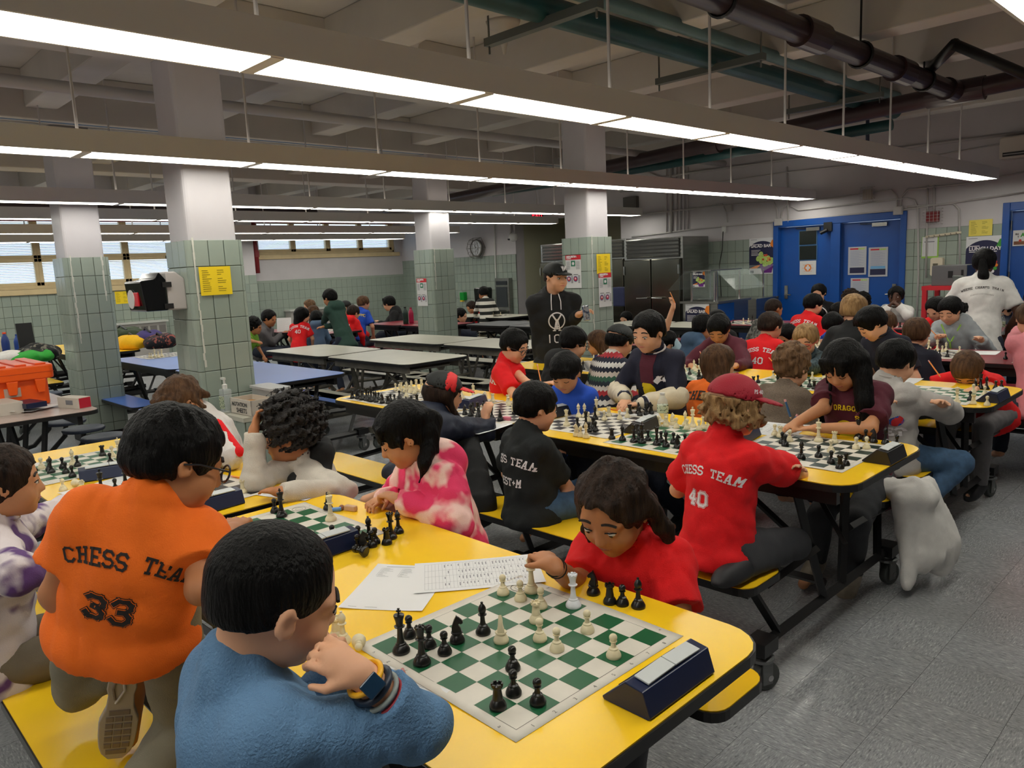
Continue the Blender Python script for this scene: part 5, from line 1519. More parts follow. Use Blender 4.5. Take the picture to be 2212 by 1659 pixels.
def band_mat(name, cols, freq, zig=0.0):
    m = bpy.data.materials.new('cloth_'+name); m.use_nodes = True; nt = m.node_tree; b = nt.nodes['Principled BSDF']; b.inputs['Roughness'].default_value = .9
    tc = nt.nodes.new('ShaderNodeTexCoord'); sp = nt.nodes.new('ShaderNodeSeparateXYZ'); nt.links.new(tc.outputs['Object'], sp.inputs[0])
    z = sp.outputs['Z']
    if zig:
        pp = nt.nodes.new('ShaderNodeMath'); pp.operation = 'PINGPONG'; pp.inputs[1].default_value = .012; nt.links.new(sp.outputs['X'], pp.inputs[0])
        ad = nt.nodes.new('ShaderNodeMath'); ad.operation = 'MULTIPLY_ADD'; ad.inputs[1].default_value = zig; nt.links.new(pp.outputs[0], ad.inputs[0]); nt.links.new(z, ad.inputs[2]); z = ad.outputs[0]
    mu = nt.nodes.new('ShaderNodeMath'); mu.operation = 'MULTIPLY'; mu.inputs[1].default_value = freq; nt.links.new(z, mu.inputs[0])
    fr = nt.nodes.new('ShaderNodeMath'); fr.operation = 'FRACT'; nt.links.new(mu.outputs[0], fr.inputs[0])
    r = nt.nodes.new('ShaderNodeValToRGB'); r.color_ramp.interpolation = 'CONSTANT'; e = r.color_ramp.elements
    e[0].position = 0; e[0].color = lin(cols[0]); e[1].position = 1/len(cols); e[1].color = lin(cols[1])
    for i, c in enumerate(cols[2:]): q = e.new((i+2)/len(cols)); q.color = lin(c)
    nt.links.new(fr.outputs[0], r.inputs[0]); nt.links.new(r.outputs[0], b.inputs['Base Color'])
    return m
C_STRIPE = band_mat('black_white_stripes', [(24, 26, 24), (214, 210, 200)], 9)
C_FAIR = band_mat('fair_isle', [(28, 32, 48), (160, 44, 52), (200, 196, 190), (40, 50, 60), (52, 92, 74), (196, 186, 176), (28, 32, 48), (206, 204, 200)], 4.2, 1.0)
M_SHOEG = mat('shoe_grey', (138, 128, 112), .6, noise=.15, scale=30); M_SHOEB = mat('shoe_dark', (30, 32, 36), .6); M_SHOEL = mat('shoe_lime', (150, 190, 96), .6)
SOLE = mat('shoe_sole', (172, 160, 140), .6); SOLED = mat('shoe_sole_recess', (128, 112, 92), .7)
def tz(px, py, z=.765): return at(px, py, z=z)

# ------------------------------------------------------------------ the six children at the nearest table
def ex_blue(c):
    root, org = c['root'], c['org']; el, wr, hd = c['arms'][1]
    d = nrm(wr-el); u = nrm(np.cross(d, [0, 0, 1.0])); w = np.cross(d, u)
    for t, r, th, mt, nm in ((.012, .0275, .0075, mat('band_yellow', (240, 176, 30), .4), 'wristband'), (.030, .029, .0095, mat('band_dark', (26, 40, 60), .4), 'watch_strap'), (.047, .0305, .0065, mat('band_grey', (142, 152, 150), .5), 'wristband'), (.058, .031, .006, mat('band_red', (150, 22, 40), .5), 'wristband')):
        o_ = wr-d*t
        MB().tube([tuple(o_+(u*math.cos(a)+w*math.sin(a))*r-org) for a in np.linspace(0, 2*math.pi, 25)[:-1]], th*.62, 6, closed=True).build(nm, mt, root, smooth=True)
    o_ = wr-d*.030+nrm(CPOS-wr)*.030
    q = MB(); e1 = nrm(np.cross(nrm(CPOS-wr), d)); e2 = np.cross(e1, nrm(CPOS-wr)); n_ = nrm(CPOS-wr)
    q.add([tuple(o_+e1*a*.015+e2*b*.013+n_*z-org) for z in (0, .008) for a, b in ((-1, -1), (1, -1), (1, 1), (-1, 1))], [(0, 3, 2, 1), (4, 5, 6, 7), (0, 1, 5, 4), (1, 2, 6, 5), (2, 3, 7, 6), (3, 0, 4, 7)])
    q.build('watch_face', mat('watch_glass', (24, 50, 74), .12), root, bevel=.002)
h1 = at(597, 1288, y=.50)
fist = at(712, 1408, y=.625)
person('boy in a blue fleece resting his chin on his fist, nearest the camera', h1, (12, 20, -6), 'kneelsit', 8, hh=.222, sc_=1.0, top=C_FLEECE, bottom=C_JEAND, skn='light', hair=('crop', 'black'), res=.0046, sleeve='long',
       pelvis=at(600, 1880, dep=1.22), hands=(at(735, 1440, dep=1.34), at(778, 1455, dep=1.10)), elbows=(at(560, 1640, dep=1.32), at(895, 1568, dep=1.16)), handdir=(V(.1, -.2, 1), at(660, 1385, dep=1.10)-at(778, 1455, dep=1.10)),
       handn=(None, at(700, 1330, dep=1.04)-at(700, 1400, dep=1.12)), curl=(.8, 1.15), loose=1.25, sleeve_end=.60, shw=1.12, tt='fleece_pullover', under=C_JEAND, nocut=True, extra=ex_blue, look=(.3, -.5), shoes=M_SHOEB)
def ex_orange(c):
    root, org, s = c['root'], c['org'], c['s']
    # the raised sole of the right shoe, seen from behind
    heel = hs; toe = ts
    d = nrm(toe-heel); n = nrm(CPOS-(heel+toe)/2); n = nrm(n-d*(n@d)); sx = np.cross(d, n); L = np.linalg.norm(toe-heel)
    def P(u, v, w): return tuple(heel+d*u*L+sx*v+n*w-org)
    out = []
    for t in np.linspace(0, 1, 15):
        wd = .026+.010*math.sin(t*math.pi*.9)-(.006 if .25 < t < .5 else 0)+(.006 if t > .55 else 0); wd *= math.sqrt(max(0.0, 1-((t-.5)*2)**8)) if 0 < t < 1 else .45
        out.append((t, wd))
    poly = [(t, w) for t, w in out]+[(t, -w) for t, w in out[::-1]]
    vs = [P(t, v, .0) for t, v in poly]+[P(t, v*.97, -.020) for t, v in poly]; m = len(poly)
    fs = [tuple(range(m)), tuple(2*m-1-k for k in range(m))]+[(k, m+k, m+(k+1) % m, (k+1) % m) for k in range(m)]
    MB().add(vs, fs).build('shoe_sole', SOLE, root, bevel=.003)
    for i in range(7):
        for j in (-1, 0, 1):
            t0, t1 = .44+i*.073, .44+i*.073+.058; w = .0265 if 0 < i < 6 else .019
            v0, v1 = j*w*.72-.0085, j*w*.72+.0085
            MB().add([P(t0, v0, .0006), P(t1, v0, .0006), P(t1, v1, .0006), P(t0, v1, .0006), P(t0+.008, v0+.0015, .0022), P(t1-.008, v0+.0015, .0022), P(t1-.008, v1-.0015, .0022), P(t0+.008, v1-.0015, .0022)], [(4, 5, 6, 7), (0, 1, 5, 4), (1, 2, 6, 5), (2, 3, 7, 6), (3, 0, 4, 7)]).build('sole_tread', SOLED, root)
    MB().tube([P(.10, .012, .002), P(.2, .018, .002), P(.32, .012, .002)], .003, 6).build('sole_groove', SOLED, root)
    MB().tube([P(.08, .0, .002), P(.22, -.006, .003), P(.36, .010, .002)], .003, 6).build('sole_mark', mat('sole_pale', (206, 198, 184), .6), root)
    S = SDF(); S.cone(heel-n*.030+d*.02, toe-n*.035-d*.04, .030, .026, k=.02, flat=1).cone(heel-n*.05-d*.0, heel-n*.10+d*.01, .030, .032, k=.03)
    sdf_obj('shoe', S, .007, M_SHOEG, root, org)
h2 = at(384, 996, dep=1.58)
ts = at(248, 1640, z=.445); hs = at(268, 1445, dep=1.72)
def ft(hip, knee, ank, toe): return (knee, ank, toe)
person('boy in an orange number 33 team shirt kneeling on the bench', h2, (8, 24, 4), 'kneel', -60, hh=.212, sc_=1.02, top=C_ORANGE, bottom=C_KHAKI, skn='olive', hair=('short', 'black'), res=.0052,
       nbo=(0, 0, .022), pelvis=at(278, 1300, dep=1.62), hands=(at(200, 1200, dep=1.80), at(500, 1150, dep=1.75)), elbows=(at(122, 1282, dep=1.56), at(436, 1272, dep=1.52)), sf=.58, curl=(.4, .4), loose=1.25, glasses=mat('glasses_dark', (40, 40, 44), .3),
       prints=(back_print('CHESS TEAM', .0265, .120, .030, M_LBLK, th=1.15, gap=1.35, shift=.0), back_print('33', .048, .205, 0, M_LBLK, th=1.25, gap=2.2, outline=C_ORANGE, shift=-.018)), extra=ex_orange,
       feet=((at(170, 1480, dep=1.95), hs+V(-.02, .04, .02), ts+V(-.03, .04, .02)), (at(395, 1560, dep=1.80), V(-1.66, .36, .40), V(-1.66, .30, .34))))
for o in [o for o in bpy.data.objects if o.name.startswith('person')][-1:]: o['label'] = 'boy in an orange number 33 team shirt kneeling on the bench'
h3 = at(14, 1042, dep=2.2)
def hair_long_back(S, H, L=.9, w=.22, fwd=0.0, z0=.0):
    h = H.hh; a = H.p(0, -.30, z0); b = a-V(0, 0, 1)*L*h+H.f*fwd*h*0-dirv(0)*0
    S.cone(a, b, w*h*1.35, w*h, k=.05*h, flat=.6, side=H.f)
def lock(S, p, q, r0, r1, flat=.6, side=None): S.cone(p, q, r0, r1, k=.010, flat=flat, side=side)
person('girl in a purple and white tie-dye top at the left edge', h3, (14, 4, 0), 'sit', 8, hh=.205, top=C_PURP, bottom=cloth('stone', (112, 102, 86)), skn='tan', hair=('long', 'dark'), res=.0065, sleeve='long',
       hands=(at(150, 1090, z=.78), at(120, 1225, z=.79)), elbows=(None, at(70, 1290, y=.35)), lean=.06, extra_hair=lambda S, H: (S.cone(H.p(0, -.33, .1), H.p(0, -.42, -.55), .075, .03, k=.03)), look=(.2, 0), loose=1.6, tt='sweatshirt')
h4 = at(1325, 1100, y=1.48)
def ex_redgirl(c):
    root, org = c['root'], c['org']; el, wr, hd = c['arms'][1]; d = nrm(wr-el)
    u = nrm(np.cross(d, [0, 0, 1.0])); w = np.cross(d, u)
    for t in (.012, .032):
        MB().tube([tuple(wr-d*t+(u*math.cos(a)+w*math.sin(a))*.0235-org) for a in np.linspace(0, 2*math.pi, 17)[:-1]], .0022, 5, closed=True).build('hair_tie', M_BLACK, root)
    H = c['H']; p = H.p(-.405, .0, -.15)
    MB().lathe([(.0005, -.003), (.003, 0), (.0005, .003)], tuple(p-org), 8).build('earring', M_CHROME, root)
def hair_redgirl(S, H):
    h = H.hh
    for s in (-1, 1):
        S.cone(H.p(s*.40, -.12, .12), H.p(s*.46, -.16, -.30), .075*h, .10*h, k=.05*h)
        S.cone(H.p(s*.46, -.16, -.30), H.p(s*.54, -.14, -.62), .11*h, .10*h, k=.05*h)
        S.cone(H.p(s*.54, -.14, -.62), H.p(s*.66, -.02, -.74), .095*h, .045*h, k=.04*h)
    S.cone(H.p(.36, .12, .10), H.p(.43, .10, -.35), .05*h, .05*h, k=.04*h); S.cone(H.p(.43, .10, -.35), H.p(.44, .08, -.62), .05*h, .02*h, k=.04*h); S.noise(.004, 60, 3)
    S.cone(H.p(-.2, -.36, -.2), H.p(-.22, -.36, -.75), .15*h, .12*h, k=.05*h); S.cone(H.p(.2, -.36, -.2), H.p(.22, -.36, -.75), .15*h, .12*h, k=.05*h)
person('girl in a plain red shirt with wavy dark hair, studying the big mat', h4, (172, 28, 0), 'sit', 172, hh=.222, sc_=1.04, top=C_REDT, bottom=C_GPANT, skn='olive', hair=('part', 'dark'), res=.005,
       hands=(at(1330, 1340, z=.70), at(1195, 1222, z=.84)), elbows=(at(1470, 1345, y=1.52), at(1250, 1265, y=1.44)), handdir=(None, at(1150, 1175, z=.86)-at(1195, 1222, z=.84)), curl=(.4, 1.0), extra_hair=hair_redgirl, extra=ex_redgirl, look=(-.2, -.8), loose=1.25, pelvis=(h4[0]-.02, 1.66, .53))
h5 = at(872, 940, dep=2.62)
def hair_pink(S, H):
    h = H.hh
    for s in (-1, 1): S.cone(H.p(s*.38, .12, .05), H.p(s*.40, .14, -.10), .045*h, .012*h, k=.03*h)
    b = at(935, 905, y=1.58)
    S.cone(H.p(-.30, -.30, .25), b, .075*h, .10*h, k=.03); 
    S.cone(b, at(918, 1000, y=1.51), .028, .022, k=.02).cone(b, at(944, 975, y=1.56), .022, .010, k=.02); S.cone(at(918, 1000, y=1.51), at(908, 1042, y=1.50), .020, .006, k=.015)
def tie_print(bv, nb, ax_, cf, cr, s, root, org, L, arms, sh):
    disc_print(.062, .20, mat('print_pink', (222, 60, 110), .7), True, 0, 5)(bv, nb, ax_, cf, cr, s, root, org, L, arms, sh)
    disc_print(.074, .20, mat('print_teal', (80, 150, 164), .7), True, .0, 6, .86)(bv, nb, ax_, cf, cr, s, root, org, L, arms, sh)
    back_print('CHAMPIONSHIPS', .011, .125, .03, mat('print_greyish', (150, 140, 150), .7), True)(bv, nb, ax_, cf, cr, s, root, org, L, arms, sh)
    for (du, dv, m_) in ((.062, .19, M_PRED), (.078, .175, M_GRN), (.082, .20, M_PUR)):
        disc_print(.008, dv, m_, True, du, 1)(bv, nb, ax_, cf, cr, s, root, org, L, arms, sh)
person('girl with a ponytail in a pink tie-dye hoodie at the nearest table', h5, (208, 26, 0), 'sit', 190, hh=.212, top=C_PINK, bottom=C_JEAND, skn='tan', hair=('bowl', 'black'), res=.0056, sleeve='long', hood=True,
       hands=(at(858, 1078, z=.80), at(836, 1066, z=.80)), elbows=(at(990, 1130, y=1.52), at(815, 1120, y=1.56)), handdir=(V(-1, -.1, .2), V(.1, -1, 0)), curl=(.9, .9), closed=True, loose=1.7, tt='hoodie', lean=.10, extra_hair=hair_pink, prints=(tie_print,),
       extra=lambda c: MB().lathe([(.001, -.008), (.009, -.004), (.009, .004), (.001, .008)], tuple(at(880, 880, y=1.56)-c['org']), 10).build('hair_clip', M_WHITE, c['root']))
h6 = at(622, 942, dep=3.1)
def ex_curly(c): 
    S = SDF(); nb, ax_, cf, cr = c['nb'], c['ax'], c['cf'], c['cr']
    S.ell(nb-ax_*.055, (.175, .100, .055), np.array([cr, cf, ax_]), k=.02).ell(nb-ax_*.11+cf*.02, (.10, .10, .08), np.array([cr, cf, ax_]), k=.03).cone(nb-cf*.08-cr*.05, nb-cf*.10+cr*.05, .05, .05, k=.03)
    S.noise(.003, 40, 2)
    sdf_obj('black_yoke', S, .007, C_BLACK, c['root'], c['org'])
person('boy with big curly black hair in a cream and black fleece', h6, (206, 4, 6), 'sit', 200, hh=.212, top=C_CREAM, bottom=C_JEAND, skn='olive', hair=('afro', 'curly'), res=.006, sleeve='long', loose=1.6, tt='fleece_jacket', lean=.10,
       hands=(at(600, 1062, z=.78), at(548, 930, dep=3.0)), elbows=(at(740, 1062, dep=2.95), at(540, 1040, dep=2.95)), handdir=(V(-1, -.2, 0), at(562, 880, dep=3.05)-at(548, 930, dep=3.0)), handn=(None, V(-.7, -.4, .2)), curl=(.3, .5), closed=True, extra=ex_curly)
h7 = at(392, 868, dep=3.45)
def ex_sport(c):
    root, org = c['root'], c['org']; el, wr, hd = c['arms'][0]; sh = c['sh'][0]
    vw = nrm(CPOS-el)
    for i, (m_, off, r_) in enumerate(((mat('stripe_blue', (24, 104, 186), .7), 0.0, .016), (C_REDT2, -.036, .022))):
        w1 = nrm(np.cross(el-sh, vw)); w2 = nrm(np.cross(wr-el, vw))
        p = [sh+vw*.060+V(0, 0, .015)+w1*off*.3, (sh+el)/2+vw*.056+w1*off*.7, el+vw*.050+w1*off, (el+wr)/2+vw*.044+w2*off, wr+vw*.034+w2*off*.7]
        S = SDF()
        for a, b in zip(p, p[1:]): S.cone(a-vw*.012, b-vw*.012, r_, r_, k=.006, flat=.9, side=vw)
        sdf_obj('sleeve_stripe', S, .007, m_, root, org)
def hair_messy(S, H):
    h = H.hh
    for x, y, z in ((-.34, .12, -.12), (.34, .12, -.14), (-.4, -.1, -.3), (.4, -.1, -.3), (0, -.42, -.3), (.2, -.40, -.35), (-.2, -.4, -.35), (.12, .36, .05), (-.14, .36, .04)):
        S.cone(H.p(x*.9, y*.85, z+.35), H.p(x*1.12, y*1.1, z), .10*h, .045*h, k=.04*h)
    S.noise(.004, 90, 4)
person('child with messy brown hair in a white sports jacket with blue and red stripes', h7, (172, 40, -6), 'sit', 180, hh=.21, top=cloth('white_track', (212, 206, 202)), bottom=C_JEAND, skn='tan', hair=('swept', 'brown'), res=.0075, sleeve='long',
       loose=1.6, tt='track_jacket', hands=(at(430, 985, z=.78), at(385, 965, z=.79)), elbows=(at(500, 985, dep=3.3), None), lean=.14, closed=True, extra_hair=hair_messy, extra=ex_sport)

# ------------------------------------------------------------------ children at the second table
CAPR = dict(m=mat('cap_red', (158, 14, 40), .7, bump=.2, bscale=300), dir=40)
def strands_pony(px, py, y): 
    def f(S, H):
        S.cone(H.p(-.05, -.42, -.02), at(px, py, y=y), .028, .022, k=.02); S.cone(at(px, py, y=y), at(px, py+38, y=y), .022, .012, k=.02)
    return f
h8 = at(960, 850, y=2.36)
person('girl in a black and red cap and navy coat, seen from behind', h8, (34, 12, 0), 'kneel', 0, hh=.205, top=C_NAVYC, bottom=C_BLACK, skn='light', hair=('long', 'dark'), res=.0085, sleeve='long', loose=1.9, tt='coat',
       pelvis=(h8[0]-.02, 2.18, .60), hands=(at(905, 880, z=.79), at(1050, 905, z=.79)), elbows=(None, at(1048, 930, y=2.55)), curl=(.5, .7), extra_hair=lambda S, H: (strands_pony(945, 940, 2.25)(S, H), S.cone(H.p(.34, -.02, 0), at(1000, 925, y=2.40), .022, .012, k=.02)),
       cap=dict(m=mat('cap_black', (22, 26, 26), .7), bill=mat('cap_red2', (214, 30, 34), .6), band=mat('cap_red2', (214, 30, 34), .6), dir=0, hole=True), hood=True)
h9 = at(1160, 880, y=2.40)
person('boy in a black team shirt sitting with his back turned', h9, (30, 14, 0), 'sit', 14, hh=.212, top=C_BLKG, bottom=C_JEANS, skn='light', hair=('short', 'black'), res=.007, loose=1.4, pelvis=(h9[0]-.02, 2.36, .50),
       hands=(at(1180, 985, y=2.6), at(1250, 1075, y=2.6)), elbows=(None, at(1222, 1050, y=2.50)), prints=(back_print('CHESS TEAM', .030, .150, .028, M_LWHT, gap=1.4), back_print('NEST+M', .030, .222, 0, M_LWHT, gap=1.5)), shoes=M_SHOEB)
h10 = at(1590, 878, y=2.44)
def curls(S, H):
    h = H.hh; rr = np.random.default_rng(5)
    for i in range(26):
        a = -2.5+5.0*i/25; r = .43+.04*rr.random()
        p = H.p(r*math.sin(a)*-1, -.06-r*math.cos(a), -.10-.12*rr.random())
        S.ell(p, (.085*h,)*3, k=.03*h)
    S.noise(.005, 110, 3)
def capprint(c):
    H = c['H']; me = text_mesh('PS 40', .020, 'cap_lettering', .0006, 'CENTER')
    n = nrm(H.f*math.cos(math.radians(78))+H.r*math.sin(math.radians(78))+H.u*.18); r_ = nrm(np.cross(H.u, n)); u_ = np.cross(n, r_)
    o_ = H.c+H.u*.20*H.hh-H.f*.02*H.hh+n*.455*H.hh-c['org']
    M4 = Matrix(((r_[0], u_[0], n[0], o_[0]), (r_[1], u_[1], n[1], o_[1]), (r_[2], u_[2], n[2], o_[2]), (0, 0, 0, 1)))
    me.transform(M4); me.materials.append(M_LWHT); o = bpy.data.objects.new('cap_lettering', me); COL.objects.link(o); o.parent = c['root']
def ex_redcap(c):
    capprint(c)
    root, org = c['root'], c['org']
    a, b = at(1540, 1192, z=.475), at(1668, 1190, z=.475)
    S = SDF(); n = V(0, 0, 1); d = nrm(b-a)
    S.cone(a+n*.01, b+n*.012, .030, .036, k=.02, flat=1); S.noise(.001, 60, 2); S.cut(V(0, 0, .449), -n)
    sdf_obj('shoe', S, .008, M_SHOEL, root, org)
    S = SDF(); q = nrm(CPOS-a); q[2] = 0; q = nrm(q)
    S.cone(a+q*.030+n*.002, b+q*.034+n*.006, .012, .026, k=.01, flat=.55, side=q); S.cut(V(0, 0, .441), -n); sdf_obj('shoe_sole', S, .006, M_SHOEB, root, org)
person('boy in a red cap and red number 40 team shirt kneeling on the bench', h10, (24, 10, 0), 'kneelsit', 6, hh=.212, top=C_REDT2, bottom=C_GPANT, skn='light', hair=('curly', 'blond'), res=.0065, cap=CAPR, loose=1.45, pelvis=(h10[0]-.03, 2.36, .55),
       hands=(at(1560, 1000, z=.76), at(1720, 1015, z=.775)), elbows=(None, at(1745, 1030, y=2.70)), prints=(back_print('CHESS TEAM', .0275, .150, .024, M_LWHT, gap=1.4), back_print('40', .046, .235, 0, M_LWHT, outline=C_REDT2, gap=2.0, shift=-.02)), extra_hair=curls, extra=ex_redcap, shoes=M_SHOEB)
h11 = at(1222, 806, dep=4.15)
person('small boy in a royal blue shirt leaning on the table edge', h11, (162, 30, 0), 'sit', 172, hh=.205, sc_=.92, top=C_ROYAL, bottom=C_JEAND, skn='tan', hair=('bowl', 'black'), res=.008, hands=(at(1215, 875, z=.78), at(1190, 870, z=.78)), elbows=(at(1262, 868, y=3.38), None), closed=True, lean=.06,
       prints=(back_print('DRAGONS', .028, .17, 0, M_LYEL, True),))
h12 = at(1400, 718, y=3.52)
def ex_varsity(c):
    root, org, nb, ax_, cf, cr = c['root'], c['org'], c['nb'], c['ax'], c['cf'], c['cr']
    for i in (0, 1):
        el, wr, hd = c['arms'][i]; S = SDF()
        S.cone(el+(el-wr)*.02, el+(wr-el)*.72, .064, .052, k=.02).cone(el+(wr-el)*.80, wr-(wr-el)*.02, .036, .036, k=.006); S.noise(.003, 50, 2)
        sdf_obj('cream_sleeve', S, .009, C_CRS, root, org)
        for t in (.80, .87): MB().tube([tuple(el+(wr-el)*t+(nrm(np.cross(wr-el, ax_))*math.cos(a)+np.cross(nrm(wr-el), nrm(np.cross(wr-el, ax_)))*math.sin(a))*.038-org) for a in np.linspace(0, 2*math.pi, 17)[:-1]], .004, 5, closed=True).build('cuff_stripe', M_LWHT, root)
    u = nrm(np.cross(c['up'], cf))
    for k in (-1, 1):
        pts = [tuple(nb+cf*(.012+.045*math.cos(a))+cr*k*.075*math.sin(a)+ax_*(.012-.02*math.cos(a))-org) for a in np.linspace(.3, 2.9, 9)]
        MB().tube(pts, .006, 6).build('collar_stripe', M_LWHT, root)
def front_panel(m, w0, w1, d0, d1, name='shirt_front'):
    def f(bv, nb, ax_, cf, cr, s, root, org, L, arms, sh):
        R_ = nrm(np.cross(-cf, ax_)); q = []; n = 14
        for i in range(n):
            for j in range(6):
                t0, t1 = i/n, (i+1)/n; a0, a1 = w0+(w1-w0)*t0, w0+(w1-w0)*t1
                q.append([(-a0+2*a0*j/6, -d0-(d1-d0)*t0), (-a1+2*a1*j/6, -d0-(d1-d0)*t1), (-a1+2*a1*(j+1)/6, -d0-(d1-d0)*t1), (-a0+2*a0*(j+1)/6, -d0-(d1-d0)*t0)])
        project(q, nb, R_, ax_, cf, bv, m, root, org, .003, name)
    return f
person('boy in a navy varsity jacket with cream sleeves, standing', h12, (180, 16, 0), 'stand', 180, hh=.215, sc_=1.05, top=C_VARS, bottom=C_JEAND, skn='light', hair=('short', 'black'), res=.0068, sleeve='long', loose=1.5, tt='varsity_jacket', closed=False, look=(0, -.8), lean=.10,
       hands=(at(1385, 872, z=.79), at(1358, 868, z=.80)), elbows=(at(1462, 858, y=3.52), at(1335, 845, y=3.55)), handdir=(V(-.9, -.5, -.1), V(.3, -.9, -.5)), extra=ex_varsity, shoes=M_SHOEB,
       prints=(front_panel(C_MAROON, .05, .045, -.0, .16), disc_print(.048, .20, M_LYEL, True, 0), front_panel(M_LYEL, .046, .040, .19, .34, 'yellow_print'),
               back_print('2', .075, .21, 0, M_LWHT, True, 2.3, .085, M_LBLK, 1.9)))
h13 = at(1822, 790, y=3.46)
def hair_maroon(S, H):
    h = H.hh
    for x in (-.22, -.1, .02, .14, .24): S.cone(H.p(x, .28, .34), H.p(x, .40, .06), .075*h, .03*h, k=.03*h)
    for s in (-1, 1):
        S.cone(H.p(s*.37, .02, .0), H.p(s*.42, .10, -.45), .075*h, .06*h, k=.04*h)
    a = H.p(-.40, -.05, -.1)
    S.cone(H.p(-.36, -.1, .1), at(1868, 870, y=3.42), .045, .040, k=.03).cone(at(1868, 870, y=3.42), at(1870, 935, y=3.40), .038, .010, k=.02); S.cone(H.p(.38, .02, -.2), at(1795, 880, y=3.40), .014, .005, k=.01)
    S.cone(H.p(0, -.3, 0), at(1845, 880, y=3.55), .05, .03, k=.03)
person('girl with long black hair in a maroon shirt, standing and writing', h13, (188, 34, 0), 'stand', 180, hh=.212, sc_=1.03, top=C_MAROON, bottom=C_GPANT, skn='tan', hair=('long', 'black'), res=.0065, loose=1.5, lean=.13, closed=True, extra_hair=hair_maroon,
       hands=(at(1765, 925, z=.785), at(1722, 912, z=.80)), elbows=(at(1880, 925, y=3.38), at(1780, 880, y=3.42)), handdir=(V(-1, -.25, -.1), V(-.8, -.7, -.5)), curl=(.15, .9), shoes=M_SHOEG,
       prints=(disc_print(.050, .195, M_LYEL, True, .0), disc_print(.058, .195, M_LYEL, True, 0, 6, .93), back_print('THE DRAGONS G', .020, .122, .03, M_LYEL, True, 1.3)),
       feet=((at(1850, 1130, y=3.32), at(1838, 1238, y=3.36), at(1828, 1272, z=.035)), (at(1775, 1110, y=3.42), at(1762, 1215, y=3.44), at(1735, 1262, z=.035))))
pencil(at(1720, 900, z=.80), at(1706, 925, z=.748), 'blue pen in the hand of the girl in maroon', mat('pen_blue', (40, 88, 130), .4), .0055, 'pen', 'pen')
pencil(at(1697, 868, y=3.36), at(1709, 905, z=.79), 'upper end of the blue mechanical pen held by the girl in maroon', mat('pen_blue', (40, 88, 130), .4), .0055, 'pen', 'pen')

# ------------------------------------------------------------------ children at the third table
h14 = at(1938, 782, y=4.12)
person('boy in a grey sweatshirt and jeans sitting with his back turned', h14, (28, 20, 0), 'sit', 20, hh=.212, sc_=1.08, top=C_GREY, bottom=C_JEANS, skn='light', hair=('short', 'black'), res=.0085, sleeve='long', loose=1.8, tt='sweatshirt', pelvis=(h14[0]-.02, 4.08, .52),
       hands=(at(1900, 880, z=.79), at(2035, 872, z=.79)), elbows=(None, at(2055, 890, y=4.25)), prints=(back_print("HE'S", .040, .12, 0, M_LWHT, shift=.03, th=1.6), back_print('THE', .036, .18, 0, M_LWHT, shift=.01, th=1.6), back_print('LITTLE?', .036, .245, 0, M_LWHT, shift=.02, th=1.6),
       disc_print(.028, .17, mat('print_bluered', (40, 84, 170), .7, rgb2=(200, 40, 44), scale=24, sharp=(.48, .52)), False, .115)), shoes=M_SHOEB,
       feet=((at(1990, 1010, y=4.5), V(-1.45, 4.5, .12), V(-1.45, 4.62, .05)), (at(2075, 1000, y=4.28), at(2010, 1068, y=4.10), V(-1.28, 4.2, .04))))
h15 = at(2090, 800, y=5.10)
person('boy in a red shirt bowing his head low to write', h15, (180, 62, 0), 'sit', 190, hh=.21, top=C_REDT, bottom=C_HGREY, skn='light', hair=('short', 'brown'), res=.0085, loose=1.3, lean=.26, hands=(at(2055, 848, z=.78), at(2030, 838, z=.79)), elbows=(at(2135, 838, y=5.12), at(2000, 838, y=5.2)), curl=(.4, .9), closed=True, shoes=M_SHOEB)
pencil(at(2008, 782, y=5.0), at(2032, 815, y=4.98), 'yellow pencil held by the boy bowing his head')
h16 = at(1712, 795, y=4.06)
person('child in a brown knitted sweater with shaggy brown hair', h16, (10, 14, 0), 'sit', 4, hh=.215, sc_=.95, top=C_KNIT, bottom=C_JEAND, skn='light', hair=('curly', 'lbrown'), res=.009, sleeve='long', loose=1.4, tt='sweater')
h17 = at(1555, 785, y=4.00)
person('girl in an orange shirt with long straight brown hair', h17, (6, 10, 0), 'sit', 0, hh=.21, top=C_ORANGE, bottom=C_JEAND, skn='light', hair=('long', 'brown'), res=.009, extra_hair=lambda S, H: (S.cone(H.p(0, -.25, 0), at(1552, 850, y=3.90), .085, .075, k=.04, flat=.6, side=V(0, 1, 0)), S.cone(at(1552, 850, y=3.90), at(1556, 905, y=3.90), .07, .05, k=.03, flat=.5, side=V(0, 1, 0))), prints=(back_print('CHESS', .05, .15, 0, M_LBLK),))
h18 = at(1553, 712, y=5.20)
person('child in maroon sleeves writing behind the long brown hair', h18, (168, 40, 0), 'sit', 184, hh=.212, sc_=1.08, top=C_MAROON, bottom=C_JEAND, skn='tan', hair=('short', 'black'), res=.0095, sleeve='long', loose=1.3, hands=(at(1580, 790, z=.8), at(1520, 790, z=.82)), elbows=(at(1610, 790, y=5.15), at(1480, 790, y=5.15)), closed=True, lean=.18, tt='sweater')
pencil(at(1513, 762, y=5.0), at(1524, 788, y=4.98), 'yellow pencil held by the child in maroon sleeves')
h19 = at(1740, 735, y=5.18)
person('boy with tousled blond hair and red glasses', h19, (170, 22, 0), 'sit', 190, hh=.21, top=C_PLAID, bottom=C_JEAND, skn='light', hair=('short', 'blond'), res=.0085, sleeve='long', hands=(at(1700, 805, z=.8), at(1685, 800, z=.82)), closed=True, lean=.16, glasses=mat('glasses_red', (206, 40, 52), .3), tt='shirt')
pencil(at(1663, 775, y=5.0), at(1686, 800, y=4.98), 'yellow pencil held by the boy in red glasses')
h20 = at(1882, 700, y=5.18)
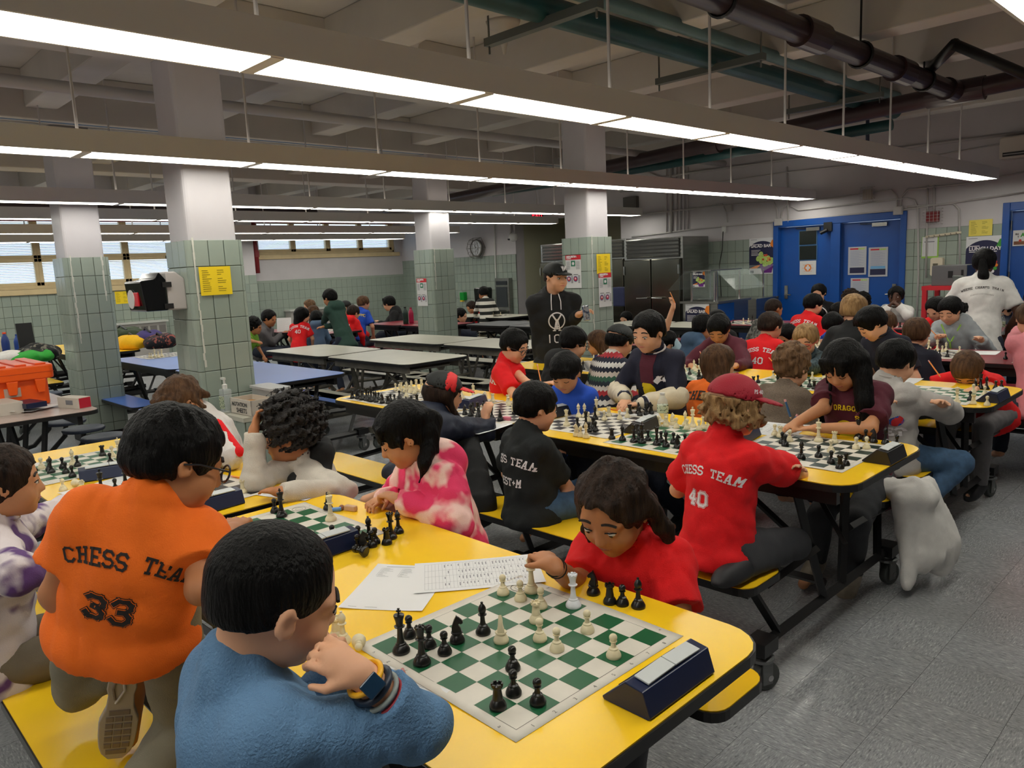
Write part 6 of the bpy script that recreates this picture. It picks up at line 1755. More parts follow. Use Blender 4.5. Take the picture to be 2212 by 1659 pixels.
person('boy with parted black hair in a dark shirt, head bent left', h20, (226, 40, 0), 'sit', 200, hh=.212, sc_=1.05, top=cloth('ink_navy', (20, 22, 40)), bottom=C_JEAND, skn='light', hair=('swept', 'black'), res=.0095, closed=True, lean=.22)
h21 = at(1340, 738, y=4.10)
person('child in a black cap and patterned winter sweater', h21, (12, 20, 0), 'sit', 8, hh=.21, top=C_FAIR, bottom=C_JEAND, skn='light', hair=('short', 'black'), res=.0095, sleeve='long', tt='sweater', cap=dict(m=mat('cap_black', (22, 26, 26), .7), dir=0, hole=False))
h22 = at(1290, 742, y=5.16)
person('girl with long brown hair in a blue shirt, at the left of the varsity jacket', h22, (225, 16, 0), 'sit', 200, hh=.21, top=C_ROYAL, bottom=C_JEAND, skn='light', hair=('long', 'brown'), res=.0095, extra_hair=lambda S, H: (S.cone(H.p(-.33, -.05, 0), H.p(-.42, -.05, -.9), .04, .03, k=.03), S.cone(H.p(-.1, -.3, 0), H.p(-.2, -.25, -.9), .05, .04, k=.03)), hands=(at(1290, 795, z=.8), at(1265, 800, z=.8)))
h23 = at(1240, 742, y=4.02)
person('boy in a black hoodie with cropped black hair, turned to the right', h23, (30, 20, 0), 'sit', 20, hh=.215, sc_=1.08, top=C_BLACK, bottom=C_BLACK, skn='light', hair=('short', 'black'), res=.009, sleeve='long', hood=True, tt='hoodie', loose=1.3, glasses=mat('glasses_dark', (40, 40, 44), .3))
h24 = at(1112, 748, y=3.48)
person('boy in a red number 124 team shirt with orange sleeves', h24, (75, 24, 0), 'kneel', 60, hh=.208, top=C_REDT2, bottom=C_JEAND, skn='light', hair=('short', 'black'), res=.0085,
       hands=(at(1150, 835, z=.82), at(1172, 832, z=.82)), prints=(back_print('CHESS TEAM', .028, .14, .01, M_LWHT, gap=1.4), back_print('PS 124', .028, .20, 0, M_LWHT)), glasses=mat('glasses_dark', (40, 40, 44), .3), pelvis=(h24[0]-.10, 3.47, .64))
pencil(at(1161, 790, y=3.45), at(1170, 832, y=3.40), 'orange pencil held by the boy in the number 124 shirt')
# ------------------------------------------------------------------ people farther away
def far(label, px, py, y, face, yaw, top, hair=('short', 'black'), skn='light', seat='sit', **k):
    k.setdefault('res', .011); k.setdefault('bottom', C_JEAND)
    h = at(px, py, y=y) if 'dep' not in k else at(px, py, dep=k.pop('dep'))
    return person(label, h, face, seat, yaw, top=top, hair=hair, skn=skn, **k)
far('boy in a navy jacket with a brown bowl of hair, seen from behind', 1980, 722, 5.72, (0, 10, 0), -10, cloth('ink_navy', (20, 22, 40)), ('bowl', 'brown'), sleeve='long', tt='jacket')
far('boy in a red number 40 team shirt at the red table', 1665, 705, 5.70, (22, 14, 0), -8, C_REDT2, ('short', 'dark'), sleeve='long', prints=(back_print('CHESS TEAM', .03, .15, .02, M_LWHT, gap=1.4), back_print('40', .045, .23, 0, M_LWHT, gap=1.9)))
def ex_zip(c):
    nb, ax_, cf, cr, org, root = c['nb'], c['ax'], c['cf'], c['cr'], c['org'], c['root']
    for s in (-1, 1): MB().tube([tuple(nb+cf*.06+cr*s*.075+ax_*.0-org), tuple(nb+cf*.115+cr*s*.01-ax_*.13-org)], .007, 6).build('zip_edge', mat('zip_lime', (160, 206, 90), .5), root)
    MB().tube([tuple(nb+cf*.118-ax_*.13-org), tuple(nb+cf*.138-ax_*.36-org)], .007, 6).build('zip', mat('zip_lime', (160, 206, 90), .5), root)
h25 = at(2052, 672, y=7.02)
far('boy in a grey zip jacket with lime edging, writing while standing', 2052, 672, 7.02, (190, 28, 0), 185, C_SILV, seat='stand', sleeve='long', loose=1.6, tt='jacket', sc_=1.05, res=.009, closed=True, hands=(at(2120, 735, y=6.9), at(2025, 728, y=6.75)), elbows=(None, at(2000, 745, y=6.9)), extra=ex_zip, hood=True)
pencil(at(2008, 710, y=6.7), at(2026, 728, y=6.7), 'yellow pencil in the hand of the boy in the grey zip jacket')
far('pale child with a brown fringe in a red shirt at the red table', 1912, 702, 7.05, (190, 22, 0), 185, C_REDT, ('bowl', 'brown'), closed=True)
far('boy with sandy hair seen from behind, before the blue doors', 1845, 672, 5.75, (-6, 14, 0), -5, C_BLACK, ('short', 'blond'), hh=.225)
far('boy in a royal blue shirt bending over the red table', 1800, 702, 7.05, (205, 60, 0), 200, C_ROYAL, lean=.24, hands=(None, at(1752, 742, y=6.8)), prints=(disc_print(.05, .12, M_LYEL, True, 0),))
pencil(at(1742, 715, y=6.6), at(1754, 742, y=6.6), 'orange pencil held by the boy in the royal blue shirt')
def headband(c):
    H = c['H']; MB().tube([tuple(H.p(.43*math.sin(a), .12, .12+.43*math.cos(a))-c['org']) for a in np.linspace(-1.5, 1.5, 11)], .006, 6).build('headband', M_LWHT, c['root'])
far('small girl with a white headband and dark fringe', 1768, 684, 7.95, (165, 14, 0), 175, C_BLACK, ('bowl', 'black'), sc_=.85, extra=headband, extra_hair=lambda S, H: [S.cone(H.p(s*.38, .05, 0), H.p(s*.40, .05, -.6), .018, .012, k=.02) for s in (-1, 1)])
far('boy in a white collared red number 124 shirt, at the far red table', 1758, 658, 7.85, (40, 12, 0), 10, C_REDT2, ('short', 'black'), sc_=1.1, prints=(back_print('CHESS TEAM', .034, .14, .02, M_LWHT, gap=1.4), back_print('124', .040, .21, 0, M_LWHT)), under=M_LWHT)
far('person in a black top in front of the left blue door', 1768, 634, 9.45, (170, 10, 0), 180, C_BLACK, sc_=1.15, hh=.22)
far('child with dark curls, before the gap between the blue doors', 1836, 650, 9.3, (180, 20, 0), 180, cloth('violet', (50, 44, 110)), ('curly', 'dark'))
far('child with dark curls under the lowest door notice', 1862, 658, 9.35, (180, 24, 0), 180, cloth('violet', (50, 44, 110)), ('curly', 'black'))
far('child with black hair low behind the sandy haired boy', 1812, 678, 8.0, (180, 40, 0), 180, C_BLACK, ('short', 'black'))
far('girl in a white sweatshirt resting her chin on both hands', 1935, 640, 9.40, (170, 2, 4), 180, C_WHT, ('long', 'black'), 'dark', sleeve='long', loose=1.5, res=.009, look=(1, .2), hands=(at(1942, 662, y=9.25), at(1920, 662, y=9.25)), elbows=(at(1962, 682, y=9.2), at(1902, 682, y=9.2)), tt='sweatshirt', sc_=1.1, extra_hair=lambda S, H: [S.cone(H.p(x, .30, .3), H.p(x*1.2, .40, -.1), .014, .008, k=.01) for x in (-.3, .12)])
hw = at(2126, 568, y=8.05)
def ex_woman(c):
    S = SDF(); H = c['H']; S.cone(H.p(0, -.45, .05), H.p(.05, -.5, -.5), .035, .045, k=.02).cone(H.p(.05, -.5, -.5), H.p(.2, -.42, -1.05), .04, .012, k=.02)
    sdf_obj('ponytail', S, .009, HM['black'], c['root'], c['org'])
far('woman in a white shirt with a black ponytail, standing with her back turned', 2126, 568, 8.05, (-8, 4, 0), -14, C_WHT, ('long', 'black'), 'dark', seat='stand', sc_=1.28, hh=.235, res=.010, extra=ex_woman, adult=True, shw=1.18, hands=(at(2082, 655, y=8.2), None), loose=1.2, prints=(back_print('WHERE CHAMPS TRAIN', .020, .16, .02, M_LBLK, gap=1.4), back_print('IIIIIIIIIIIIIIIIII', .010, .21, .012, M_LBLK)), group='adults among the tables')
far('person in a dark hoodie behind the woman in the white shirt', 2168, 668, 9.4, (60, 30, 0), 200, C_NAVYC, ('short', 'black'), sc_=1.15, sleeve='long', hood=True)
far('child in a red top beside the red trolley', 2022, 668, 8.0, (200, 30, 0), 190, C_REDT, ('short', 'black'), sleeve='long')
far('child with short black hair low beside the woman in the white shirt', 2095, 678, 7.9, (180, 30, 0), 180, C_BLACK, ('curly', 'black'))
far('child in a pink fleece at the right edge', 2226, 690, 6.0, (-30, 20, 0), -30, cloth('pink_fleece', (214, 132, 140)), ('short', 'brown'), sleeve='long', hands=(at(2200, 712, y=6.3), None))
far('person in a blue top at the right edge by the far red table', 2232, 650, 9.2, (180, 20, 0), 190, C_DBLUE, ('short', 'black'), sleeve='long', hands=(None, at(2196, 692, y=8.9)))
far('child with cropped hair in a grey camouflage top', 1672, 668, 7.85, (28, 14, 0), 0, C_CAMO, ('crop', 'dark'), 'olive', sleeve='long', sc_=1.12, hh=.22)
far('child in a red hoodie leaning both arms on the red table', 1700, 726, 7.05, (200, 30, 0), 190, C_REDT, ('short', 'black'), 'tan', sleeve='long', lean=.2, hands=(at(1712, 742, y=6.8), at(1640, 735, y=6.8)), elbows=(at(1745, 745, y=6.95), at(1622, 745, y=6.95)), hood=True)
far('child in a denim blue hoodie at the left end of the red table', 1522, 708, 5.75, (40, 14, 0), 30, C_DBLUE, ('short', 'black'), 'tan', sleeve='long', hood=True, tt='hoodie')
far('child with a mop of black hair before the salad counter', 1548, 694, 7.0, (180, 14, 0), 180, C_BLACK, ('short', 'black'))
far('child raising an arm with a pencil behind the varsity jacket', 1438, 742, 5.72, (200, 10, 0), 180, cloth('pale_blue', (170, 196, 206)), ('short', 'black'), hands=(at(1455, 660, y=5.7), at(1448, 800, y=5.6)), elbows=(at(1436, 715, y=5.72), None), handdir=(V(-.1, 0, 1), None), handn=(V(.7, .7, 0), None), curl=(1.1, .4), res=.008)
pencil(at(1458, 655, y=5.66), at(1447, 630, y=5.66), 'orange pencil held up high in a raised hand')
far('child in a maroon top half hidden by the farther right column', 1352, 690, 8.95, (180, 10, 0), 180, C_MAROON, ('short', 'black'))
# the man
def ex_man(c):
    root, org = c['root'], c['org']; el, wr, hd = c['arms'][0]
    o_ = wr+hd*.055
    can = MB(); can.tube([tuple(o_+V(.03, .02, .075)-org), tuple(o_-V(.02, .0, .055)-org)], .029, 16); can.tube([tuple(o_+V(.032, .021, .080)-org), tuple(o_+V(.029, .019, .073)-org)], .024, 16)
    H = c['H']
    me = MB(); n = nrm(H.f+H.u*.25); 
    for a, b in (((-.09, .22), (-.09, .36)), ((-.09, .36), (.0, .22)), ((.0, .22), (.0, .36)), ((.02, .36), (.055, .28)), ((.09, .36), (.055, .28)), ((.055, .28), (.055, .20))):
        me.tube([tuple(H.p(a[0], .455-.5*(a[1]-.25), a[1]+.06)-org), tuple(H.p(b[0], .455-.5*(b[1]-.25), b[1]+.06)-org)], .0045, 4)
    me.build('cap_emblem', M_LWHT, root)
    q = H.p(-.43, -.05, .27) if (CPOS-H.c)@(-H.r) > 0 else H.p(.43, -.05, .27)
    MB().lathe([(.002, -.004), (.026, -.002), (.026, .002), (.002, .004)], (0, 0, 0), 6)
    nb, ax_, cf, cr = c['nb'], c['ax'], c['cf'], c['cr']
    for s in (-1, 1): MB().tube([tuple(nb+cf*.07+cr*s*.03-org), tuple(nb+cf*.115+cr*s*.04-ax_*.06-org), tuple(nb+cf*.125+cr*s*.04-ax_*.13-org)], .004, 6).build('drawstring', M_LWHT, root)
def logo_man(bv, nb, ax_, cf, cr, s, root, org, L, arms, sh):
    disc_print(.072, .22, M_LWHT, True, 0, 7, .84)(bv, nb, ax_, cf, cr, s, root, org, L, arms, sh)
    back_print('Y', .11, .28, 0, M_LWHT, True, .7)(bv, nb, ax_, cf, cr, s, root, org, L, arms, sh)
    back_print('A', .09, .30, 0, M_LWHT, True, .6)(bv, nb, ax_, cf, cr, s, root, org, L, arms, sh)
    back_print('ICN', .062, .40, 0, M_LWHT, True, .8)(bv, nb, ax_, cf, cr, s, root, org, L, arms, sh)
hm = at(1201, 600, y=4.75)
person('man in a black cap and black hoodie holding a silver can, standing', hm, (100, 4, 0), 'stand', 128, hh=.235, sc_=1.30, top=cloth('jet', (14, 15, 18)), bottom=C_BLACK, skn='light', hair=('crop', 'dark'), res=.0085, sleeve='long', hood=True, tt='hoodie', loose=1.1, adult=True, shw=1.18, lean=.02,
       hands=(at(1252, 678, y=4.72), at(1165, 800, y=4.72)), elbows=(at(1228, 700, y=4.90), at(1160, 700, y=4.65)), handdir=(V(.5, .1, .25), V(0, .2, -1)), curl=(.8, .6), cap=dict(m=mat('cap_black', (22, 26, 26), .7), dir=0, hole=False), shoes=M_SHOEB, extra=ex_man, prints=(logo_man,), group='adults among the tables')
cp = at(1264, 676, y=4.68)
c_ = thing('drink_can', cp, 'silver drink can held by the man in the cap', 'can')
MB().tube([(.012, .008, -.06), (-.0, .0, .06)], .027, 18).build('can_body', mat('can_silver', (196, 200, 206), .25, .8, rgb2=(90, 104, 130), scale=50, sharp=(.5, .6)), c_, bevel=.004)
# back left group
far('boy in a lime green shirt at the edge of the dispenser column', 551, 706, 4.75, (40, 10, 0), 60, C_LIME, ('curly', 'black'), 'olive', seat='stand', sc_=.8, hh=.205, hands=(None, at(585, 750, y=4.6)))
far('man in a grey hooded top reading a sheet at the red table', 582, 688, 5.25, (60, 14, 0), 50, C_HGREY, ('short', 'black'), 'olive', sleeve='long', hood=True, sc_=1.25, hh=.235, adult=True, shw=1.18, hands=(at(615, 722, y=5.6), at(610, 722, y=5.5)), group='adults among the tables')
far('girl in a red number 40 team shirt with straight black hair', 654, 682, 5.05, (0, 10, 0), -45, C_REDT2, ('long', 'black'), seat='stand', sc_=.78, hh=.21, prints=(back_print('CHESS TEAM', .028, .11, .02, M_LWHT, gap=1.4), back_print('40', .040, .17, 0, M_LWHT)), extra_hair=lambda S, H: S.cone(H.p(0, -.25, 0), H.p(0, -.3, -.75), .065, .06, k=.03))
far('woman with light brown hair behind the red table', 668, 662, 6.6, (200, 10, 0), 190, C_BLACK, ('long', 'lbrown'), sleeve='long', sc_=1.15)
far('child with brown hair between the girl in red and the green fleece', 676, 676, 6.3, (190, 20, 0), 185, C_STEAL, ('short', 'brown'))
far('child in a light denim hoodie leaning on the red table', 684, 690, 5.35, (-60, 30, 0), -60, C_STEAL, ('short', 'black'), 'tan', sleeve='long', hood=True, seat='stand', sc_=.72)
far('boy in a dark green fleece standing by the red table', 712, 644, 5.30, (-110, 16, 0), -95, C_GREENH, ('short', 'black'), 'tan', seat='stand', sleeve='long', hood=True, sc_=.96, res=.009, hands=(at(697, 702, y=5.35), at(699, 706, y=5.2)))
far('person in a patterned black cap and red jacket by the wall', 745, 664, 7.2, (200, 8, 0), 190, C_REDT, ('short', 'dark'), sc_=1.15, sleeve='long', cap=dict(m=mat('cap_black', (22, 26, 26), .7), dir=180, hole=False))
far('child in a red team jacket beside the boy in blue', 764, 676, 6.35, (0, 20, 0), -30, C_REDT, ('short', 'dark'), sleeve='long', sc_=.95, hood=True, prints=(back_print('TEAM', .026, .14, 0, M_LWHT),))
far('boy in a royal blue shirt with yellow letters kneeling by the far red table', 786, 655, 6.72, (10, 10, 0), -25, C_ROYAL, ('short', 'brown'), seat='kneel', res=.0095, sc_=1.0, prints=(back_print('PSTT NYC', .035, .13, 0, M_LYEL, gap=1.2), back_print('MAUL', .035, .20, 0, mat('print_blue', (70, 110, 190), .7))), shoes=M_SHOEG)
far('man in black glasses and a black hooded top at the far red table', 840, 656, 7.72, (-115, 16, 0), -140, C_BLACK, ('swept', 'black'), sleeve='long', hood=True, sc_=1.25, hh=.24, adult=True, shw=1.18, res=.009, hands=(at(822, 698, y=7.5), at(815, 700, y=7.4)), glasses=mat('glasses_dark', (40, 40, 44), .3), prints=(disc_print(.055, .24, M_LWHT, True, 0),), group='adults among the tables')
far('person in black with a white print, partly behind the middle column', 996, 682, 8.2, (60, 10, 0), 30, C_BLACK, ('short', 'black'), sleeve='long', sc_=1.2, hh=.23, adult=True, shw=1.18, group='adults among the tables')
far('girl in a red shirt leaning over the pale table', 1018, 664, 9.5, (190, 24, 0), 185, C_REDT, ('long', 'dark'), 'tan', sc_=.95)
far('child in a black and white striped shirt standing', 1044, 634, 8.75, (-80, 20, 0), -50, C_STRIPE, ('short', 'black'), 'olive', seat='stand', sleeve='long', sc_=.95, hands=(at(1024, 690, y=8.8), None), bottom=cloth('cream_trousers', (170, 156, 128)), res=.009)

# ------------------------------------------------------------------ panels, posters and notices
class Flat:
    """printed matter on a wall: u runs to the right, v up, seen from the room"""
    def __init__(s, root, R_, N_, m0): s.root = root; s.R = R_; s.N = N_; s.k = 0
    def poly(s, pts, m, lift=.0015, name='print'):
        s.k += 1; l = lift+.0004*s.k
        vs = [tuple(s.R*u+V(0, 0, 1)*v+s.N*l) for u, v in pts]
        return MB().add(vs, [tuple(range(len(vs)))]).build(name, m, s.root)
    def rect(s, a, b, c, d, m, **k): return s.poly([(a, b), (c, b), (c, d), (a, d)], m, **k)
    def lines(s, rects, m, name='print_lines'):
        s.k += 1; mb = MB(); l = .0015+.0004*s.k
        for a, b, c, d in rects: mb.add([tuple(s.R*u+V(0, 0, 1)*v+s.N*l) for u, v in ((a, b), (c, b), (c, d), (a, d))], [(0, 1, 2, 3)])
        return mb.build(name, m, s.root)
    def disc(s, u, v, r, m, n=24, a0=0, a1=360, ry=None, **k):
        ry = ry or r; return s.poly([(u+r*math.cos(math.radians(a0+(a1-a0)*i/n)), v+ry*math.sin(math.radians(a0+(a1-a0)*i/n))) for i in range(n)], m, **k)
    def text(s, t, u, v, size, m, off=0.0, align='LEFT'):
        s.k += 1; me = text_mesh(t, size, 'lettering', off, align); l = .0015+.0004*s.k
        me.transform(Matrix(((s.R[0], 0, s.N[0], s.R[0]*u+s.N[0]*l), (s.R[1], 0, s.N[1], s.R[1]*u+s.N[1]*l), (0, 1, 0, v), (0, 0, 0, 1))))
        me.materials.append(m); o = tag(bpy.data.objects.new('lettering', me), kind='stuff'); COL.objects.link(o); o.parent = s.root; return o
def poster(name, ax, coord, p0, p1, label, m, cat='poster', group=None, off=.004):
    """corners p0 (upper left) and p1 (lower right) as seen on the plane"""
    kw = {ax: coord}
    a, b = at(*p0, **kw), at(*p1, **kw)
    R_ = V(1, 0, 0) if ax == 'y' else V(0, 1, 0); N_ = V(0, -1, 0) if ax == 'y' else V(1, 0, 0)
    u0, u1 = (a@R_), (b@R_); w, h = u1-u0, a[2]-b[2]
    loc = V(a[0], a[1], b[2])+N_*(off+(.006 if coord == XL else 0))
    root = thing(name, loc, label, cat, group)
    c = R_*w/2+V(0, 0, 1)*h/2+N_*0
    d = V(abs(R_[0])*w+abs(N_[0])*.002, abs(R_[1])*w+abs(N_[1])*.002, h)
    MB().box(tuple(c), tuple(d)).build('sheet', m, root)
    return Flat(root, R_, N_, m), w, h
def yellow_notice(ax, coord, p0, p1, label, m=None):
    f, w, h = poster('notice', ax, coord, p0, p1, label, m or M_YEL, 'notice', 'yellow seating notices')
    rr = random.Random(3); rs = []
    for k in range(11):
        v = h*(.86-.072*k)
        rs.append((w*.08, v, w*(.08+rr.uniform(.15, .32)), v+h*.016))
        if k % 4 != 3: rs.append((w*.56, v, w*(.56+rr.uniform(.12, .28)), v+h*.016))
    f.lines(rs, mat('ink_olive', (116, 96, 20), .8)); return f
yellow_notice('x', -5.345, (428, 577), (502, 635), 'yellow notice on the dispenser column')
yellow_notice('x', XL, (247, 630), (281, 655), 'yellow notice on the tiled wall behind the left column')
yellow_notice('x', -5.345, (1288, 549), (1318, 590), 'yellow notice on the column behind the man in the cap')
yellow_notice('y', YF-.012, (2094, 476), (2143, 508), 'pale yellow notice above the lunch day poster', M_YELP)
def red_notice(ax, coord, p0, p1, label):
    f, w, h = poster('choking_notice', ax, coord, p0, p1, label, mat('notice_white', (214, 214, 214), .6), 'notice', 'red and white first aid notices')
    f.rect(0, h*.86, w, h, M_PRED); f.text('DEMUESTRA', w*.06, h*.93, w*.12, M_LWHT, .002); f.text('COMO', w*.06, h*.88, w*.10, M_LWHT, .001)
    f.rect(w*.36, h*.66, w*.64, h*.83, mat('notice_green', (40, 120, 90), .6)); f.disc(w*.5, h*.745, w*.08, M_LWHT, 10)
    f.lines([(w*(.06 if k % 2 == 0 else .68), h*(.80-.025*(k//2)), w*(.30 if k % 2 == 0 else .93), h*(.808-.025*(k//2))) for k in range(20)], M_INKG)
    for u in (.20, .64): f.disc(w*u, h*.28, w*.14, mat('notice_blue', (80, 90, 140), .6), 18); f.disc(w*u, h*.28, w*.10, M_PRED if u > .5 else M_TOM, 14); f.disc(w*u, h*.29, w*.05, M_LWHT, 8)
    f.lines([(w*(u+.16), h*(.36-.04*k), w*(u+.27), h*(.375-.04*k)) for u in (.20, .66) for k in range(6)]+[(w*.06, h*.40, w*.36, h*.415), (w*.52, h*.40, w*.82, h*.415)], M_INK)
    return f
red_notice('y', 6.405, (1222, 552), (1257, 622), 'upper left red and white notice on the column behind the man')
red_notice('x', -5.345, (1292, 590), (1321, 661), 'red and white notice under the yellow one, behind the man')
red_notice('y', 6.455, (900, 602), (925, 661), 'single red and white notice on the middle column')
f, w, h = poster('notice', 'y', YF+1.985, (1133, 588), (1147, 615), 'small narrow sign with a red ring on the kitchen wall', mat('notice_cream', (206, 204, 190), .6), 'notice')
f.disc(w*.5, h*.84, w*.2, M_PRED, 14); f.lines([(w*.2, h*(.62-.10*k), w*.8, h*(.67-.10*k)) for k in range(6)], M_INK)
def salad(ax, coord, p0, p1, label, title='SALAD BAR', lunch=False, off=.004):
    f, w, h = poster('salad_poster' if not lunch else 'lunch_poster', ax, coord, p0, p1, label, mat('poster_white', (216, 216, 218), .5), 'poster', 'school food posters', off)
    pts = [(0, h*.12), (w, h*.12 if not lunch else h*.28), (w, h*.60)]
    arc = [(w*(.5+.62*math.cos(a)), h*(.52+.40*math.sin(a))) for a in np.linspace(.15, math.pi-.15, 18)]
    arc = [(min(max(u, 0), w), v) for u, v in arc]
    f.poly([(0, h*.16), (w, h*.16)]+arc, M_NAVY, name='dark_field')
    f.poly([(w, h*.95), (w, h*.68), (w*.80, h*.80), (w*.88, h*.93)], M_ORG if not lunch else M_GRN)
    f.lines([(w*.06, h*.955, w*.3, h*.965)], M_INKG)
    if not lunch:
        f.poly([(0, h*.16), (w*.3, h*.16), (w*.5, h*.27), (w*.25, h*.23)], M_ORG)
        f.poly([(w*.40, h*.28), (w*.95, h*.28), (w*.88, h*.03), (w*.52, h*.03)], M_PUR, name='bowl')
        rr = random.Random(2)
        for k in range(26):
            a = rr.uniform(0, math.pi*2); r = rr.random()**.5
            f.disc(w*(.66+.30*r*math.cos(a)), h*(.43+.17*r*math.sin(a)), w*.085, M_LEAF, 9)
        for k in range(8): f.disc(w*(.48+.38*rr.random()), h*(.34+.2*rr.random()), w*.04, M_TOM if k % 2 else mat('poster_sauce', (226, 150, 70), .6), 8)
        f.text(title, w*.09, h*.745, w*.150, M_LWHT, .0022); f.lines([(w*.09, h*.82, w*.5, h*.835)]+[(w*.10, h*(.66-.035*k), w*(.46-.05*(k % 3)), h*(.672-.035*k)) for k in range(5)], M_LWHT)
        f.lines([(w*.04, h*.03, w*.2, h*.10)], M_INKG)
    else:
        f.text(title, w*.08, h*.72, w*.150, M_LWHT, .0022); f.lines([(w*.09, h*.80, w*.36, h*.815), (w*.09, h*.685, w*.82, h*.70)], M_LWHT)
        rr = random.Random(4); cs = [M_ORG, M_TOM, M_LWHT, M_GRN, mat('poster_blue', (50, 120, 190), .6), M_PRED]
        for k in range(16): a = k/16*2*math.pi; f.disc(w*(.52+.30*math.cos(a)), h*(.42+.17*math.sin(a)), w*.05, cs[k % 6], 10)
        f.disc(w*.52, h*.42, w*.22, cs[4], 20, ry=h*.12)
    return f
salad('y', YF-.012, (1619, 516), (1674, 591), 'salad bar poster on the tiled wall left of the blue doors')
salad('y', YF-.012, (2088, 512), (2165, 618), 'lunch day poster on the tiled wall behind the woman', 'LUNCH DAY', True)
def menu(p0, p1, label, m2=None):
    f, w, h = poster('menu_sheet', 'y', YF+.055, p0, p1, label, mat('menu_white', (188, 190, 196), .45), 'notice', 'menu sheets on the blue door')
    f.rect(w*.1, h*.90, w*.55, h*.95, M_PRED); f.rect(w*.55, h*.90, w*.9, h*.95, M_LEAF)
    f.lines([(w*.12, h*(.84-.03*k), w*(.6+.25*((k*7) % 3)/2), h*(.847-.03*k)) for k in range(18)], mat('menu_blue', (140, 150, 186), .7))
    f.rect(w*.1, h*.06, w*.9, h*.26, M_NAVY)
    if m2: f.rect(w*.12, h*.27, w*.88, h*.36, m2)
menu((1833, 534), (1871, 593), 'left menu sheet on the right blue door'); menu((1877, 535), (1917, 597), 'right menu sheet on the right blue door', mat('menu_cyan', (110, 170, 214), .6)); menu((1838, 601), (1876, 656), 'lowest menu sheet on the right blue door')
f, w, h = poster('compass_sheet', 'y', YF+.055, (1728, 564), (1763, 593), 'white sheet with an orange round mark on the left blue door', mat('notice_white', (214, 214, 214), .6), 'notice')
f.disc(w*.5, h*.5, h*.26, M_ORG, 24); f.rect(w*.44, h*.3, w*.56, h*.7, M_LWHT); f.rect(w*.36, h*.42, w*.64, h*.58, M_LWHT); f.lines([(w*.2, h*.70, w*.8, h*.72), (w*.15, h*.46, w*.3, h*.48), (w*.7, h*.46, w*.85, h*.48), (w*.25, h*.24, w*.75, h*.26)], M_ORG)
f, w, h = poster('share_poster', 'y', YF+.055, (2189, 498), (2228, 530), 'white share table sign on the blue door at the right edge', mat('notice_white', (214, 214, 214), .6), 'poster')
f.text('SH', w*.12, h*.70, w*.16, M_INK, .001); f.text('A', w*.42, h*.58, w*.32, M_GRN, .003); f.text('RE', w*.62, h*.70, w*.16, M_INK, .001); f.text('T', w*.24, h*.52, w*.16, M_INK, .001); f.rect(w*.06, h*.08, w*.95, h*.3, mat('poster_wood', (130, 84, 56), .6)); f.disc(w*.4, h*.34, w*.08, M_TOM, 10)

# ------------------------------------------------------------------ doors
def door(name, x0, x1, label, glass=False, hand=-1, hinge=True):
    fr = MB(); y0, y1 = YF-.03, YF+.26
    fr.bb((x0-.03, y0, 0), (x0+.05, y1, DZ+.03)).bb((x1-.05, y0, 0), (x1+.03, y1, DZ+.03)).bb((x0+.05, y0, DZ-.07), (x1-.05, y1, DZ+.03))
    root = struct(fr.build(name, M_BLUE, bevel=.006), label)
    return root
D1 = door('door_1', DX[0][0], DX[0][1], 'pair of blue steel doors in one blue frame')
xm0, xm1 = -4.80, -4.66
MB().bb((xm0, YF-.02, 0), (xm1, YF+.24, DZ-.06)).build('mullion', M_BLUE, D1, bevel=.005)
def leaf(root, a, b, hx, vis=False, nm='door_leaf'):
    o = MB().bb((a+.005, YF+.06, .01), (b-.005, YF+.105, DZ-.075)).build(nm, M_BLUE, root, bevel=.003)
    MB().bb((hx-.025, YF+.045, .88), (hx+.025, YF+.06, 1.08)).tube([(hx, YF+.05, .945), (hx, YF+.0, .945), (hx+(.10 if hx < (a+b)/2 else -.10), YF-.0, .94)], .009, 8).build('door_handle', M_STEEL, o)
    MB().tube([((a+b)/2-.15, YF+.03, DZ-.10), ((a+b)/2+.18, YF+.02, DZ-.12)], .008, 6).bb(((a+b)/2+.02, YF+.01, DZ-.15), ((a+b)/2+.22, YF+.06, DZ-.10)).build('door_closer', M_STEEL, o)
    return o
l1 = leaf(D1, DX[0][0]+.05, xm0, -5.50); l2 = leaf(D1, xm1, DX[0][1]-.05, -3.93)
for (p0, p1) in (((1728, 500), (1764, 527)), ((1728, 532), (1764, 560))):
    a, b = at(*p0, y=YF+.058), at(*p1, y=YF+.058)
    MB().bb((a[0]-.012, YF+.05, b[2]-.012), (b[0]+.012, YF+.062, a[2]+.012)).build('vision_frame', mat('blue_trim', (60, 104, 150), .5), l1)
    MB().bb((a[0], YF+.046, b[2]), (b[0], YF+.056, a[2])).build('vision_pane', mat('dark_glass', (22, 30, 26), .12), l1)
ca = at(1783, 497, y=YF-.02)
t = thing('door_camera', ca, 'black camera box hanging over the left blue door', 'camera')
MB().bb((-.02, -.02, -.02), (.10, .06, .11)).tube([(-.05, -.05, -.04), (.04, -.03, .0)], .028, 12).build('camera_box', M_BLACK, t)
D2 = door('door_2', DX[1][0], DX[1][1], 'blue steel door at the right edge')
o = leaf(D2, DX[1][0]+.05, DX[1][1]-.05, -.95)
for z in (.3, 1.15, 1.78): MB().tube([(DX[1][0]+.055, YF+.04, z-.06), (DX[1][0]+.055, YF+.04, z+.06)], .012, 8).build('hinge', M_STEEL, o)

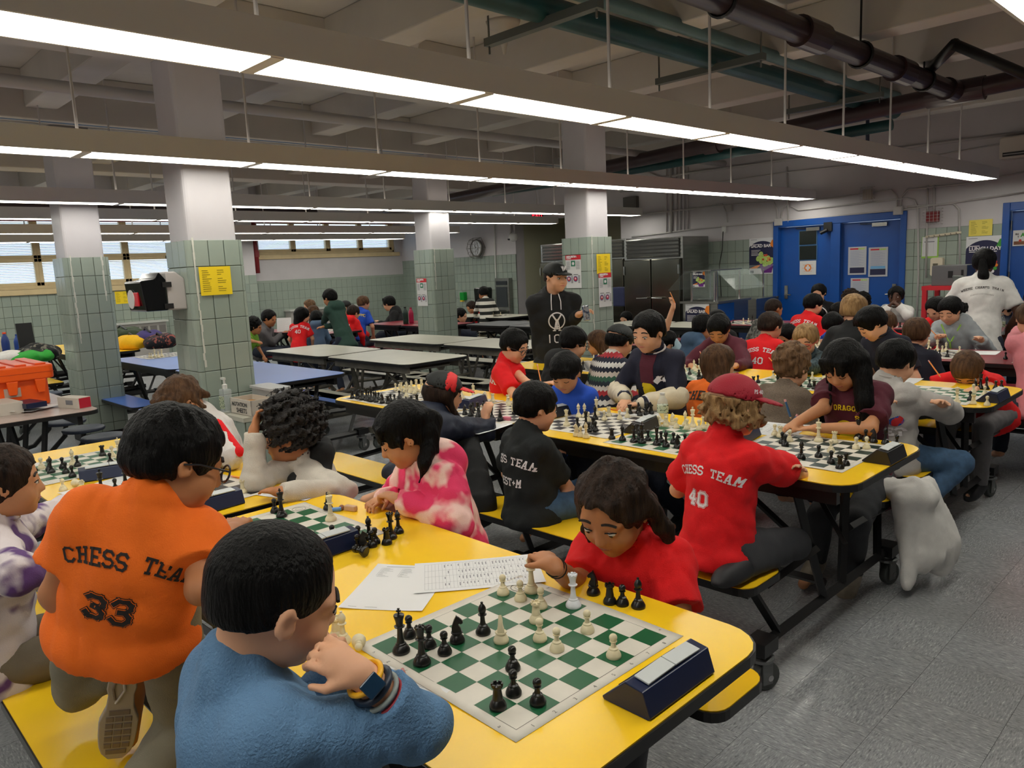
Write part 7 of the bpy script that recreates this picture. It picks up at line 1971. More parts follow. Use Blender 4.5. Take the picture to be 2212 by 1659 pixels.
# ------------------------------------------------------------------ conduits and boxes on the wall above the doors
def P_(px, py, y=YF-.02): return at(px, py, y=y)
def pipe(name, pts, r, m, label, cat='pipe', group=None, n=8, sub=None):
    root = thing(name, pts[0], label, cat, group); p0 = np.array(pts[0])
    MB().tube([tuple(np.array(p)-p0) for p in pts], r, n).build('pipe_run', m, root, smooth=True)
    if sub: sub(root, p0)
    return root
G_ = 'painted conduits on the door wall'
def cond(px, r, label):
    pipe('wall_conduit', [P_(a, b) for a, b in px], r, M_CONDUIT, label, 'conduit', G_, 6)
cond([(1365, 512), (1500, 495), (1674, 479), (1960, 452), (2212, 416)], .012, 'long conduit running just above the blue door frame')
cond([(1365, 465), (1600, 440), (1672, 436), (1678, 452), (1680, 475)], .012, 'conduit bending down to the left door corner box')
cond([(1686, 478), (1690, 452), (1705, 436), (1800, 428), (1925, 410), (1937, 425), (1938, 450)], .012, 'conduit arching between the two door corner boxes')
cond([(1704, 430), (1708, 446), (1725, 454), (1960, 428), (1975, 432), (1983, 448), (1984, 600), (1980, 690)], .012, 'conduit passing over the door and down its right side')
cond([(1945, 450), (1948, 425), (1960, 410), (2100, 395), (2212, 372)], .012, 'conduit arching right from the right door corner box')
cond([(1960, 446), (2060, 440), (2072, 452), (2074, 590)], .013, 'conduit bending down left of the lunch day poster')
cond([(2004, 400), (2003, 478), (2000, 600)], .012, 'left of two conduits dropping into the red alarm cage'); cond([(2018, 400), (2018, 470)], .016, 'right of two conduits dropping into the red alarm cage')
cond([(1330, 402), (1500, 372), (1700, 345), (1860, 330), (2212, 286)], .020, 'thick conduit high on the door wall')
cond([(1340, 415), (1560, 392), (1700, 372), (2000, 340), (2212, 302)], .010, 'thin conduit under the thick high one')
cond([(1480, 455), (1560, 440), (1570, 460), (1572, 480)], .010, 'short conduit dropping to the wall outlet')
for k, x in enumerate((1440, 1450, 1462, 1470, 1478, 1486)):
    cond([(x, 345+k*3), (x, 505-k*2)], .010 if k != 1 else .028, 'vertical riser above the refrigerator, '+ORD[k]); 
cond([(1365, 372), (1400, 372), (1432, 385), (1440, 395)], .012, 'curved conduit beside the risers')
cond([(1365, 392), (1435, 388)], .010, 'short level conduit joining the risers')
cond([(1700, 360), (1703, 480)], .012, 'thin vertical conduit over the left blue door')
def box(name, px, d, m, label, cat='box', yy=None):
    p = P_(*px, y=yy or YF-.03); root = thing(name, p, label, cat)
    MB().box((0, 0, 0), d).build('box_body', m, root, bevel=.004)
    MB().box((0, -d[1]/2-.003, 0), (d[0]*.8, .006, d[2]*.8)).build('box_lid', m, root, bevel=.002); return root
box('junction_box', (1682, 480), (.12, .06, .10), M_CONDUIT, 'white junction box at the upper left door corner'); box('junction_box', (1941, 455), (.12, .06, .11), M_CONDUIT, 'white junction box at the upper right door corner')
box('junction_box', (1576, 449), (.10, .05, .10), M_CONDUIT, 'small white junction box over the wall outlet'); box('electric_panel', (1364, 438), (.28, .12, .20), mat('panel_grey', (92, 90, 86), .5), 'grey electric box beside the farther right column')
r_ = box('wall_outlet', (1564, 496), (.07, .03, .10), M_WHITE, 'white wall outlet with a black plug and cord')
pipe('power_cord', [P_(1562, 500, YF-.05), P_(1560, 540, YF-.06), P_(1554, 572, YF-.05), P_(1558, 640, YF-.2)], .007, M_BLACK, 'black power cord hanging to the salad counter', 'cord')
def cage(px, w, h, m_in, label, red=True):
    p = P_(*px); root = thing('alarm_cage', p, label, 'alarm', 'caged wall alarms'); mb = MB()
    for k in range(6):
        u = -w/2+w*k/5; mb.tube([(u, 0, -h/2), (u, -.07, -h/2), (u, -.07, h/2), (u, 0, h/2)], .003, 5)
        v = -h/2+h*k/5; mb.tube([(-w/2, 0, v), (-w/2, -.07, v), (w/2, -.07, v), (w/2, 0, v)], .003, 5)
    mb.build('wire_guard', M_CONDUIT, root); MB().box((0, -.025, 0), (w*.7, .05, h*.7)).build('alarm_body', m_in, root, bevel=.006)
cage((2016, 468), .23, .20, mat('alarm_red', (130, 26, 34), .4), 'red fire alarm in a white wire cage'); cage((1876, 420), .17, .20, mat('alarm_cream', (180, 172, 156), .5), 'pale horn in a wire cage above the blue doors')
# coat hook rail, clipboard, soap dispenser, thermometer strip
p = P_(2000, 512); root = thing('hook_rail', p, 'cream hook rail above the clipboard', 'hook rail')
MB().tube([(0, 0, 0), (.42, 0, .035)], .018, 10).build('rail', mat('cream_plastic', (214, 204, 180), .5), root)
for k in range(6): MB().tube([(.05+.065*k, -.015, .005*k), (.05+.065*k, -.05, -.005+.005*k), (.05+.065*k, -.05, .012+.005*k)], .004, 5).build('hook', M_STEEL, root)
f, w, h = poster('clipboard', 'y', YF-.012, (1992, 512), (2027, 557), 'clipboard with a lime edged list hanging from the hook rail', mat('clip_lime', (150, 196, 84), .6), 'clipboard')
f.rect(w*.03, h*.09, w*.92, h*.99, mat('notice_white', (214, 214, 214), .6)); f.lines([(w*.15, h*.74, w*.75, h*.78), (w*.12, h*.2, w*.125, h*.7), (w*.4, h*.2, w*.405, h*.7), (w*.7, h*.2, w*.705, h*.7)], M_INKG)
MB().box((w*.5, -.012, h*.98), (w*.45, .012, .02)).build('clip', M_STEEL, f.root)
p = P_(2027, 576); root = thing('soap_dispenser', p, 'cream soap dispenser on the tiled wall above the trolley', 'dispenser')
MB().prism(rrect(-.075, -.12, .075, .12, .03), 0, .09, F=lambda q: (q[0], -q[2], q[1])).build('shell', mat('cream_plastic', (214, 204, 180), .5), root, bevel=.008); MB().box((-.01, -.092, -.01), (.06, .006, .11)).build('window', mat('dispenser_window', (96, 92, 76), .3), root)
# red trolley with the steel oven box and laptop
p = at(1998, 630, y=9.9); p[2] = 0; root = thing('red_trolley', p, 'red tubular trolley below the steel box', 'trolley')
wz = at(1998, 618, y=9.9)[2]
W_ = at(2078, 615, y=9.9)[0]-p[0]
for x in (0, W_):
    for y in (0, .45): MB().bb((x-.025, y-.025, 0), (x+.025, y+.025, wz)).build('post', M_PRED, root)
MB().bb((-.03, -.03, wz-.05), (W_+.03, .48, wz)).build('top_shelf', M_PRED, root); MB().bb((-.03, -.03, wz-.47), (W_+.03, .48, wz-.43)).build('lower_shelf', M_PRED, root)
root = thing('steel_box', (p[0]+.06, 9.92, wz), 'grey steel countertop box on the red trolley', 'oven')
MB().bb((0, 0, 0), (W_-.02, .40, .235)).build('casing', mat('oven_steel', (112, 112, 114), .4, .6), root, bevel=.006); MB().bb((W_*.45, -.006, .09), (W_*.58, .0, .17)).build('vent', M_BLACK, root); MB().bb((W_*.80, -.008, .05), (W_*.86, .0, .18)).build('handle', M_BLACK, root)
lp = at(2075, 605, y=9.3); lp[2] -= .07; root = thing('laptop', lp, 'dark laptop screen held by the woman in the white shirt', 'laptop')
MB().box((0, 0, 0), (.02, .22, .24), rz=.7, ry=-.25).build('screen', mat('laptop_grey', (120, 130, 124), .3), root); MB().box((.012, .01, .0), (.01, .19, .20), rz=.7, ry=-.25).build('display', M_BLACK, root)
# air conditioner, exit sign, camera, caged clock
p = P_(2157, 345, YF-.22); root = thing('air_conditioner', p, 'cream wall air conditioner at the upper right edge', 'air conditioner')
MB().bb((0, 0, 0), (1.0, .22, .26)).build('casing', mat('ac_cream', (196, 186, 174), .5), root, bevel=.02); MB().bb((.04, -.005, .025), (.96, .02, .075)).build('louvre', mat('ac_dark', (52, 50, 50), .5), root); MB().box((.5, -.01, .05), (.9, .02, .008)).build('vane', M_CONDUIT, root)
p = at(1148, 474, y=YF-.3); root = thing('exit_sign', p, 'small red lit exit sign hanging under the ceiling', 'sign')
M_EXIT = mat('exit_red', (255, 30, 50), .5, emit=2.5)
MB().bb((0, 0, 0), (.28, .04, .15)).build('sign_box', mat('exit_box', (60, 10, 16), .5), root); ff = Flat(root, V(1, 0, 0), V(0, -1, 0), None); ff.text('EXIT', .02, .025, .145, M_EXIT, .003); MB().tube([(.14, .02, .15), (.14, .02, ZC-p[2])], .008, 6).build('stem', M_CONDUIT, root)
p = P_(1033, 536, YF-.05); root = thing('wall_clock', p, 'round wall clock behind a hexagonal wire guard', 'clock')
MB().lathe([(.17, 0), (.185, .02), (.185, .07), (.165, .08), (.16, .06)], n=32).build('clock_case', mat('clock_steel', (120, 116, 112), .4, .5), root).rotation_euler = (math.pi/2, 0, 0)
MB().lathe([(.001, .056), (.160, .056), (.160, .061), (.001, .061)], n=32).build('clock_face', mat('clock_face', (206, 208, 212), .3), root).rotation_euler = (math.pi/2, 0, 0)
MB().box((.03, -.068, -.03), (.008, .004, .10), ry=.8).box((-.02, -.068, .03), (.010, .004, .08), ry=-.7).build('hands', M_INK, root)
mb = MB()
for k in range(6): a = math.pi/3*k; b = math.pi/3*(k+1); mb.tube([(.25*math.cos(a), -.02, .25*math.sin(a)), (.2*math.cos(a), -.16, .2*math.sin(a)), (.2*math.cos(b), -.16, .2*math.sin(b)), (.25*math.cos(b), -.02, .25*math.sin(b)), (.25*math.cos(a), -.02, .25*math.sin(a))], .005, 5)
for k in range(-2, 3): mb.tube([(k*.08, -.16, -.19+abs(k)*.03), (k*.08, -.16, .19-abs(k)*.03)], .0035, 5).tube([(-.19+abs(k)*.03, -.16, k*.08), (.19-abs(k)*.03, -.16, k*.08)], .0035, 5)
mb.build('wire_guard', mat('guard_wire', (110, 106, 100), .5), root)
p = P_(1108, 512, YF-.18); root = thing('security_camera', p, 'white dome security camera on a curved arm', 'camera')
MB().lathe([(.02, -.09), (.075, -.07), (.095, -.01), (.085, .05), (.03, .08)], n=20).build('dome', M_WHITE, root, smooth=True); MB().lathe([(.001, -.1), (.045, -.085), (.05, -.06)], (-.04, -.05, .03), 14).build('camera_lens', M_BLACK, root)
MB().tube([(0, 0, .03), (-.12, .05, .04), (-.2, .15, .12), (-.21, .18, .3)], .022, 10).build('arm', M_CONDUIT, root, smooth=True)
pipe('wall_riser', [P_(1068, 480, YF-.03), P_(1070, 566, YF-.03), P_(1075, 700, YF-.03)], .014, M_WHITE, 'thin white riser between the clock and the drinking fountain', 'pipe')
# paper towel, green dispenser, fountain on the clock wall
p = P_(1044, 640, YF-.12); root = thing('towel_dispenser', p, 'black paper towel dispenser on the clock wall', 'dispenser')
MB().prism(rrect(-.17, -.19, .17, .19, .05), 0, .24, F=lambda q: (q[0]*(1-.12*(q[1] < 0)), .12-q[2], q[1])).build('shell', mat('gloss_black', (10, 12, 14), .12), root, bevel=.02)
p = P_(1001, 640, YF-.06); root = thing('soap_dispenser', p, 'bright green soap dispenser left of the black towel dispenser', 'dispenser')
MB().prism(rrect(-.07, -.09, .07, .09, .02), 0, .10, F=lambda q: (q[0], .05-q[2], q[1])).build('shell', mat('soap_green', (0, 150, 50), .35), root, bevel=.01); MB().box((0, -.04, -.10), (.08, .06, .03)).build('spout', mat('soap_yellow', (230, 190, 40), .4), root)
p = P_(1091, 720, YF-.10); p[2] = 0.35; root = thing('drinking_fountain', p, 'steel bottle filling station and drinking fountain', 'fountain')
MB().bb((-.22, -.02, .05), (.20, .10, .98)).build('tower', M_STEEL, root, bevel=.01); MB().bb((-.18, -.03, .38), (.14, -.0, .80)).build('filling_bay', mat('bay_dark', (70, 74, 78), .3, .5), root); MB().bb((-.17, -.035, .84), (.14, -.02, .92)).build('display_band', mat('bay_black', (40, 44, 50), .3), root)
MB().bb((-.36, -.36, .10), (.16, .0, .33)).build('basin', M_STEEL, root, bevel=.03); MB().tube([(-.2, -.25, .33), (-.2, -.25, .38), (-.17, -.22, .39)], .012, 8).build('spout', M_CHROME, root)
# refrigerators
def fridge(x0, x1, y0, y1, ztop, nd, label, mats=M_STEEL):
    root = thing('refrigerator', (x0, y0, 0), label, 'refrigerator', 'steel refrigerators'); W_ = x1-x0; D_ = y1-y0
    MB().bb((0, .02, .12), (W_, D_, ztop)).build('cabinet', M_STEEL, root, bevel=.006)
    for x in (.06, W_-.06):
        for y in (.08, D_-.08): MB().tube([(x, y, 0), (x, y, .13)], .025, 10).build('leg', M_BLACK, root)
    g = ztop-.30
    MB().bb((.06, -.0, g-.01), (W_-.06, .03, ztop-.03)).build('grille_recess', mat('grille_dark', (60, 60, 58), .4, .5), root)
    sl = MB().box((W_/2, -.005, 0), (W_-.12, .008, .052), rx=.5).build('louvre', M_STEEL, root)
    for k in range(5):
        o = sl if k == 0 else link_dup(sl, root, (0, 0, 0)); o.location = (0, 0, g+.03+k*.058)
    dw = (W_-.04)/nd
    for k in range(nd):
        a = .02+dw*k
        d = MB().bb((a+.008, -.045, .16), (a+dw-.008, .015, g-.03)).build('door', mat('door_steel', (108, 106, 96), .16, .95, noise=.15, scale=2), root, bevel=.012)
        hs = a+dw-.05 if k % 2 == 0 else a+.05; s = -1 if k % 2 == 0 else 1
        MB().tube([(hs, -.05, .96), (hs, -.09, .96), (hs+s*.20, -.10, .955)], .012, 8).build('door_handle', M_CHROME, d)
        hh_ = a+.02 if k % 2 == 0 else a+dw-.02
        for z in (.3, g-.2): MB().bb((hh_-.012, -.06, z-.07), (hh_+.012, -.035, z+.07)).build('hinge', M_CHROME, d)
    return root
fz_ = at(1350, 519, y=10.3)[2]
fridge(-7.86, -6.73, 10.3, 11.06, fz_, 2, 'two door steel refrigerator beside the salad counter')
fz2 = at(1180, 528, y=10.6)[2]
fridge(-10.05, -8.05, 10.6, 11.16, fz2, 3, 'wide steel refrigerator mostly behind the farther right column')
# salad counter
yc = 8.9
za = at(1475, 651, y=yc); zb = at(1550, 651, y=yc); zt_ = za[2]
root = thing('salad_counter', (za[0], yc, 0), 'steel salad counter with glass guard and salad bar posters', 'counter')
w_ = zb[0]-za[0]; d_ = .8
MB().bb((0, 0, .10), (w_, d_, zt_-.02)).build('cabinet', M_STEEL, root, bevel=.006); MB().bb((-.03, -.03, zt_-.03), (w_+.03, d_+.03, zt_)).build('counter_top', M_STEEL, root, bevel=.004)
MB().bb((w_, .01, .12), (w_+.012, d_-.4, zt_-.04)).build('blue_panel', M_BLUE, root)
for x in (.10, w_-.08):
    for y in (.06, d_-.1): MB().tube([(x, y, zt_), (x, y, zt_+.38)], .014, 10).build('guard_post', M_CHROME, root)
M_GLS = mat('guard_glass', (200, 215, 210), .08, alpha=.10, spec=.4)
MB().box((w_/2+.02, d_/2, zt_+.40), (w_*.55, d_, .012)).build('guard_top', M_STEEL, root)
MB().box((-.10, d_/2, zt_+.27), (.36, d_, .008), ry=-.75).build('guard_glass', M_GLS, root); MB().box((w_+.12, d_/2, zt_+.27), (.36, d_, .008), ry=.75).build('guard_glass', M_GLS, root)
MB().bb((.10, .05, zt_+.02), (w_-.08, .058, zt_+.36)).build('end_glass', M_GLS, root)
salad('y', yc-.01, (1481, 656), (1533, 733), 'large salad bar poster on the end of the steel counter'); salad('y', yc+.04, (1497, 585), (1523, 620), 'small salad bar poster on the glass guard of the counter')
bc = at(1600, 645, y=10.5); root = thing('steel_counter', (bc[0]-.72, 10.45, 0), 'steel back counter against the tiled wall', 'counter')
MB().bb((0, 0, .1), (1.0, .70, bc[2])).build('cabinet', M_STEEL, root, bevel=.006)
for k in range(4): MB().bb((.62, -.006, .35+k*.04), (.92, .002, .365+k*.04)).build('vent_slot', M_BLACK, root)
MB().box((.5, .2, bc[2]+.42), (1.1, .5, .01), rx=.25).build('hood_glass', M_GLS, root)
for x in (.05, .95): MB().tube([(x, .3, bc[2]), (x, .3, bc[2]+.42)], .012, 8).build('post', M_CHROME, root)
t = thing('lunch_bag', at(1335, 640, y=10.28), 'navy insulated bag hanging by the refrigerator', 'bag'); t.location[2] -= .15
MB().prism(rrect(-.14, -.02, .14, .30, .04), 0, .16, F=lambda q: (q[0], q[2], q[1])).build('bag_body', cloth('bag_navy', (26, 34, 76), rough=.6), t, bevel=.02)

# ------------------------------------------------------------------ ceiling pipes
def big_pipe(name, pts, r, m, label, joints=(), grp_='ceiling pipes', n=20):
    root = thing(name, pts[0], label, 'pipe', grp_); p0 = np.array(pts[0], float)
    MB().tube([tuple(np.array(p)-p0) for p in pts], r, n).build('pipe_run', m, root, smooth=True)
    for j in joints:
        a = np.array(j[0])-p0; d = nrm(j[1]); L = j[2]
        MB().tube([tuple(a-d*L*.5), tuple(a-d*L*.28), tuple(a+d*L*.28), tuple(a+d*L*.5)], r*1.25, n).build('pipe_collar', m, root, smooth=False)
    return root
bz = 3.02
Y_ = V(0, 1, 0)
big_pipe('drain_pipe', [(-2.46, -3.9, bz), (-2.46, 8.35, bz)], .082, M_BROWN, 'thick dark brown pipe running along the aisle ceiling', [((-2.46, 5.35, bz), Y_, .34), ((-2.46, 7.05, bz), Y_, .30), ((-2.46, 8.3, bz), Y_, .2)])
big_pipe('drain_pipe', [(-12.5, 8.9, 2.72), (-7.2, 8.75, 2.87), (-2.46, 8.5, 3.02), (1.5, 8.35, 3.14)], .088, M_BROWN, 'long dark brown pipe crossing under the beams before the doors', [((-2.46, 8.5, 3.02), V(1, 0, 0), .5), ((-5.2, 8.65, 2.93), V(1, 0, 0), .2), ((-1.6, 8.45, 3.05), V(1, 0, 0), .25)])
a, b, c = at(1998, 158, z=2.95), at(2058, 100, z=3.15), at(2212, 165, z=3.1)
big_pipe('branch_pipe', [at(1995, 165, y=8.2), at(2062, 96, y=6.75)], .045, M_BLACK, 'black branch pipe slanting up from the junction', n=12)
big_pipe('branch_pipe', [at(2062, 96, y=6.75), at(2212, 160, y=6.9), at(2300, 196, y=6.95)], .040, M_BLACK, 'black branch pipe running to the upper right edge', n=12)
for dx, dz, r, m_, L in ((-.95, 3.20, .085, M_TEAL, 'dark teal pipe, left of the green pair along the aisle'), (-1.18, 3.28, .07, M_TEALL, 'pale teal pipe beside the dark teal one'), (-.72, 3.25, .05, M_TEALL, 'thin pale teal pipe nearest the brown one')):
    big_pipe('teal_pipe', [(-2.46+dx, -3.9, dz-.08), (-2.46+dx, 9.6, dz-.08)], r, m_, L, n=14)
for k, (x, z) in enumerate(((-.55, 3.12), (-.75, 3.18), (-.30, 3.2), (-1.0, 3.1))):
    big_pipe('teal_pipe', [(x, -3.9, z), (x, 10.9, z)], .05, M_TEALL if k % 2 else M_TEAL, 'teal ceiling pipe at the upper right corner, '+ORD[k], n=12)
big_pipe('teal_pipe', [(-9.5, 8.95, 2.78), (-6.2, 8.95, 2.82), (-3.2, 8.95, 2.88)], .06, M_TEAL, 'dark teal pipe hugging the long brown one', n=12)
big_pipe('valve_pipe', [V(*at(1874, 270, y=10.2)[:2], ZC), at(1874, 270, y=10.2), at(1874, 320, y=10.2)], .022, mat('valve_blue', (16, 34, 60), .5), 'dark blue valve stub hanging above the pendant row', n=10)
for y in (3.7, 5.65, 8.0):
    root = thing('pipe_bracket', (-3.5, y, 3.06), 'grey strut holding the teal pipes, '+{3.7: 'nearest', 5.65: 'middle', 8.0: 'farthest'}[y], 'bracket', 'pipe struts')
    MB().bb((-.42, -.03, -.05), (.55, .03, 0)).build('strut', mat('strut_grey', (104, 108, 104), .5, .5), root)
    for x in (-.40, .52): MB().tube([(x, 0, -.10), (x, 0, ZC-3.06)], .007, 6).build('threaded_rod', M_STEEL, root)
for y in (4.2, 6.2, 7.6):
    root = thing('pipe_clamp', (-2.46, y, bz), 'dark hanger clamp on the brown pipe, '+{4.2: 'nearest', 6.2: 'middle', 7.6: 'farthest'}[y], 'clamp', 'pipe clamps')
    MB().tube([(.092*math.cos(t), 0, .092*math.sin(t)) for t in np.linspace(0, 2*math.pi, 21)[:-1]], .012, 6, closed=True).build('ring', M_BLACK, root); MB().tube([(0, 0, .09), (0, 0, ZC-bz)], .008, 6).build('rod', M_BLACK, root)
CG = 'conduit bundle along the ceiling'
for k in range(7):
    x = -8.75+.11*k; z = 2.98+.05*(k % 3)
    pipe('ceiling_conduit', [(x, -3.9, z), (x, 9.4, z)], .018 if k != 3 else .028, M_CONDUIT if k != 5 else mat('conduit_blue', (86, 112, 140), .5), 'ceiling conduit of the long bundle, '+ORD[k], 'conduit', CG)
for k, y in enumerate((2.0, 3.6, 5.2, 6.9, 8.4)):
    root = thing('conduit_trapeze', (-8.42, y, 2.93), 'trapeze hanger under the conduit bundle, '+['nearest', 'second', 'third', 'fourth', 'farthest'][k], 'bracket', 'conduit trapezes')
    MB().bb((-.46, -.02, -.03), (.46, .02, 0)).build('strut', M_CONDUIT, root)
    for x in (-.42, .42): MB().tube([(x, 0, -.06), (x, 0, ZC-2.93)], .007, 6).build('threaded_rod', M_CONDUIT, root)
big_pipe('sprinkler_main', [(-6.35, -3.9, 2.98), (-6.35, 10.9, 2.98)], .045, M_CONDUIT, 'round white painted pipe under the beams, left of the nearest rows', n=14)
big_pipe('red_pipe', [(XL+.25, -3.8, 2.72), (XL+.25, 11.0, 2.72)], .05, M_RED, 'long dark red pipe above the windows', n=12)
yr = at(553, 560, x=XL+.12)[1]
big_pipe('red_pipe', [(XL+.12, yr, 1.66), (XL+.12, yr, 2.72)], .06, M_RED, 'upright red pipe with a valve between the window banks', [((XL+.12, yr, 2.05), V(0, 0, 1), .12)], n=12)
big_pipe('teal_pipe', [(-13.2, -3.8, 2.95), (-13.2, 8.6, 2.95)], .08, M_TEALL, 'pale teal pipe above the windows', n=12); big_pipe('drain_pipe', [(-13.6, -3.8, 2.82), (-13.6, 8.0, 2.82)], .07, M_BROWN, 'dark brown pipe above the windows', n=12)
struct(MB().bb((XL, yr-.45, 0), (XL+.30, yr-.12, ZC)).build('trim_1', M_WALL), 'projecting wall pier by the red pipe')
lay_tiles(bpy.data.objects['trim_1'], XL+.304, 'y', 1, yr-.45, yr-.12, 0, 9, limit=60)
for k, (px, py) in enumerate(((1088, 75), (890, 100), (1090, 150))):
    p = at(px, py, z=3.4); root = thing('ceiling_fixture', (p[0], p[1], 3.30), 'small white ceiling rose with a stem, '+['right', 'left', 'rear'][k], 'ceiling fitting', 'ceiling roses')
    MB().lathe([(.012, -.05), (.02, .0), (.06, .12), (.13, .17), (.14, .20)], n=20).build('rose', M_CEIL, root, smooth=True)

# ------------------------------------------------------------------ things by and on the left columns
dx = -5.72; py0 = 2.13
a = at(300, 672, y=1.93); top_ = at(330, 588, y=1.93)[2]; bot = at(350, 672, y=1.93)[2]
root = thing('towel_dispenser', (-5.60, 2.13, bot), 'black and grey dispenser with a red badge, mounted on the column', 'dispenser')
hh_ = top_-bot
MB().prism([(-.0, 0), (-.0, hh_*.80), (-.06, hh_), (-.13, hh_), (-.13, 0)], -.16, .16, F=lambda q: (q[2], q[0]-.0, q[1])).build('back_shell', mat('dispenser_grey', (186, 180, 178), .35), root, bevel=.01)
MB().prism([(-.13, .0), (-.13, hh_*.80), (-.17, hh_*1.0), (-.20, hh_*.82), (-.30, hh_*.78), (-.28, 0)], -.165, .165, F=lambda q: (q[2], q[0], q[1])).build('front_shell', mat('gloss_black', (10, 12, 14), .12), root, bevel=.012)
MB().box((-.02, -.292, hh_*.32), (.20, .012, hh_*.36)).build('red_badge', mat('badge_red', (206, 20, 36), .3), root, bevel=.004)
MB().lathe([(.001, 0), (.065, 0), (.065, .004), (.001, .004)], n=24).build('badge_disc', M_WHITE, root).location = (-.05, -.298, hh_*.32)
for o in root.children:
    if o.name.startswith('badge_disc'): o.rotation_euler = (math.pi/2, 0, 0)
for z in (hh_*.1, hh_*.66): MB().bb((.158, -.16, z-.015), (.175, -.10, z+.02)).build('latch', M_BLACK, root)
# ledge with box, bin and sanitiser, right beside the dispenser column
lz = .62
root = struct(MB().bb((-5.33, 2.22, lz-.03), (-4.93, 2.62, lz)).build('trim_2', M_TWHT), 'low tiled ledge beside the dispenser column')
MB().bb((-5.31, 2.24, 0), (-4.95, 2.60, lz-.03)).build('ledge_core', M_GROUT, root)
lay_tiles(root, 2.236, 'x', -1, -5.31, -4.95, .02, 3, limit=40, th=.19); lay_tiles(root, -4.946, 'y', 1, 2.24, 2.60, .02, 3, limit=40, th=.19)
bx = (-5.08, 2.36); root = thing('card_box', (bx[0], bx[1], lz), 'cardboard box marked notation sheets in black marker', 'box', None, .05)
M_CARD = mat('white_card', (200, 192, 180), .7); M_CARDI = mat('brown_card', (176, 132, 84), .8)
MB().bb((-.145, -.085, 0), (.145, .085, .006)).bb((-.145, -.085, 0), (.145, -.079, .11)).bb((-.145, .079, 0), (.145, .085, .11)).bb((-.145, -.085, 0), (-.139, .085, .11)).bb((.139, -.085, 0), (.145, .085, .11)).build('box_walls', M_CARD, root)
MB().bb((-.135, -.075, .006), (.135, .075, .075)).build('sheets', M_CARDI, root)
ff = Flat(root, V(1, 0, 0), V(0, -1, 0), None); ff.N = V(0, -1, 0)
o1 = ff.text('NOTATION', -.12, .060, .040, M_INK, .001); o2 = ff.text('SHEETS', -.06, .016, .045, M_INK, .001)
for o in (o1, o2): o.location = (0, -.085, 0)
bn = at(560, 855, z=lz); root = thing('clear_bin', (-5.13, 2.53, lz), 'clear plastic bin behind the cardboard box', 'bin')
MB().prism(rrect(-.17, -.07, .17, .07, .03), 0, .15).build('bin_body', mat('clear_plastic', (206, 206, 206), .2, alpha=.45), root); MB().prism(rrect(-.18, -.08, .18, .08, .03), .15, .165).build('bin_lid', mat('clear_lid', (196, 196, 196), .3, alpha=.6), root)
sp = (-5.27, 2.26); root = thing('hand_sanitizer', (sp[0], sp[1], lz), 'clear pump bottle of hand sanitiser by the column', 'bottle')
MB().prism(rrect(-.045, -.03, .045, .03, .012), 0, .17).build('bottle_body', M_PET, root, bevel=.01); MB().lathe([(.018, .17), (.018, .20), (.008, .205), (.006, .235)], n=14).bb((-.045, -.008, .235), (.012, .008, .25)).build('pump', M_WHITE, root)
MB().bb((-.04, -.0315, .03), (.04, -.031, .12)).build('label_band', M_LABEL, root)
# orange crate on the stool table
q0, q1 = at(0, 860, z=TH_), at(138, 868, z=TH_)
root = thing('storage_crate', (-6.45, .98, TH_), 'bright orange lidded plastic storage crate', 'crate')
M_CRT = mat('crate_orange', (246, 92, 10), .4); hh_ = at(120, 785, x=-6.1)[2]-TH_
hh_ = .31
S_ = MB().prism(rrect(-.30, -.40, .30, .40, .05), 0, hh_*.62).build('crate_body', M_CRT, root, bevel=.01)
MB().prism(rrect(-.335, -.435, .335, .435, .05), hh_*.60, hh_*.92).build('crate_rim', M_CRT, root, bevel=.01)
mb = MB()
for k in range(7): y = -.36+k*.12; mb.bb((-.30, y-.035, hh_*.92), (.30, y+.035, hh_*.96))
mb.build('lid_ribs', M_CRT, root, bevel=.006)
for k in range(5):
    y = -.34+k*.17; MB().prism([(y-.035, hh_*.60), (y+.035, hh_*.60), (y+.022, hh_*.30), (y-.022, hh_*.30)], .30, .335, F=lambda q: (q[2], q[0], q[1])).build('rib', M_CRT, root, bevel=.004)
MB().bb((.334, -.43, hh_*.75), (.337, .43, hh_*.76)).build('seam', mat('crate_dark', (196, 66, 8), .5), root)
MB().bb((.301, .12, hh_*.25), (.304, .22, hh_*.45)).build('sticker', mat('sticker', (190, 176, 160), .6), root)
# mats, boxes and papers on that table
root = thing('chess_mat', (-6.15, .80, TH_+.001), 'rumpled stack of black and white mats in front of the orange crate', 'chess board', 'roll-up vinyl chess mats', .12)
for k in range(3): MB().box((.02*k, -.01*k, .003+.004*k), (.50, .34, .003), rz=.05*k).build('sheet', M_MATW, root)
for i in range(7):
    for j in range(5):
        if (i+j) % 2 == 0: MB().box((-.17+i*.057, -.11+j*.057, .0138), (.057, .057, .001)).build('dark_square', M_KSQ, root)
def carton(px, py, d, label, rz=.1, z=TH_, m=None, end=None):
    p = at(px, py, z=z); root = thing('clock_carton', (p[0], p[1], z), label, 'box', 'white cartons', rz)
    MB().bb((-d[0]/2, -d[1]/2, 0), (d[0]/2, d[1]/2, d[2])).build('carton', m or M_CARD, root, bevel=.002)
    if end: MB().bb((d[0]/2, -d[1]/2+.004, .004), (d[0]/2+.002, d[1]/2-.004, d[2]-.004)).build('end_panel', end, root)
    MB().bb((-d[0]*.1, -d[1]/2-.0015, d[2]*.35), (d[0]*.22, -d[1]/2, d[2]*.75)).build('label_print', M_INKG, root); return root
carton(162, 880, (.22, .09, .075), 'white carton with a red end on the stone topped table', .35, end=mat('carton_red', (190, 20, 50), .5))
carton(10, 892, (.30, .14, .08), 'white carton with a clock picture at the left edge', .1)
carton(62, 878, (.24, .13, .035), 'flat navy clock case on the rumpled mats', .2, TH_+.03, m=M_CNAVY)
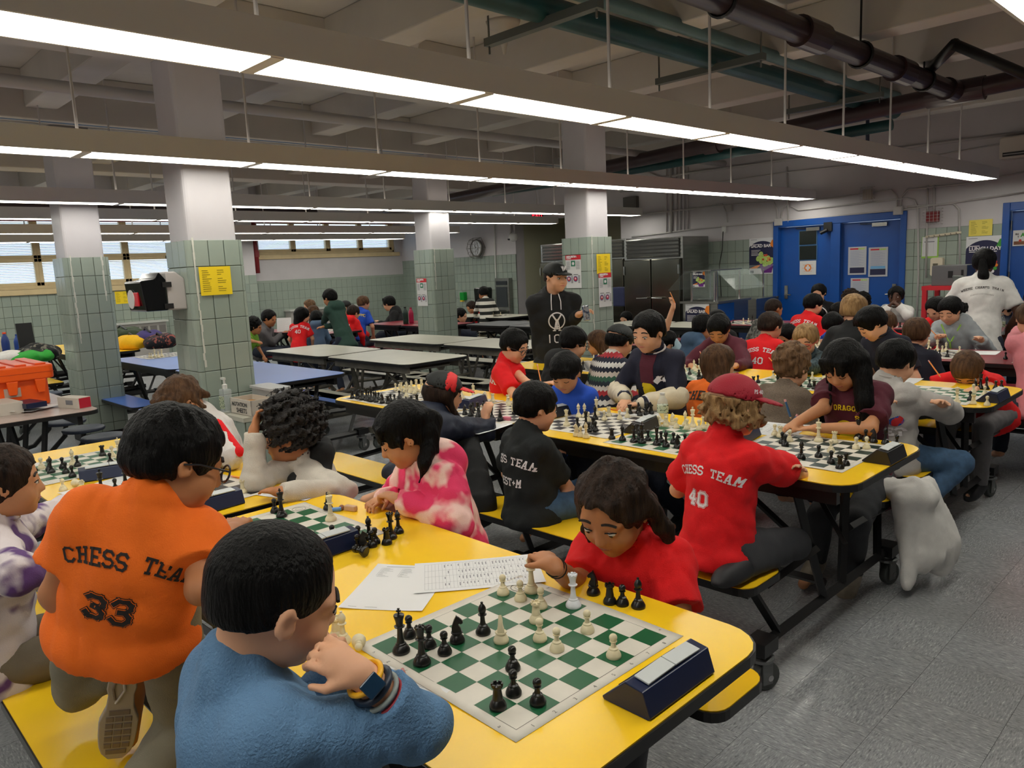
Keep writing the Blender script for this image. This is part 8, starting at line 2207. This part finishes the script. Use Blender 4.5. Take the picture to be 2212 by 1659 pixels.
sheet(-5.95, 1.22, .6, 'loose sheet between the navy case and the white carton', rule='none2', z=TH_+.01)
sheet(-6.0, 1.05, 1.1, 'second loose sheet between the navy case and the white carton', rule='none2', z=TH_+.018)
# things on the far stool table
def tbl(px, py, label, h, r, c, capc): bottle(at(px, py, z=TH_), label, h, m=mat('flask_'+str(c[0])+str(c[2]), c, .35), cap=mat('cap_'+str(capc[0])+str(capc[1]), capc, .4), r=r, lab=False)
tbl(16, 770, 'blue flask with an orange cap on the wall side table', .30, .045, (24, 56, 130), (236, 84, 40)); tbl(2, 768, 'cream flask at the left edge', .27, .045, (206, 196, 170), (206, 196, 170))
tbl(42, 764, 'blue bottle with a white strap on the wall side table', .25, .045, (30, 70, 150), (30, 70, 150)); tbl(54, 766, 'clear round bottle on the wall side table', .17, .05, (190, 200, 196), (210, 210, 210))
p = at(84, 780, z=TH_); root = thing('backpack', (p[0], p[1], TH_), 'dark patterned bag with an upright black flap', 'bag')
S = SDF(); S.ell(V(0, 0, .09), (.30, .22, .10), k=.03); S.noise(.012, 18, 2); S.cut(V(0, 0, .003), V(0, 0, -1)); sdf_obj('bag_body', S, .016, tie_dye('bag_pattern', (24, 24, 26), (120, 116, 104), 18, .55, .62), root, V(0, 0, 0)); MB().box((-.22, -.05, .28), (.03, .16, .30), ry=-.15).build('flap', M_BLACK, root)
p = at(40, 785, z=TH_); root = thing('green_jacket', (p[0], p[1], TH_), 'bright green jacket under a white cloth', 'jacket')
S = SDF(); S.ell(V(.05, .1, .06), (.35, .25, .08), k=.03); S.noise(.014, 16, 4); S.cut(V(0, 0, .003), V(0, 0, -1)); sdf_obj('jacket_body', S, .016, cloth('bright_green', (40, 160, 50)), root, V(0, 0, 0)); S = SDF(); S.ell(V(-.05, -.1, .07), (.30, .18, .08), k=.03); S.noise(.012, 16, 6); S.cut(V(0, 0, .003), V(0, 0, -1)); sdf_obj('white_cloth', S, .016, C_WHT, root, V(0, 0, 0))
# backpacks on the yellow table by the radiator
def pack(px, py, sz, m, label, seed, z=TH_):
    p = at(px, py, z=z); root = thing('backpack', (p[0], p[1], z), label, 'backpack', 'backpacks on the yellow table'); S = SDF(); S.ell(V(0, 0, sz[2]*.8), (sz[0], sz[1], sz[2]), k=.03); S.noise(.014, 15, seed); S.cut(V(0, 0, .003), V(0, 0, -1)); sdf_obj('bag_body', S, .016, m, root, V(0, 0, 0))
    MB().tube([(-sz[0]*.5, -.02, sz[2]*1.5), (0, -.04, sz[2]*1.95), (sz[0]*.5, -.02, sz[2]*1.5)], .012, 6).build('strap', M_BLACK, root)
pack(290, 752, (.28, .20, .10), cloth('bag_yellow', (240, 186, 20)), 'bright yellow backpack lying open on the yellow table', 3); pack(325, 750, (.24, .2, .13), cloth('bag_purple', (62, 52, 112)), 'purple backpack next to the yellow one', 5); pack(350, 752, (.2, .2, .10), tie_dye('bag_black', (22, 20, 30), (150, 80, 70), 22, .56, .62), 'black patterned backpack next to the purple one', 7)
pack(270, 738, (.4, .25, .12), cloth('bag_olive', (52, 66, 40)), 'olive green bag behind the yellow backpack', 9)
# radiators
def radiator(y0, y1, label):
    z1 = .83; root = thing('radiator_cover', (XL+.012, y0, 0), label, 'radiator', 'radiator covers'); L = y1-y0
    MB().bb((0, 0, .05), (.24, L, z1)).build('casing', mat('radiator_grey', (168, 164, 158), .5), root, bevel=.01); MB().bb((0, -.03, z1), (.28, L+.03, z1+.03)).build('top_shelf', mat('radiator_top', (196, 198, 192), .4), root)
    n = int(L/.16)
    for k in range(n): MB().bb((.24, .06+k*.16, z1-.20), (.243, .06+k*.16+.12, z1-.06)).build('grille', mat('grille_grey', (112, 108, 104), .6), root)
radiator(4.1, 5.42, 'grey radiator cover behind the backpacks'); radiator(8.0, 9.9, 'grey radiator cover behind the far red tables')
# draped clothes
def drape(label, pts, m, seed, cat='jacket', nm='draped_jacket', amp=.006):
    root = thing(nm, (pts[0][0][0], pts[0][0][1], 0), label, cat); S = SDF()
    for a, b, ra, rb, fl, sd in pts: S.cone(V(*a), V(*b), ra, rb, k=.04, flat=fl, side=V(*sd))
    S.noise(amp, 26, seed, (1, 1, .3)); S.noise(amp*.5, 60, seed+1, (1, 1, .3)); sdf_obj('garment', S, .009, m, root, V(pts[0][0][0], pts[0][0][1], 0)); return root
A_, B_, C_ = at(1895, 1060, y=3.62), at(1950, 1075, y=3.66), at(1955, 1215, y=3.66)
drape('white jacket draped over the bench end, hanging to the floor', [((-1.28, 3.62, .46), (-1.12, 3.60, .45), .07, .07, .7, (0, 0, 1)), ((-1.17, 3.56, .42), (-1.13, 3.52, .08), .075, .055, .6, (1, 0, 0)), ((-1.12, 3.68, .42), (-1.06, 3.72, .20), .10, .13, .5, (1, 0, 0)), ((-1.16, 3.64, .40), (-1.11, 3.62, .18), .09, .10, .5, (1, 0, 0))], C_WHT, 4)
k0 = at(1000, 960, y=2.30)
drape('black coat hanging down beside the girl in the navy coat', [(tuple(at(1005, 960, y=2.42)), tuple(at(1030, 1090, y=2.30)), .08, .12, .7, (0, 1, 0))], C_BLACK, 8)
sheet(at(612, 712, y=5.6)[0], 5.6, 0, 'white sheet held up by the man in the grey hood', rule='lines', z=.80)
for o in [o for o in bpy.data.objects if o.get('label') == 'white sheet held up by the man in the grey hood']: o.rotation_euler = (math.radians(75), 0, math.radians(50)); o.location = at(614, 706, y=5.62)
bottle(at(877, 700, z=TH_), 'tall dark green flask on the far red table', .27, m=mat('flask_dk', (16, 44, 34), .35), cap=M_BLACK, r=.042, lab=False); bottle(at(889, 698, z=TH_), 'crimson bottle on the far red table', .25, m=mat('flask_cr', (170, 20, 70), .35), cap=mat('cap_cr', (150, 16, 60), .4), r=.04, lab=False)
